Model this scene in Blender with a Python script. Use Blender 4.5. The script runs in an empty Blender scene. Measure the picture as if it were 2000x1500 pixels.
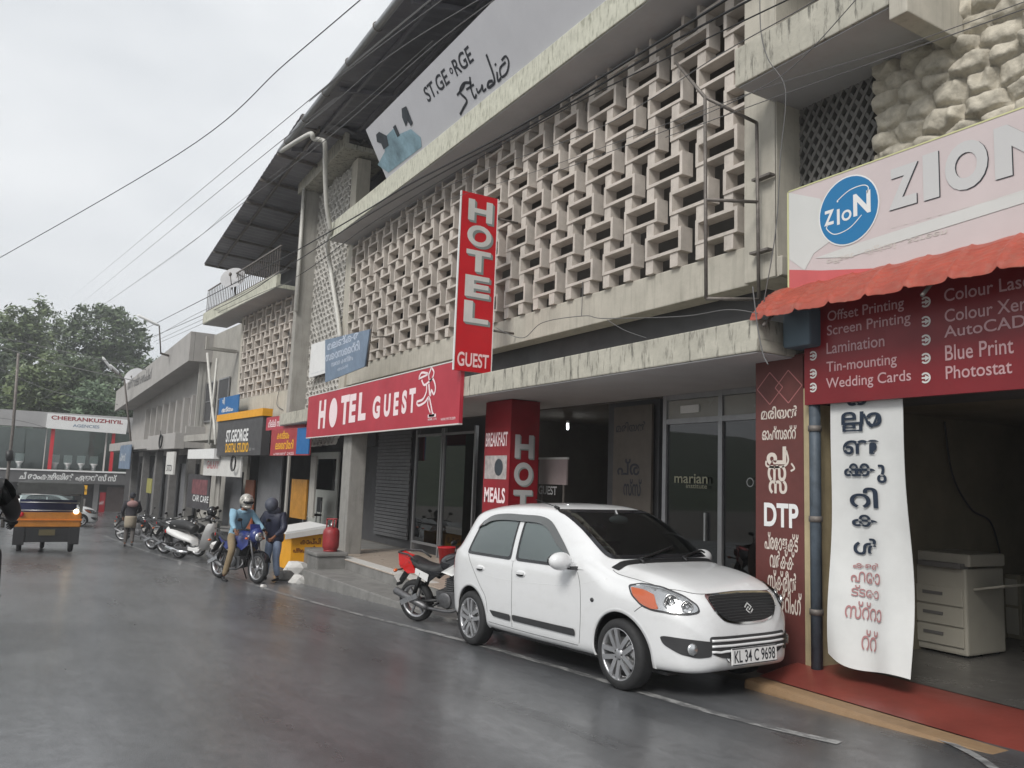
import bpy, bmesh, math, random
import numpy as np
from mathutils import Vector, Matrix
from mathutils.bvhtree import BVHTree
from mathutils.geometry import delaunay_2d_cdt

S = bpy.context.scene
C = S.collection
R_ = math.radians
random.seed(7)

# ------------------------------------------------------------------ camera
F = 1550.0                                    # focal length in pixels of the 2000 px wide photograph
def _c(px, py): return Vector(((px - 1000) / F, -(py - 750) / F, -1.0))
_Y = _c(70, 905).normalized()                 # the street runs along world +Y
_Z = _c(1070, 942).cross(_Y).normalized()
if _Z.y < 0: _Z = -_Z
_X = _Y.cross(_Z)
ROT = Matrix((_X, _Y, _Z))
CAM = Vector((0, 0, 1.66))
cd = bpy.data.cameras.new('camera'); cam = bpy.data.objects.new('camera', cd); C.objects.link(cam)
cd.sensor_width = 36; cd.lens = 36 * F / 2000; cd.clip_start = .05; cd.clip_end = 2000
cam.matrix_world = Matrix.Translation(CAM) @ ROT.to_4x4()
S.camera = cam
# ------------------------------------------------------------------ sky, sun, exposure
SUN_EL, SUN_AZ = 42, 240
w = bpy.data.worlds.new('World'); S.world = w; w.use_nodes = True
nt = w.node_tree; N = nt.nodes; Lk = nt.links
bg = N['Background']; bg.inputs['Strength'].default_value = 0.1
sky = N.new('ShaderNodeTexSky'); sky.sky_type = 'NISHITA'; sky.sun_disc = False
sky.sun_elevation = R_(SUN_EL); sky.sun_rotation = R_(SUN_AZ)
hs = N.new('ShaderNodeHueSaturation'); hs.inputs['Saturation'].default_value = .25; hs.inputs['Value'].default_value = .8
Lk.new(sky.outputs[0], hs.inputs['Color'])
tc = N.new('ShaderNodeTexCoord'); mp = N.new('ShaderNodeMapping'); mp.inputs['Scale'].default_value = (1, 1, 2.2)
nz = N.new('ShaderNodeTexNoise'); nz.inputs['Scale'].default_value = 2.2; nz.inputs['Detail'].default_value = 5; nz.inputs['Roughness'].default_value = .5
rp = N.new('ShaderNodeValToRGB')
rp.color_ramp.elements[0].position = .3; rp.color_ramp.elements[0].color = (.56, .59, .625, 1)
rp.color_ramp.elements[1].position = .72; rp.color_ramp.elements[1].color = (.84, .855, .87, 1)
vm = N.new('ShaderNodeVectorMath'); vm.operation = 'SCALE'; vm.inputs['Scale'].default_value = 7.3
mx = N.new('ShaderNodeMix'); mx.data_type = 'RGBA'; mx.inputs['Factor'].default_value = .9
Lk.new(tc.outputs['Generated'], mp.inputs[0]); Lk.new(mp.outputs[0], nz.inputs[0]); Lk.new(nz.outputs['Fac'], rp.inputs[0])
Lk.new(rp.outputs[0], vm.inputs[0]); Lk.new(hs.outputs[0], mx.inputs['A']); Lk.new(vm.outputs[0], mx.inputs['B']); Lk.new(mx.outputs['Result'], bg.inputs['Color'])
sl = bpy.data.lights.new('sun', 'SUN'); sl.energy = 1.5; sl.angle = R_(20); sl.color = (1, .97, .92)
so = bpy.data.objects.new('sun', sl); C.objects.link(so)
_sd = Vector((math.cos(R_(SUN_EL)) * math.sin(R_(SUN_AZ)), math.cos(R_(SUN_EL)) * math.cos(R_(SUN_AZ)), math.sin(R_(SUN_EL))))
so.rotation_euler = _sd.to_track_quat('Z', 'Y').to_euler()
so.location = (-20, -20, 40)
S.view_settings.view_transform = 'Standard'; S.view_settings.look = 'None'; S.view_settings.gamma = 1
S.view_settings.exposure = 0.80
S.cycles.max_bounces = 8; S.cycles.transparent_max_bounces = 12
try: S.cycles.use_denoising = True
except Exception: pass

# ------------------------------------------------------------------ pixel -> world helpers
def ray(px, py): return ROT @ _c(px, py)
def atX(px, py, x): r = ray(px, py); return CAM + r * (x / r.x)
def atY(px, py, y): r = ray(px, py); return CAM + r * (y / r.y)
def gz(x, y):
    yy = y if y < 36 else 36 + 3.5 * (1 - math.exp(-(y - 36) / 3.5))
    return -.04 * (yy - 5) + .06 * min(max(4 - x, 0), 6)
def gnd(px, py, dz=0.0):
    r = ray(px, py); t = 1.0
    f = lambda t: CAM.z + r.z * t - gz(r.x * t, r.y * t) - dz
    a, b = .5, 90.0
    for _ in range(60):
        m = (a + b) / 2
        if f(m) > 0: a = m
        else: b = m
    return CAM + r * a
def atD(px, py, d): return CAM + ray(px, py) * d

# ------------------------------------------------------------------ materials
def mat(name, col, rough=.6, metal=0.0, spec=.5, var=.0, scale=4.0, bump=0.0, bscale=30.0, streak=0.0, scol=(.03, .03, .028), coat=0.0, emit=None, alpha=1.0, sscale=(6, 6, .5), slo=.5, shi=.75):
    m = bpy.data.materials.new(name); m.use_nodes = True
    n = m.node_tree.nodes; l = m.node_tree.links; b = n['Principled BSDF']
    b.inputs['Base Color'].default_value = (*col, 1); b.inputs['Roughness'].default_value = rough
    b.inputs['Metallic'].default_value = metal; b.inputs['Specular IOR Level'].default_value = spec
    b.inputs['Coat Weight'].default_value = coat; b.inputs['Coat Roughness'].default_value = .05
    if emit: b.inputs['Emission Color'].default_value = (*emit[:3], 1); b.inputs['Emission Strength'].default_value = emit[3]
    if var or bump or streak:
        t = n.new('ShaderNodeNewGeometry')
        src = t.outputs['Position']
        out = None
        if var:
            z = n.new('ShaderNodeTexNoise'); z.inputs['Scale'].default_value = scale; z.inputs['Detail'].default_value = 6; z.inputs['Roughness'].default_value = .65
            l.new(src, z.inputs[0])
            mr = n.new('ShaderNodeMapRange'); mr.inputs[1].default_value = .3; mr.inputs[2].default_value = .7
            mr.inputs[3].default_value = 1 - var; mr.inputs[4].default_value = 1 + var * .5
            l.new(z.outputs['Fac'], mr.inputs[0])
            v = n.new('ShaderNodeVectorMath'); v.operation = 'SCALE'; v.inputs[0].default_value = col
            l.new(mr.outputs[0], v.inputs['Scale']); out = v.outputs[0]
            r2 = n.new('ShaderNodeMapRange'); r2.inputs[3].default_value = min(1, rough + .12); r2.inputs[4].default_value = max(.03, rough - .12)
            l.new(z.outputs['Fac'], r2.inputs[0]); l.new(r2.outputs[0], b.inputs['Roughness'])
        if streak:
            mp_ = n.new('ShaderNodeMapping'); mp_.inputs['Scale'].default_value = sscale
            l.new(src, mp_.inputs[0])
            z = n.new('ShaderNodeTexNoise'); z.inputs['Scale'].default_value = 2.0; z.inputs['Detail'].default_value = 7; z.inputs['Roughness'].default_value = .7
            l.new(mp_.outputs[0], z.inputs[0])
            mr = n.new('ShaderNodeMapRange'); mr.inputs[1].default_value = slo; mr.inputs[2].default_value = shi; mr.inputs[4].default_value = streak
            l.new(z.outputs['Fac'], mr.inputs[0])
            x = n.new('ShaderNodeMix'); x.data_type = 'RGBA'; x.inputs['B'].default_value = (*scol, 1); x.inputs['A'].default_value = (*col, 1)
            if out: l.new(out, x.inputs['A'])
            l.new(mr.outputs[0], x.inputs['Factor']); out = x.outputs['Result']
        if out: l.new(out, b.inputs['Base Color'])
        if bump:
            z = n.new('ShaderNodeTexNoise'); z.inputs['Scale'].default_value = bscale; z.inputs['Detail'].default_value = 5
            l.new(src, z.inputs[0])
            bp = n.new('ShaderNodeBump'); bp.inputs['Strength'].default_value = bump; bp.inputs['Distance'].default_value = .01
            l.new(z.outputs['Fac'], bp.inputs['Height']); l.new(bp.outputs[0], b.inputs['Normal'])
    return m
def glass(name, tint=(.25, .28, .28), refl=.06, rough=.02):
    m = bpy.data.materials.new(name); m.use_nodes = True
    n = m.node_tree.nodes; l = m.node_tree.links; n.clear()
    o = n.new('ShaderNodeOutputMaterial'); t = n.new('ShaderNodeBsdfTransparent'); t.inputs[0].default_value = (*tint, 1)
    g = n.new('ShaderNodeBsdfGlossy'); g.inputs['Roughness'].default_value = rough
    fr = n.new('ShaderNodeFresnel'); fr.inputs['IOR'].default_value = 1.5
    ad = n.new('ShaderNodeMath'); ad.inputs[1].default_value = refl; l.new(fr.outputs[0], ad.inputs[0])
    x = n.new('ShaderNodeMixShader'); l.new(ad.outputs[0], x.inputs[0]); l.new(t.outputs[0], x.inputs[1]); l.new(g.outputs[0], x.inputs[2]); l.new(x.outputs[0], o.inputs[0])
    return m
def srgb(r, g, b):
    f = lambda c: ((c / 255 + .055) / 1.055) ** 2.4 if c > 10 else c / 255 / 12.92
    return (f(r), f(g), f(b))

M = {}
M['beige'] = mat('beige_plaster', (.48, .45, .385), .8, var=.16, scale=2.5, bump=.25, bscale=25, streak=.45, scol=(.16, .15, .12))
M['lattice'] = mat('lattice_concrete', (.58, .525, .47), .8, var=.2, scale=3, bump=.2, bscale=40, streak=.3, scol=(.22, .19, .15), sscale=(3, 3, 1))
M['cream'] = mat('cream_paint', (.55, .545, .455), .75, var=.15, scale=5, bump=.25, bscale=30, streak=.75, scol=(.13, .13, .085), sscale=(9, 9, 2.2), slo=.5, shi=.68)
M['canopy'] = mat('canopy_paint', (.45, .43, .365), .8, var=.2, scale=5, bump=.3, bscale=30, streak=.9, scol=(.05, .048, .04), sscale=(7, 7, 1.2), slo=.52, shi=.66)
M['soffit'] = mat('soffit_paint', (.46, .45, .455), .8, var=.12, scale=2, streak=.35, scol=(.28, .22, .2), sscale=(2, 2, 2))
M['greyplaster'] = mat('grey_plaster', (.36, .345, .315), .85, var=.18, scale=2, bump=.2, bscale=20, streak=.5, scol=(.14, .13, .11))
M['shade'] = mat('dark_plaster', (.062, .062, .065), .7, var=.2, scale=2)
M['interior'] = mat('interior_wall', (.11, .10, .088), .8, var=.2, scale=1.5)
M['black'] = mat('black_plastic', (.012, .012, .013), .45)
M['rubber'] = mat('rubber', (.02, .02, .021), .75, var=.15, scale=30)
M['steel'] = mat('steel', (.42, .42, .42), .35, metal=.9, var=.15, scale=20)
M['alu'] = mat('aluminium', (.36, .36, .37), .4, metal=.7, var=.1, scale=10)
M['chrome'] = mat('chrome', (.7, .7, .7), .12, metal=1)
M['pvc'] = mat('pvc_pipe', (.58, .57, .53), .5, var=.15, scale=5)
M['rust'] = mat('rusty_steel', (.19, .17, .155), .6, metal=.4, var=.35, scale=12)
M['roof'] = mat('roof_sheet', (.26, .255, .28), .55, metal=.2, var=.2, scale=1.2)
M['wire'] = mat('cable', (.02, .02, .021), .6)
M['wiregrey'] = mat('grey_cable', (.12, .12, .12), .6)
M['red'] = mat('red_vinyl', srgb(196, 26, 38), .35, var=.08, scale=3)
M['redpale'] = mat('red_flex', srgb(176, 44, 60), .5, var=.14, scale=1.5, streak=.3, scol=srgb(140, 50, 60), sscale=(2, 2, .5))
M['reddark'] = mat('dark_red_flex', srgb(140, 22, 34), .45, var=.14, scale=2)
M['maroon'] = mat('maroon_paint', srgb(98, 52, 48), .6, var=.2, scale=4)
M['white'] = mat('white_paint', (.75, .75, .74), .45, var=.06, scale=3)
M['offwhite'] = mat('offwhite', (.62, .61, .585), .6, var=.1, scale=3, streak=.2, scol=(.4, .38, .33))
M['greyletter'] = mat('grey_letter', (.42, .42, .42), .5)
M['ink'] = mat('black_ink', (.02, .022, .03), .6)
M['blue'] = mat('blue_paint', srgb(24, 98, 158), .5, var=.12, scale=4)
M['bluedark'] = mat('dark_blue', srgb(34, 48, 110), .35, coat=.5)
M['yellow'] = mat('yellow_paint', srgb(226, 160, 30), .5, var=.12, scale=4)
M['orange'] = mat('orange_paint', srgb(206, 116, 32), .5, var=.2, scale=3)
M['gold'] = mat('gold_letter', srgb(236, 178, 40), .5)
M['glassdark'] = glass('dark_glass', (.12, .13, .14), .05)
M['glass'] = glass('clear_glass', (.62, .68, .68), .03)
M['carglass'] = glass('car_glass', (.42, .47, .47), .06)
M['tile'] = mat('floor_tile', (.46, .38, .31), .3, var=.15, scale=3)
M['concrete'] = mat('step_concrete', (.22, .215, .205), .6, var=.3, scale=3, bump=.4, bscale=25, streak=.4, scol=(.1, .1, .095), sscale=(2, 2, 2))
M['redfloor'] = mat('red_oxide_floor', srgb(128, 62, 54), .35, var=.25, scale=2.5, bump=.15, bscale=20, streak=.4, scol=srgb(90, 60, 52), sscale=(1.5, 1.5, 1.5))
M['mud'] = mat('muddy_kerb', srgb(150, 122, 92), .6, var=.3, scale=4, bump=.4, bscale=18, streak=.5, scol=srgb(92, 84, 72), sscale=(2, 2, 2))

# ------------------------------------------------------------------ mesh helpers
class MB:
    def __init__(s): s.v = []; s.f = []; s.m = []; s.smooth = []
    def add(s, vs, fs, mi=0, sm=False):
        o = len(s.v); s.v += [Vector(v) for v in vs]
        for f in fs: s.f.append([i + o for i in f]); s.m.append(mi); s.smooth.append(sm)
        return s
    def box(s, a, b, mi=0):
        x0, y0, z0 = [min(p, q) for p, q in zip(a, b)]; x1, y1, z1 = [max(p, q) for p, q in zip(a, b)]
        return s.add([(x0, y0, z0), (x1, y0, z0), (x1, y1, z0), (x0, y1, z0), (x0, y0, z1), (x1, y0, z1), (x1, y1, z1), (x0, y1, z1)],
                     [(0, 3, 2, 1), (4, 5, 6, 7), (0, 1, 5, 4), (1, 2, 6, 5), (2, 3, 7, 6), (3, 0, 4, 7)], mi)
    def obox(s, c, u, v, n, hu, hv, hn, mi=0):
        c = Vector(c); u = Vector(u).normalized() * hu; v = Vector(v).normalized() * hv; n = Vector(n).normalized() * hn
        vs = [c + u * a + v * b + n * d for d in (-1, 1) for a, b in ((-1, -1), (1, -1), (1, 1), (-1, 1))]
        return s.add(vs, [(0, 3, 2, 1), (4, 5, 6, 7), (0, 1, 5, 4), (1, 2, 6, 5), (2, 3, 7, 6), (3, 0, 4, 7)], mi)
    def quad(s, a, b, c, d, mi=0): return s.add([a, b, c, d], [(0, 1, 2, 3)], mi)
    def slab(s, pts, n, mi=0):            # polygon extruded by vector n
        n = Vector(n); k = len(pts); P = [Vector(p) for p in pts]
        return s.add(P + [p + n for p in P], [list(range(k))[::-1], list(range(k, 2 * k))] + [(i, (i + 1) % k, (i + 1) % k + k, i + k) for i in range(k)], mi)
    def tube(s, pts, r, seg=8, mi=0, caps=True, sm=True):
        P = [Vector(p) for p in pts]; k = len(P); rr = r if isinstance(r, (list, tuple)) else [r] * k
        vs = []; fs = []; up = None
        for i, p in enumerate(P):
            d = (P[min(i + 1, k - 1)] - P[max(i - 1, 0)])
            d = d.normalized() if d.length > 1e-9 else Vector((0, 0, 1))
            if up is None: up = d.orthogonal().normalized()
            up = (up - d * up.dot(d)); up = up.normalized() if up.length > 1e-6 else d.orthogonal().normalized()
            q = d.cross(up)
            for j in range(seg):
                a = 2 * math.pi * j / seg; vs.append(p + (up * math.cos(a) + q * math.sin(a)) * rr[i])
        for i in range(k - 1):
            for j in range(seg):
                j2 = (j + 1) % seg; fs.append((i * seg + j, i * seg + j2, (i + 1) * seg + j2, (i + 1) * seg + j))
        if caps: fs += [list(range(seg))[::-1], list(range((k - 1) * seg, k * seg))]
        return s.add(vs, fs, mi, sm)
    def lathe(s, prof, c=(0, 0, 0), ax=(0, 0, 1), seg=20, mi=0, sm=True, caps=True):   # prof: (radius, along axis)
        c = Vector(c); ax = Vector(ax).normalized(); u = ax.orthogonal().normalized(); q = ax.cross(u)
        vs = []; fs = []
        for r, h in prof:
            for j in range(seg):
                a = 2 * math.pi * j / seg; vs.append(c + ax * h + (u * math.cos(a) + q * math.sin(a)) * r)
        k = len(prof)
        for i in range(k - 1):
            for j in range(seg):
                j2 = (j + 1) % seg; fs.append((i * seg + j, i * seg + j2, (i + 1) * seg + j2, (i + 1) * seg + j))
        if caps: fs += [list(range(seg))[::-1], list(range((k - 1) * seg, k * seg))]
        return s.add(vs, fs, mi, sm)
    def ell(s, c, r, seg=14, rings=8, mi=0, rot=None):
        c = Vector(c); vs = []; fs = []
        for i in range(rings + 1):
            th = math.pi * i / rings
            for j in range(seg):
                a = 2 * math.pi * j / seg
                p = Vector((r[0] * math.sin(th) * math.cos(a), r[1] * math.sin(th) * math.sin(a), r[2] * math.cos(th)))
                if rot: p = rot @ p
                vs.append(c + p)
        for i in range(rings):
            for j in range(seg):
                j2 = (j + 1) % seg; fs.append((i * seg + j, (i + 1) * seg + j, (i + 1) * seg + j2, i * seg + j2))
        return s.add(vs, fs, mi, True)
    def build(s, name, mats, parent=None, world=True, bevel=0.0):
        me = bpy.data.meshes.new(name)
        off = Vector((0, 0, 0))
        if parent is not None and world:
            inv = world_of(parent).inverted(); vs = [inv @ v for v in s.v]
        else: vs = s.v
        me.from_pydata([tuple(v) for v in vs], [], s.f)
        for m_ in (mats if isinstance(mats, (list, tuple)) else [mats]): me.materials.append(M[m_] if isinstance(m_, str) else m_)
        me.polygons.foreach_set('material_index', s.m); me.polygons.foreach_set('use_smooth', s.smooth)
        me.update()
        if bevel:
            bm = bmesh.new(); bm.from_mesh(me); bmesh.ops.remove_doubles(bm, verts=bm.verts, dist=1e-5)
            es = [e for e in bm.edges if len(e.link_faces) == 2 and e.calc_face_angle(0) > .5]
            bmesh.ops.bevel(bm, geom=es, offset=bevel, segments=2, profile=.6, affect='EDGES', clamp_overlap=True)
            bm.to_mesh(me); bm.free()
        o = bpy.data.objects.new(name, me); C.objects.link(o)
        if parent is not None: o.parent = parent
        return o
WORLD = {}
def world_of(o):
    m_ = o.matrix_basis.copy() if o.parent is None else world_of(o.parent) @ o.matrix_basis
    return m_
def tag(o, label, cat, group=None, kind=None):
    if label: o['label'] = label
    if cat: o['category'] = cat
    if group: o['group'] = group
    if kind: o['kind'] = kind
    return o
def thing(name, label, cat, loc=(0, 0, 0), rz=0.0, group=None, mtx=None):
    o = bpy.data.objects.new(name, None); C.objects.link(o); o.empty_display_size = .2
    if mtx is not None: o.matrix_basis = mtx
    else: o.location = loc; o.rotation_euler = (0, 0, rz)
    o.matrix_basis  # noqa
    return tag(o, label, cat, group)
def struct(o): o['kind'] = 'structure'; return o
def children(o): return [c for c in bpy.data.objects if c.parent == o]
def copy_tree(o, parent=None):
    kids = children(o)
    c = o.copy(); C.objects.link(c)
    if parent is not None: c.parent = parent
    for k in kids: copy_tree(k, c)
    return c
def smooth_path(pts, n=8):
    P = [Vector(p) for p in pts]; out = []
    for i in range(len(P) - 1):
        p0, p1, p2, p3 = P[max(i - 1, 0)], P[i], P[i + 1], P[min(i + 2, len(P) - 1)]
        for j in range(n):
            t = j / n
            out.append(.5 * ((2 * p1) + (p2 - p0) * t + (2 * p0 - 5 * p1 + 4 * p2 - p3) * t * t + (3 * p1 - p0 - 3 * p2 + p3) * t ** 3))
    return out + [P[-1]]

# ------------------------------------------------------------------ flat boards and lettering
class Face:
    """A plane with u running to the right and v up; n points at the viewer of the board."""
    def __init__(s, o, u, v):
        s.o = Vector(o); s.u = Vector(u).normalized(); s.v = Vector(v); s.v = (s.v - s.u * s.v.dot(s.u)).normalized(); s.n = s.u.cross(s.v)
    def p(s, u, v, d=0.0): return s.o + s.u * u + s.v * v + s.n * d
    def px(s, px, py):
        r = ray(px, py); t = (s.o - CAM).dot(s.n) / r.dot(s.n); q = CAM + r * t - s.o
        return q.dot(s.u), q.dot(s.v)
def street(x, y, z=0.0): return Face((x, y, z), (0, -1, 0), (0, 0, 1))      # faces the street
def cross(y, x=0.0, z=0.0): return Face((x, y, z), (1, 0, 0), (0, 0, 1))    # faces back along the street
_tc = {}
def _text_mesh(body, bold, font_space):
    k = (body, bold, font_space)
    if k in _tc: return _tc[k]
    c = bpy.data.curves.new('t', 'FONT'); c.body = body; c.size = 1; c.offset = bold; c.space_character = font_space; c.resolution_u = 5
    o = bpy.data.objects.new('t', c); me = o.to_mesh()
    vs = [v.co.copy() for v in me.vertices]; fs = [list(p.vertices) for p in me.polygons]
    o.to_mesh_clear(); bpy.data.objects.remove(o); bpy.data.curves.remove(c)
    _tc[k] = (vs, fs); return vs, fs
def put_text(mb, f, body, box, bold=0.0, d=.004, shear=0.0, mi=0, space=1.0, skew=0.0):
    vs, fs = _text_mesh(body, bold, space)
    if not vs: return mb
    x0 = min(v.x for v in vs); x1 = max(v.x for v in vs); y0 = min(v.y for v in vs); y1 = max(v.y for v in vs)
    u0, v0, u1, v1 = box; out = []
    for v in vs:
        a = (v.x - x0) / max(x1 - x0, 1e-6); b = (v.y - y0) / max(y1 - y0, 1e-6)
        out.append(f.p(u0 + a * (u1 - u0) + shear * b * (v1 - v0), v0 + b * (v1 - v0) + skew * a, d))
    return mb.add(out, fs, mi)
def pbox(f, px0, py0, px1, py1):          # lower left, upper right pixel of the lettering -> box on the board
    a = f.px(px0, py0); b = f.px(px1, py1); return (a[0], a[1], b[0], b[1])
def board(mb, f, u0, v0, u1, v1, th=.04, d=0.0, mi=0):
    return mb.slab([f.p(u0, v0, d - th), f.p(u1, v0, d - th), f.p(u1, v1, d - th), f.p(u0, v1, d - th)], f.n * th, mi)
def stroke(mb, f, pts, w, d=.004, mi=0, n=6):
    P = smooth_path([(p[0], p[1], 0) for p in pts], n) if len(pts) > 2 else [Vector((p[0], p[1], 0)) for p in pts]
    L_, Rr = [], []
    for i, p in enumerate(P):
        t = P[min(i + 1, len(P) - 1)] - P[max(i - 1, 0)]; t = t.normalized() if t.length > 1e-9 else Vector((1, 0, 0))
        q = Vector((-t.y, t.x, 0)) * (w / 2); L_.append(p + q); Rr.append(p - q)
    k = len(P); vs = [f.p(a.x, a.y, d) for a in L_] + [f.p(a.x, a.y, d) for a in Rr]
    return mb.add(vs, [(i, i + k, i + k + 1, i + 1) for i in range(k - 1)], mi)
def poly(mb, f, pts, d=.004, mi=0): return mb.add([f.p(a, b, d) for a, b in pts], [list(range(len(pts)))], mi)
def disc(mb, f, u, v, ru, rv, d=.004, mi=0, seg=40): return poly(mb, f, [(u + ru * math.cos(2 * math.pi * i / seg), v + rv * math.sin(2 * math.pi * i / seg)) for i in range(seg)], d, mi)
# ================================================================== SETTING
def fbox(mb, f, u0, u1, v0, v1, d0, d1, mi=0):
    P = [f.p(u, v, d) for d in (d0, d1) for u, v in ((u0, v0), (u1, v0), (u1, v1), (u0, v1))]
    return mb.add(P, [(0, 3, 2, 1), (4, 5, 6, 7), (0, 1, 5, 4), (1, 2, 6, 5), (2, 3, 7, 6), (3, 0, 4, 7)], mi)
def sheet(name, xs, ys, dz, m, kind='structure', zf=None):
    mb = MB(); nx, ny = len(xs), len(ys)
    vs = [(x, y, (zf or gz)(x, y) + dz) for y in ys for x in xs]
    mb.add(vs, [(j * nx + i, j * nx + i + 1, (j + 1) * nx + i + 1, (j + 1) * nx + i) for j in range(ny - 1) for i in range(nx - 1)], 0, True)
    o = mb.build(name, m); o['kind'] = kind; return o
def wet_asphalt():
    m = bpy.data.materials.new('wet_asphalt'); m.use_nodes = True
    n = m.node_tree.nodes; l = m.node_tree.links; b = n['Principled BSDF']
    g = n.new('ShaderNodeNewGeometry'); mp_ = n.new('ShaderNodeMapping'); mp_.inputs['Scale'].default_value = (1.0, .35, 1); mp_.inputs['Rotation'].default_value = (0, 0, .05)
    l.new(g.outputs['Position'], mp_.inputs[0])
    a = n.new('ShaderNodeTexNoise'); a.inputs['Scale'].default_value = .9; a.inputs['Detail'].default_value = 7; a.inputs['Roughness'].default_value = .62; l.new(mp_.outputs[0], a.inputs[0])
    f = n.new('ShaderNodeTexNoise'); f.inputs['Scale'].default_value = 90; f.inputs['Detail'].default_value = 3; l.new(g.outputs['Position'], f.inputs[0])
    vo = n.new('ShaderNodeTexVoronoi'); vo.inputs['Scale'].default_value = 140; l.new(g.outputs['Position'], vo.inputs[0])
    r = n.new('ShaderNodeValToRGB'); r.color_ramp.elements[0].position = .32; r.color_ramp.elements[0].color = (.055, .057, .061, 1); r.color_ramp.elements[1].position = .7; r.color_ramp.elements[1].color = (.135, .139, .145, 1)
    l.new(a.outputs['Fac'], r.inputs[0])
    mm = n.new('ShaderNodeMix'); mm.data_type = 'RGBA'; mm.blend_type = 'MULTIPLY'; mm.inputs['Factor'].default_value = .7
    r3 = n.new('ShaderNodeMapRange'); r3.inputs[3].default_value = .55; r3.inputs[4].default_value = 1.5; l.new(f.outputs['Fac'], r3.inputs[0])
    cc = n.new('ShaderNodeCombineXYZ'); [l.new(r3.outputs[0], cc.inputs[i]) for i in range(3)]
    l.new(r.outputs[0], mm.inputs['A']); l.new(cc.outputs[0], mm.inputs['B']); l.new(mm.outputs['Result'], b.inputs['Base Color'])
    r2 = n.new('ShaderNodeMapRange'); r2.inputs[1].default_value = .36; r2.inputs[2].default_value = .66; r2.inputs[3].default_value = .26; r2.inputs[4].default_value = .5
    l.new(a.outputs['Fac'], r2.inputs[0]); l.new(r2.outputs[0], b.inputs['Roughness'])
    bp = n.new('ShaderNodeBump'); bp.inputs['Strength'].default_value = .3; bp.inputs['Distance'].default_value = .006; l.new(vo.outputs['Distance'], bp.inputs['Height'])
    bp2 = n.new('ShaderNodeBump'); bp2.inputs['Strength'].default_value = .25; bp2.inputs['Distance'].default_value = .05; l.new(a.outputs['Fac'], bp2.inputs['Height']); l.new(bp2.outputs[0], bp.inputs['Normal'])
    l.new(bp.outputs[0], b.inputs['Normal']); b.inputs['Specular IOR Level'].default_value = .5
    cw = n.new('ShaderNodeMapRange'); cw.inputs[1].default_value = .34; cw.inputs[2].default_value = .60; cw.inputs[3].default_value = .6; cw.inputs[4].default_value = 1.0; l.new(a.outputs['Fac'], cw.inputs[0]); 
    mp2 = n.new('ShaderNodeMapping'); mp2.inputs['Scale'].default_value = (3.2, .10, 1); mp2.inputs['Rotation'].default_value = (0, 0, .06); l.new(g.outputs['Position'], mp2.inputs[0])
    st2 = n.new('ShaderNodeTexNoise'); st2.inputs['Scale'].default_value = 1.0; st2.inputs['Detail'].default_value = 6; st2.inputs['Roughness'].default_value = .7; l.new(mp2.outputs[0], st2.inputs[0])
    gr2 = n.new('ShaderNodeTexNoise'); gr2.inputs['Scale'].default_value = 9; gr2.inputs['Detail'].default_value = 8; gr2.inputs['Roughness'].default_value = .75; l.new(g.outputs['Position'], gr2.inputs[0])
    m1 = n.new('ShaderNodeMapRange'); m1.inputs[1].default_value = .36; m1.inputs[2].default_value = .60; m1.inputs[3].default_value = .5; m1.inputs[4].default_value = 1.0; l.new(st2.outputs['Fac'], m1.inputs[0])
    m2 = n.new('ShaderNodeMapRange'); m2.inputs[1].default_value = .38; m2.inputs[2].default_value = .58; m2.inputs[3].default_value = .68; m2.inputs[4].default_value = 1.0; l.new(gr2.outputs['Fac'], m2.inputs[0])
    mu = n.new('ShaderNodeMath'); mu.operation = 'MULTIPLY'; l.new(m1.outputs[0], mu.inputs[0]); l.new(m2.outputs[0], mu.inputs[1])
    mu2 = n.new('ShaderNodeMath'); mu2.operation = 'MULTIPLY'; l.new(mu.outputs[0], mu2.inputs[0]); l.new(cw.outputs[0], mu2.inputs[1]); l.new(mu2.outputs[0], b.inputs['Coat Weight'])
    rg_ = n.new('ShaderNodeMapRange'); rg_.inputs[1].default_value = .4; rg_.inputs[2].default_value = .62; rg_.inputs[3].default_value = .88; rg_.inputs[4].default_value = 1.12; l.new(gr2.outputs['Fac'], rg_.inputs[0])
    ml_ = n.new('ShaderNodeVectorMath'); ml_.operation = 'SCALE'; l.new(mm.outputs['Result'], ml_.inputs[0]); l.new(rg_.outputs[0], ml_.inputs['Scale']); l.new(ml_.outputs[0], b.inputs['Base Color'])
    b.inputs['Coat Roughness'].default_value = .24; l.new(bp2.outputs[0], b.inputs['Coat Normal']); bp2.inputs['Strength'].default_value = .12
    return m
M['asphalt'] = wet_asphalt()
M['earth'] = mat('roadside_ground', (.13, .115, .095), .6, var=.3, scale=1.5, bump=.4, bscale=10)
M['line'] = mat('worn_white_line', (.34, .34, .335), .5, var=.35, scale=9, streak=.95, scol=(.10, .10, .103), sscale=(5, 2, 5), slo=.43, shi=.56)
lin = lambda a, b, n: [a + (b - a) * i / (n - 1) for i in range(n)]
gy = lin(-30, 35, 66) + lin(35.5, 43, 16) + [46, 50, 55, 60, 70, 90, 130, 200, 400, 900]
sheet('ground', [-900, -300, -100, -40, -20, -10, -6, -2, 1, 4, 6, 9, 15, 30, 60, 120, 400, 900], gy, -.02, 'earth')
sheet('road', lin(-8, 4.0, 13) + [4.5, 5.0, 5.5], [y for y in gy if y < 61], 0.0, 'asphalt')
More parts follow.
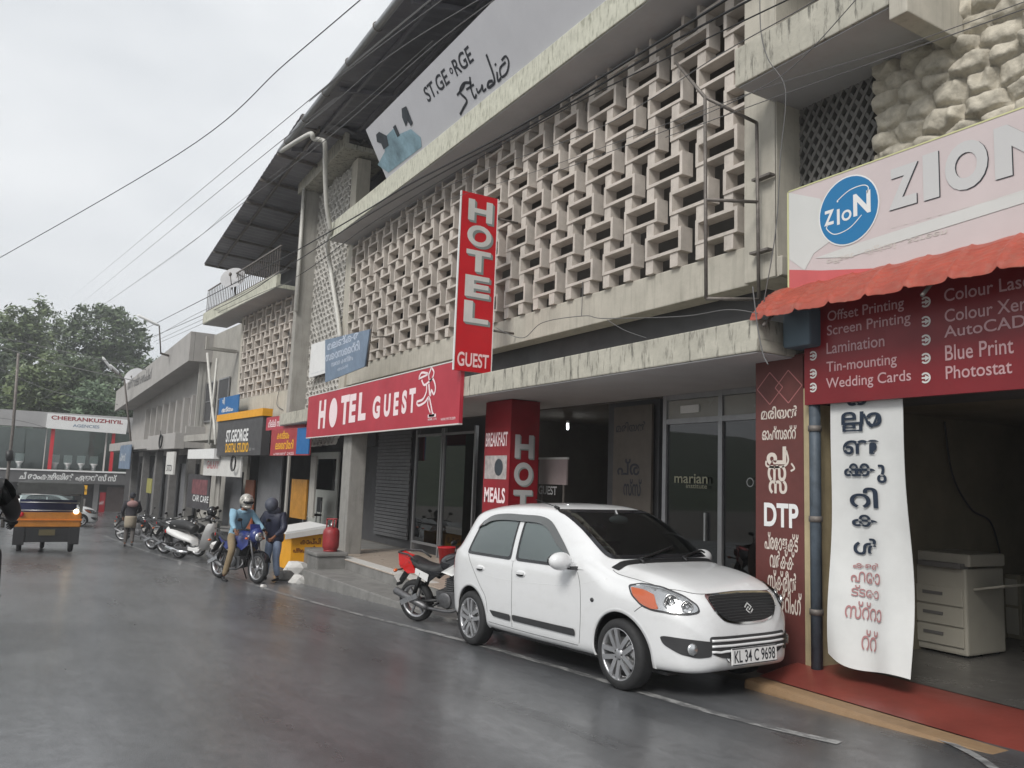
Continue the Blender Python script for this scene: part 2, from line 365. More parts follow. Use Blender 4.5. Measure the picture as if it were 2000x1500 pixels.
# edge line
def ribbon(name, pts, wd, m, dz=.004):
    mb = MB(); P = smooth_path(pts, 10); k = len(P); vs = []
    for i, p in enumerate(P):
        t = (P[min(i + 1, k - 1)] - P[max(i - 1, 0)]); t.z = 0; t.normalize(); q = Vector((-t.y, t.x, 0)) * wd / 2
        for s_ in (1, -1): a = p + q * s_; vs.append((a.x, a.y, gz(a.x, a.y) + dz))
    mb.add(vs, [(2 * i, 2 * i + 1, 2 * i + 3, 2 * i + 2) for i in range(k - 1)]); o = mb.build(name, m); o['kind'] = 'structure'; return o
ribbon('road_marking', [gnd(*p) for p in [(205, 1046), (223, 1054), (292, 1079), (387, 1107), (520, 1150), (640, 1184), (900, 1250), (1050, 1292), (1180, 1330), (1340, 1378), (1500, 1420), (1640, 1452)]], .09, 'line')
ribbon('gutter_stripe', [gnd(*p) for p in [(1600, 1376), (1690, 1400), (1800, 1432), (1900, 1475), (1990, 1540)]], .06, 'line', .008)

# ================================================================== HOTEL BUILDING
hotel = thing('hotel_building', 'long beige two-storey building with a concrete box-lattice screen, grey canopy and deep roof overhang', 'building', (6.5, 12, 0))
XL = 6.42
def bld(fn, name, m, parent=None, bevel=0.0):
    mb = MB(); fn(mb); return mb.build(name, m, parent or hotel, True, bevel)
# --- podium
pod = MB(); pod.box((5.3, 5.9, -1.2), (7.5, 22.6, .03)); pod.build('plinth', 'concrete', hotel)
ft = MB(); ft.box((5.285, 5.89, .03), (7.5, 17.0, .045)); ft.build('tiled_floor', 'tile', hotel)
st = MB()
for i in range(26):                                      # ribbed nosing tiles along the edge
    y = 11.4 + i * .16; st.box((5.29, y, .045), (5.56, y + .10, .052))
st.build('ribbed_tiles', 'offwhite', hotel)
stp = MB(); stp.slab([(4.80, 8.9, -1.2), (5.3, 8.9, -1.2), (5.3, 15.2, -1.2), (4.52, 15.2, -1.2)], (0, 0, 1.06)); stp.build('step', 'concrete', hotel, bevel=.02)
# --- canopy
XC = 5.5
can = MB(); can.box((XC, 4.97, 2.91), (7.36, 21.5, 3.02)); can.box((XC, 4.97, 3.02), (XC + .12, 21.5, 3.215)); can.box((XC + .12, 4.97, 3.02), (7.36, 5.09, 3.215))
can.build('canopy', 'canopy', hotel, bevel=.015)
cs = MB(); cs.box((XC + .02, 4.99, 2.896), (7.34, 21.48, 2.907)); cs.build('canopy_soffit', 'soffit', hotel)
# --- upper beam, dark band, near column
bm_ = MB(); bm_.box((XL, 5.28, 3.85), (XL + .3, 19.2, 4.29)); bm_.build('beam', 'beige', hotel, bevel=.015)
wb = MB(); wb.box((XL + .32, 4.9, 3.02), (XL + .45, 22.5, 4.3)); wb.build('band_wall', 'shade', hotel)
col = MB(); col.box((6.20, 5.35, 3.80), (6.95, 5.78, 7.5)); col.box((6.2, 5.28, 3.80), (6.42, 5.35, 4.0)); col.build('column', 'beige', hotel, bevel=.012)
p2c = MB(); p2c.box((XL - .06, 18.92, 2.9), (XL + .3, 19.36, 7.46)); p2c.box((XL - .06, 18.92, 7.88), (XL + .3, 19.36, 9.75)); p2c.build('column', 'beige', hotel, bevel=.012)
# --- lattice of hollow concrete boxes
def lattice(mb, f, u0, u1, v0, v1, per, pitch, dep, bw=.78, bh=.56, t=.03, phase=0.0):
    rows = int(math.ceil((v1 - v0) / pitch)); H = pitch * bh; st_ = pitch - H; w_ = per * bw; sw = per * .155
    def cl(a, b, c, d, x=dep / 2):
        a = max(a, u0); b = min(b, u1); d = min(d, v1)
        if b - a > .005 and d - c > .004: fbox(mb, f, a, b, c, d, -dep / 2, x)
    for r in range(rows):
        vb = v0 + r * pitch; off = phase - (per * .5 if r % 2 else 0)
        for k in range(-2, int((u1 - u0) / per) + 3):
            a = u0 + off + k * per
            if a > u1 or a + w_ < u0: continue
            cl(a, a + sw, vb, vb + st_, dep / 2 - .015); cl(a + w_ * .68, a + w_ * .68 + sw, vb, vb + st_, dep / 2 - .015)
            z = vb + st_; j = random.uniform(-.006, .006)
            cl(a, a + w_, z, z + t, dep / 2 + j); cl(a, a + w_, z + H - t, z + H, dep / 2 + j)
            cl(a, a + t * 1.15, z + t, z + H - t, dep / 2 + j); cl(a + w_ - t * 1.15, a + w_, z + t, z + H - t, dep / 2 + j)
    return mb
fl = street(XL + .02, 0)
_ph = (fl.px(1270, 535)[0] + 18.92) % .885
bld(lambda mb: lattice(mb, fl, -18.92, -5.79, 4.29, 7.46, .885, .472, .18, .74, .63, .040, _ph), 'lattice_screen', 'lattice')
# --- room behind the lattice
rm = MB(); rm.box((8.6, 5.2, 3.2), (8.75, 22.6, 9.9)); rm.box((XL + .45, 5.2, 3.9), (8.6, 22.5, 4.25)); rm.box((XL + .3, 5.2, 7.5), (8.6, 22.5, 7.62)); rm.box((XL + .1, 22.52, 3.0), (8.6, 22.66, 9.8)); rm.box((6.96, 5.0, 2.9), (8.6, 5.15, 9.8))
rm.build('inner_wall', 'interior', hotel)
# --- ledge carrying the studio board
lg = MB(); lg.box((5.78, 5.0, 7.46), (6.9, 19.0, 7.60)); lg.box((5.78, 5.0, 7.60), (5.92, 19.0, 7.89)); lg.build('ledge', 'cream', hotel, bevel=.012)
ls = MB(); ls.box((5.81, 5.03, 7.445), (6.88, 18.97, 7.458)); ls.build('ledge_soffit', 'soffit', hotel)
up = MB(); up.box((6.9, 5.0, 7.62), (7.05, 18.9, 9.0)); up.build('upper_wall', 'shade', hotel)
# --- stair tower screen of oval rings
def honeycomb(mb, f, u0, u1, v0, v1, pw, ph, dep=.1, th=.028):
    r = 0; v = v0
    while v < v1 + ph:
        off = pw / 2 if r % 2 else 0; u = u0 + off - pw
        while u < u1 + pw:
            cu, cv = u + random.uniform(-.012, .012), v + random.uniform(-.012, .012); a = random.uniform(-.5, .5); seg = 14; ra, rb = pw * random.uniform(.42, .50), ph * random.uniform(.56, .68); vs = []
            if u0 - .02 < cu < u1 + .02 and cv < v1 and cv > v0 - .05:
                for (ka, kb, d) in ((ra, rb, dep / 2), (ra - th, rb - th, dep / 2), (ra - th, rb - th, -dep / 2), (ra, rb, -dep / 2)):
                    for j in range(seg):
                        q = 2 * math.pi * j / seg; x = ka * math.cos(q); y = kb * math.sin(q)
                        vs.append(f.p(cu + x * math.cos(a) - y * math.sin(a), cv + x * math.sin(a) + y * math.cos(a), d))
                fs = [(i * seg + j, i * seg + (j + 1) % seg, ((i + 1) % 4) * seg + (j + 1) % seg, ((i + 1) % 4) * seg + j) for i in range(4) for j in range(seg)]
                mb.add(vs, fs, 0, False)
            u += pw
        v += ph; r += 1
    return mb
M['honey'] = mat('white_screen', (.60, .58, .54), .75, var=.15, scale=4)
bld(lambda mb: honeycomb(mb, street(XL, 0), -22.3, -19.36, 2.5, 9.75, .30, .165), 'ring_screen', 'honey')
tw = MB(); tw.box((5.93, 22.2, 2.4), (6.52, 22.5, 9.8)); tw.build('column', 'greyplaster', hotel, bevel=.015)
te = MB(); te.box((5.88, 18.6, 9.8), (7.2, 22.75, 9.93)); te.box((5.88, 18.6, 9.93), (6.0, 22.75, 10.24)); te.build('tower_slab', 'canopy', hotel, bevel=.015)
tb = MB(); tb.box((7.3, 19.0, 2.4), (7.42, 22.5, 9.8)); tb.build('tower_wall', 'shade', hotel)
# --- roof
rf = MB()
def roofsheet(mb, p0, p1, inn, n=60, amp=.012, th=.02):        # p0->p1 eave, inn = vector up the slope
    p0 = Vector(p0); p1 = Vector(p1); inn = Vector(inn); vs = []
    for i in range(n + 1):
        b = p0.lerp(p1, i / n) + Vector((0, 0, amp if i % 2 else -amp))
        vs += [b, b + inn, b + Vector((0, 0, th)), b + inn + Vector((0, 0, th))]
    fs = []
    for i in range(n):
        a = i * 4; fs += [(a, a + 1, a + 5, a + 4), (a + 2, a + 6, a + 7, a + 3), (a, a + 4, a + 6, a + 2)]
    return mb.add(vs, fs)
roofsheet(rf, (4.8, 20.3, 10.08), (4.8, 3.0, 10.08), (6.0, 0, 1.1), 110)
roof = rf.build('roof', 'roof', hotel)
pl = MB()
for k in range(7): x = 5.3 + k * .85; pl.box((x, 3.0, 10.0 + (x - 4.8) * .183 - .03), (x + .06, 20.2, 10.0 + (x - 4.8) * .183 + .05))
for y in (20.1, 16.2, 12.3, 8.4, 4.5): pl.slab([(4.95, y, 9.98), (10.6, y, 11.02), (10.6, y, 11.12), (4.95, y, 10.08)], (0, .08, 0))
pl.build('purlins', 'roof', roof)
gu = MB(); gu.tube([(4.72, 20.3, 10.0), (4.72, 3.0, 10.0)], .075, 12); gu.build('gutter', 'alu', roof)
for i in range(9):
    gb = MB(); gb.tube([(4.72 + .09 * math.cos(a), 19.6 - i * 1.55, 10.0 + .09 * math.sin(a)) for a in [j * .5 for j in range(13)]], .012, 5)
    gb.build('gutter_bracket', 'rust', roof)
pv = MB()
def drain(mb, pts, r=.055):
    mb.tube(smooth_path(pts, 5), r, 10)
g0 = Vector((4.72, 20.25, 9.97))
drain(pv, [g0, atX(604, 262, 4.78), atX(612, 271, 4.85), atX(630, 274, 5.05), atX(635, 284, 5.12), atX(635, 330, 5.3), atX(638, 400, 5.5), atX(646, 452, 5.72)])
pv.tube(smooth_path([atX(646, 452, 5.72), atX(640, 478, 5.95), atX(645, 520, 6.2), atX(652, 570, 6.25), atX(660, 620, 6.25), atX(664, 660, 6.25)], 5), .055, 10)
pv.build('drainpipe', 'pvc', hotel)
# --- near end: small ledge, fin, diamond screen, pebbled wall
rl = MB(); rl.box((5.66, 3.72, 5.66), (6.95, 5.40, 5.78)); rl.box((5.66, 3.72, 5.78), (5.78, 5.40, 6.06)); rl.build('ledge', 'canopy', hotel, bevel=.012)
rs = MB(); rs.box((5.69, 3.74, 5.646), (6.9, 5.37, 5.657)); rs.build('ledge_soffit', 'soffit', hotel)
fin = MB(); fin.box((5.66, 3.56, 5.52), (6.52, 3.72, 9.6)); fin.build('fin', 'beige', hotel, bevel=.012)
M['diamond'] = mat('weathered_screen', (.17, .165, .155), .85, var=.3, scale=5)
dm = MB(); fd = street(6.62, 0)
for s_ in (1, -1):
    for k in range(-20, 36):
        a = -5.42 + k * .112; pts = []
        u0, v0 = a, 3.6; L2 = 2.3
        u1, v1 = a + s_ * L2 * .62, v0 + L2
        # clip to the panel
        ua, ub, va, vb = -5.42, -4.36, 3.6, 5.72
        t0, t1 = 0., 1.
        du, dv = u1 - u0, v1 - v0
        for p_, q_ in ((-du, u0 - ua), (du, ub - u0), (-dv, v0 - va), (dv, vb - v0)):
            if abs(p_) < 1e-9: continue
            r = q_ / p_
            if p_ < 0: t0 = max(t0, r)
            else: t1 = min(t1, r)
        if t0 < t1 - .02:
            P0 = fd.p(u0 + du * t0, v0 + dv * t0); P1 = fd.p(u0 + du * t1, v0 + dv * t1); dd = (P1 - P0)
            dm.obox((P0 + P1) / 2, dd, Vector((1, 0, 0)).cross(dd), (1, 0, 0), dd.length / 2, .017, .07 + .004 * s_)
dm.build('diamond_screen', 'diamond', hotel)
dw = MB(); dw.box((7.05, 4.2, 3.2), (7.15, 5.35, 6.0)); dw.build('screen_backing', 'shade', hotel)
def pebble_wall():
    rng = np.random.default_rng(5); u = np.linspace(-4.40, -1.2, 250); v = np.linspace(3.9, 8.6, 300)
    U, V = np.meshgrid(u, v); pts = []
    r_ = 0; y = 3.8
    while y < 8.8:
        x = -4.6 + (.1 if r_ % 2 else 0)
        while x < -1.0:
            pts.append((x + rng.uniform(-.045, .045), y + rng.uniform(-.03, .03), rng.uniform(.8, 1.2))); x += .285 * rng.uniform(.8, 1.25)
        y += .185; r_ += 1
    P = np.array(pts); F1 = np.full(U.shape, 9.); F2 = np.full(U.shape, 9.); ID = np.zeros(U.shape, int)
    for i, (px_, py_, s_) in enumerate(P):
        d = np.sqrt(((U - px_) / 1.4) ** 2 + ((V - py_) * 1.15) ** 2) / s_
        c = d < F1; F2 = np.where(c, F1, np.minimum(F2, d)); ID[c] = i; F1 = np.where(c, d, F1)
    e = np.clip((F2 - F1) / .15, 0, 1); h = .05 * np.sqrt(1 - (1 - e) ** 2) + .075 * np.sqrt(np.clip(1 - (F1 / .19) ** 2, 0, 1)) * np.minimum(1, e * 3)
    hr = rng.uniform(.75, 1.25, len(P))[ID]; h = h * hr
    n_ = rng.normal(0, 1, U.shape)
    for _ in range(3): n_ = (n_ + np.roll(n_, 1, 0) + np.roll(n_, -1, 0) + np.roll(n_, 1, 1) + np.roll(n_, -1, 1)) / 5
    n2 = rng.normal(0, 1, U.shape)
    for _ in range(14): n2 = (n2 + np.roll(n2, 1, 0) + np.roll(n2, -1, 0) + np.roll(n2, 1, 1) + np.roll(n2, -1, 1)) / 5
    n2 = n2 / n2.std(); h = h * (.82 + .13 * n2) + n_ * .010
    f = street(6.5, 0); mb = MB(); nx, ny = len(u), len(v)
    vs = [f.p(U[j, i], V[j, i], h[j, i]) for j in range(ny) for i in range(nx)]
    mb.add(vs, [(j * nx + i, j * nx + i + 1, (j + 1) * nx + i + 1, (j + 1) * nx + i) for j in range(ny - 1) for i in range(nx - 1)], 0, True)
    return mb
M['pebble'] = mat('painted_pebbles', (.50, .46, .38), .85, var=.35, scale=7, bump=.8, bscale=35, streak=.4, scol=(.27, .25, .2), sscale=(5, 5, 3))
pebble_wall().build('pebble_wall', 'pebble', hotel)
pe = MB(); pe.box((6.503, 4.25, 3.3), (7.6, 4.40, 8.6)); pe.box((6.7, 1.2, 3.3), (6.8, 4.25, 8.6)); pe.build('wall_end', 'greyplaster', hotel)

# ------------------------------------------------------------------ ground floor of the hotel building
XR = 7.36
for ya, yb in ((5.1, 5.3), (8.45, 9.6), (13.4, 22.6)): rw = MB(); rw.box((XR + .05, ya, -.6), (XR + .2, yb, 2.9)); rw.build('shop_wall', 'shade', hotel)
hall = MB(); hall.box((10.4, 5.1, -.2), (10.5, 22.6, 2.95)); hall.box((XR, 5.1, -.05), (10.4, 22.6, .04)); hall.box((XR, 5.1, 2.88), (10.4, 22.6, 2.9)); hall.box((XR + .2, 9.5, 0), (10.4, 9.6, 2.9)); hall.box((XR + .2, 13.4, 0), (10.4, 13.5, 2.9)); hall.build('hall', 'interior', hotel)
pil = MB(); pil.box((5.6, 15.95, .03), (5.95, 16.45, 2.9)); pil.build('pillar', mat('pillar_grey', (.27, .262, .245), .8, var=.15, streak=.4), hotel, bevel=.02)
pil = MB(); pil.box((6.1, 10.3, .03), (6.57, 11.05, 2.9)); pil.build('pillar', 'shade', hotel, bevel=.02)
# glass shop doors
f = street(XR, 0)
def uz(px, py): return f.px(px, py)
dl, dmid, dr = uz(1300, 1000)[0], uz(1410, 1000)[0], uz(1500, 1000)[0]
ztr = uz(1300, 825)[1]
df = MB()
for a in (dl, dmid, dr): fbox(df, f, a - .035, a + .035, .04, 2.9, -.04, .04)
for z_ in (.10, ztr, 2.86): fbox(df, f, dl + .036, dmid - .036, z_ - .035, z_ + .035, -.038, .038); fbox(df, f, dmid + .036, dr - .036, z_ - .035, z_ + .035, -.038, .038)
dfo = df.build('door_frame', 'alu', hotel)
for a, b in ((dl, dmid), (dmid, dr)):
    g_ = MB(); fbox(g_, f, a + .037, b - .037, .137, ztr - .037, -.006, .006); dg = g_.build('glass_door', 'glassdark', hotel)
    h_ = MB(); fbox(h_, f, (a + b) / 2 + .25, (a + b) / 2 + .28, 1.0, 1.35, .01, .05); h_.build('door_handle', 'steel', dg)
M['frost'] = mat('frosted_glass', (.30, .29, .26), .25, var=.1, scale=2)
g_ = MB(); fbox(g_, f, dl + .037, dmid - .037, ztr + .037, 2.82, -.006, .006); fbox(g_, f, dmid + .037, dr - .037, ztr + .037, 2.82, -.006, .006); g_.build('transom', 'frost', hotel)
lt = MB(); bx = pbox(f, 1332, 808, 1368, 790); fbox(lt, f, bx[0], bx[2], bx[1], bx[3], .008, .03); lt.build('notice_card', 'offwhite', hotel)
db = MB(); db.box((8.9, 5.3, .04), (8.95, 8.4, 2.85)); db.build('office_wall', mat('navy_wall', srgb(22, 24, 48), .5), hotel)
# brown painted panel beside the doors
M['brownpanel'] = mat('brown_panel', (.10, .085, .07), .6, var=.2, scale=3)
bp_ = MB(); a = uz(1200, 980)[0]; b = uz(1275, 980)[0]; fbox(bp_, f, a, b, .05, 2.8, -.0, .04)
bpo = bp_.build('painted_panel', 'brownpanel', hotel)
tx = MB(); put_text(tx, f, 'മരിയൻ', pbox(f, 1208, 845, 1266, 822), .01, .044); put_text(tx, f, 'പ്ര', pbox(f, 1210, 928, 1254, 896), .02, .044); put_text(tx, f, 'സ്സ്', pbox(f, 1222, 968, 1258, 936), .02, .044)
tx.build('lettering', 'ink', bpo)
for ya, yb in ((13.5, 14.9), (14.95, 16.3)):
    mb = MB(); mb.box((XR - .12, ya, .3), (XR - .11, yb, 2.55)); gp = mb.build('glass_panel', 'glassdark', hotel)
    mb = MB()
    for y_ in (ya, yb - .05): mb.box((XR - .15, y_, .05), (XR - .08, y_ + .05, 2.7))
    for z_ in (.25, 2.55): mb.box((XR - .145, ya + .051, z_), (XR - .085, yb - .051, z_ + .05))
    mb.build('panel_frame', 'alu', gp)
# rolling shutter and the doors to the left
sh = MB(); a = f.px(735, 980)[0]; b = f.px(800, 980)[0]
for i in range(30): fbox(sh, f, a, b, .25 + i * .083, .25 + i * .083 + .07, .0, .03 + (.012 if i % 2 else 0))
sh.build('rolling_shutter', mat('shutter', (.14, .14, .145), .5, metal=.3, var=.15, scale=5), hotel)
dk = MB(); a = f.px(605, 980)[0]; b = f.px(660, 980)[0]; fbox(dk, f, a, b, .04, 2.3, 0, .05); dd_ = dk.build('white_door', mat('door_white', (.42, .43, .40), .5, var=.1), hotel)
dk = MB(); fbox(dk, f, a + .25, b - .2, 1.2, 2.1, .05, .055); dk.build('door_pane', 'glassdark', dd_)
lw = MB(); lw.box((5.9, 9.05, .045), (6.0, 9.5, 2.3)); lw = MB()

# wall of the printing shop
zs = MB(); zs.box((6.0, 4.86, -.3), (6.6, 5.43, 2.93)); zs.build('pier', 'maroon', hotel)
zs2 = MB(); zs2.box((5.98, 4.76, -.3), (6.5, 4.857, 2.6)); zs2.build('pier_edge', mat('yellow_plaster', (.40, .33, .2), .8, var=.2, streak=.4), hotel)
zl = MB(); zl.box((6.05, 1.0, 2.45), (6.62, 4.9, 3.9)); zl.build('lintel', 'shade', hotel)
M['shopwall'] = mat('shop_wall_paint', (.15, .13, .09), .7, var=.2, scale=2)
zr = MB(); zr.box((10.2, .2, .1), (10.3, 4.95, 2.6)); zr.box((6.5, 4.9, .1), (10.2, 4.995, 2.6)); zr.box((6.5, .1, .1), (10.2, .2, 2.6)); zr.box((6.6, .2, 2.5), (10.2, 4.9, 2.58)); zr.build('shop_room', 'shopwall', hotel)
zf = MB(); zf.box((6.3, .2, .0), (10.2, 4.9, .15)); zf.build('shop_floor', mat('dark_floor', (.09, .085, .08), .3, var=.2), hotel)
wp = MB(); wp.box((8.0, 2.75, .15), (8.1, 3.35, 2.5)); wp.build('wood_post', mat('pale_wood', (.42, .34, .16), .6, var=.2), hotel)
# red oxide apron and muddy kerb in front of the printing shop
def zred(x, y): return max(.15 - max(0, 5.95 - x) * .16, .07)
xs = [5.5, 5.6, 5.7, 5.8, 5.9, 6.0, 6.15, 6.32]
sheet('red_forecourt', xs, lin(-1, 4.95, 14), 0.0, 'redfloor', zf=zred)
kb = MB(); kb.slab([(5.5, 4.95, -.3), (5.30, 4.95, -.3), (5.22, 3.6, -.3), (5.18, -1, -.3), (5.5, -1, -.3)], (0, 0, .385)); struct(kb.build('kerb', 'mud', bevel=.05))
# ================================================================== SIGNS ON AND AROUND THE HOTEL
# --- studio board leaning out over the ledge
sb = thing('studio_signboard', 'long pale studio signboard with black handwriting leaning out from the top ledge', 'signboard', (5.84, 15.4, 7.9))
fs = Face((5.84, 15.4, 7.9), (0, -1, 0), (-.53, 0, .97))
M['boardgrey'] = mat('board_grey', (.62, .62, .65), .45, var=.06, scale=1.5)
mb = MB(); board(mb, fs, 0, 0, 10.4, 1.12, .05); mb.build('panel', 'boardgrey', sb)
mb = MB(); a_ = fs.px(837, 201); b_ = fs.px(882, 173); put_text(mb, fs, 'ST.GE', (a_[0], a_[1], fs.px(881, 165)[0], a_[1] + .27), .018); c_ = fs.px(885, 156); put_text(mb, fs, 'o', (c_[0], a_[1] + .09, fs.px(890, 150)[0], a_[1] + .2), .02); put_text(mb, fs, 'RGE', (fs.px(893, 150)[0], a_[1], fs.px(929, 125)[0], a_[1] + .27), .018)
mb.build('lettering', 'ink', sb)
q = lambda *a: [fs.px(*p) for p in a]
mb = MB()
for pts, wd in (([(921, 162), (906, 163), (899, 180), (912, 196), (905, 212), (899, 224)], .05), ([(893, 186), (904, 172), (908, 163)], .045), ([(918, 150), (920, 172), (927, 191), (931, 184)], .045), ([(911, 175), (926, 165)], .04),
                ([(931, 172), (934, 181), (940, 174), (942, 166), (944, 178), (950, 173)], .04), ([(963, 158), (955, 160), (953, 170), (960, 168), (966, 154), (950, 106)], .05), ([(971, 140), (973, 158), (979, 152)], .045), ([(988, 121), (977, 134), (980, 150), (990, 142), (994, 122), (988, 110), (980, 118)], .04), ([(967, 124), (969, 128)], .05)):
    stroke(mb, fs, q(*pts), wd, .005)
mb.build('script_lettering', 'ink', sb)
M['teal'] = mat('teal_print', srgb(150, 182, 196), .45, var=.6, scale=1.4); M['darkprint'] = mat('dark_print', srgb(52, 58, 66), .5, var=.3, scale=6)
mb = MB(); poly(mb, fs, q((738, 322), (759, 337), (824, 287), (822, 268), (803, 252), (780, 262), (770, 250), (752, 268), (752, 296)), .006); mb.build('picture', 'teal', sb)
mb = MB()
for pp in (((735, 263), (741, 257), (756, 265), (760, 284), (750, 292), (745, 280), (737, 277)), ((785, 212), (794, 207), (807, 240), (803, 246), (797, 236), (793, 247), (786, 229)), ((768, 248), (773, 243), (782, 264), (777, 268))):
    poly(mb, fs, q(*pp), .009)
mb.build('picture_detail', 'darkprint', sb)

# --- vertical HOTEL sign
Yh = 10.7; fh = cross(Yh)
a = fh.px(900, 371); b = fh.px(964, 731)
hv = thing('vertical_hotel_sign', 'tall narrow red vertical sign reading HOTEL downwards, projecting from the lattice front', 'sign', (a[0], Yh, b[1]))
u0, u1, v0, v1 = fh.px(894, 550)[0], fh.px(966, 550)[0], b[1], a[1]
mb = MB(); board(mb, fh, u0, v0, u1, v1, .05); mb.build('panel', 'red', hv)
mb = MB(); fbox(mb, fh, u0 - .012, u0 + .004, v0, v1, -.03, .006); fbox(mb, fh, u1 - .004, u1 + .01, v0, v1, -.03, .006); mb.build('edge_trim', 'white', hv)
M['bevelgrey'] = mat('grey_bevel', (.22, .25, .24), .5)
mg = MB(); mw = MB(); W_ = u1 - u0
for i, ch in enumerate('HOTEL'):
    vt = v1 - .10 - i * .405; bx = (u0 + W_ * .19, vt - .34, u0 + W_ * .86, vt)
    for k in range(1, 6): put_text(mg, fh, ch, (bx[0] + .008 * k, bx[1] - .007 * k, bx[2] + .008 * k, bx[3] - .007 * k), .035, .0045 + .0002 * k)
    put_text(mw, fh, ch, bx, .035, .0075)
mg.build('letter_bevels', 'bevelgrey', hv); mw.build('lettering', 'offwhite', hv)
mb = MB(); put_text(mb, fh, 'GUEST', (u0 + .05, v0 + .07, u1 - .05, v0 + .29), .02, .006); mb.build('guest_lettering', mat('pink_white', srgb(240, 205, 205), .5), hv)
mb = MB(); mb.tube([fh.p(u1, v1 - .3, -.06), fh.p(u1 + .42, v1 - .3, -.06)], .02); mb.tube([fh.p(u1, v0 + .7, -.06), fh.p(u1 + .42, v0 + .7, -.06)], .02); mb.build('bracket', 'rust', hv)

# --- long HOTEL GUEST board
fg = street(5.44, 0)
hg = thing('hotel_guest_board', 'long red HOTEL GUEST board with a white waiter figure, fixed along the canopy edge', 'signboard', (5.44, 14.9, 2.48))
ga, gb_ = fg.px(600, 820)[0], fg.px(899, 760)[0]
mb = MB(); board(mb, fg, ga, 2.50, gb_, 3.47, .06); mb.build('panel', 'redpale', hg)
mb = MB(); fbox(mb, fg, ga, gb_, 3.47, 3.49, -.06, .004); fbox(mb, fg, ga, gb_, 2.48, 2.50, -.06, .004); mb.build('edge_trim', 'offwhite', hg)
mb = MB(); M['pinkwhite'] = mat('board_letter', srgb(238, 218, 220), .5)
for ch, x0, x1, yb, yt in (('H', 621, 638, 838, 780), ('T', 664, 684, 830, 770), ('E', 681, 697, 826, 768), ('L', 699, 717, 822, 764), ('G', 727, 744, 819, 772), ('U', 749, 764, 815, 768), ('E', 768, 780, 812, 765), ('S', 784, 796, 809, 761), ('T', 798, 813, 807, 757)):
    put_text(mb, fg, ch, pbox(fg, x0, yb, x1, yt), .05)
p_ = fg.px(651, 806); disc(mb, fg, p_[0], p_[1], .27, .32, .004)
mb.build('lettering', 'pinkwhite', hg)
mb = MB(); q = lambda *a: [fg.px(*p) for p in a]
for pts, wd in (([(843, 718), (848, 726), (846, 736), (840, 744), (838, 733), (841, 724), (843, 718)], .035), ([(818, 740), (836, 731), (830, 728), (823, 729), (818, 740)], .035), ([(824, 742), (829, 752), (838, 746), (846, 740), (851, 756), (848, 770), (843, 762), (841, 774)], .04), ([(834, 752), (833, 766), (826, 780), (815, 785), (818, 792), (830, 786), (838, 776), (842, 790), (845, 806), (848, 811), (838, 812)], .04), ([(838, 776), (836, 790), (841, 806)], .03), ([(836, 813), (852, 811)], .05), ([(838, 750), (840, 772)], .05)):
    stroke(mb, fg, q(*pts), wd, .005)
mb.build('waiter_figure', 'pinkwhite', hg)
mb = MB(); put_text(mb, fg, 'RMR 171', pbox(fg, 836, 822, 853, 816), .01); put_text(mb, fg, 'www.rmr in.com', pbox(fg, 861, 822, 890, 812), .0); mb.build('small_lettering', 'pinkwhite', hg)

# --- blue and white flex board tilted on the ring screen
M['flexblue'] = mat('faded_blue_flex', srgb(120, 138, 160), .4, var=.25, scale=2)
fx = Face((6.0, 17.6, 0), (0, -1, 0), (-.12, 0, 1))
o_ = fx.px(636, 745)
fb_ = thing('faded_banner_board', 'faded blue-grey printed board hanging in front of the white ring screen', 'signboard', fx.p(*o_))
mb = MB(); P = [fx.px(*p) for p in ((635, 747), (712, 716), (722, 643), (635, 664))]
mb.slab([fx.p(a, b, -.03) for a, b in P], fx.n * .03); mb.build('panel', 'flexblue', fb_)
mb = MB()
uu0, uu1 = P[0][0], P[1][0]; vv0, vv1 = P[1][1], P[3][1]; wu = uu1 - uu0; hv_ = vv1 - vv0
for t_, x0, x1, y0, y1 in (('മലങ്കര', .12, .92, .70, .92), ('സൊസൈറ്റി', .05, .92, .42, .66), ('സേവന കേന്ദ്രം', .2, .75, .24, .38), ('പുതുപ്പള്ളി', .35, .62, .08, .18)): put_text(mb, fx, t_, (uu0 + wu * x0, vv0 + hv_ * y0, uu0 + wu * x1, vv0 + hv_ * y1), .025, .004)
mb.build('lettering', mat('pale_blue_letter', srgb(196, 205, 220), .5), fb_)
mb = MB(); mb.tube([fx.p(P[1][0] + .03, P[1][1], -.04), fx.p(P[2][0] + .03, P[2][1] + .1, -.04)], .02); mb.tube([fx.p(P[2][0], P[2][1] - .15, -.04), fx.p(P[2][0], P[2][1] - .15, -.45)], .015); mb.build('frame', 'rust', fb_)
fx2 = street(6.2, 0); P = [fx2.px(*p) for p in ((603, 738), (636, 728), (637, 664), (608, 673))]
wb_ = thing('white_board', 'blank white board with small print at its foot, left of the faded blue board', 'board', fx2.p(*P[0]))
mb = MB(); mb.slab([fx2.p(a, b, -.03) for a, b in P], fx2.n * .03); mb.build('panel', 'white', wb_)
mb = MB(); put_text(mb, fx2, 'സഹകരണ സംഘം', pbox(fx2, 609, 731, 634, 722), .0, .004); put_text(mb, fx2, 'ക്ലിപ്തം നമ്പർ', pbox(fx2, 609, 737, 634, 730), .0, .004); mb.build('lettering', 'flexblue', wb_)

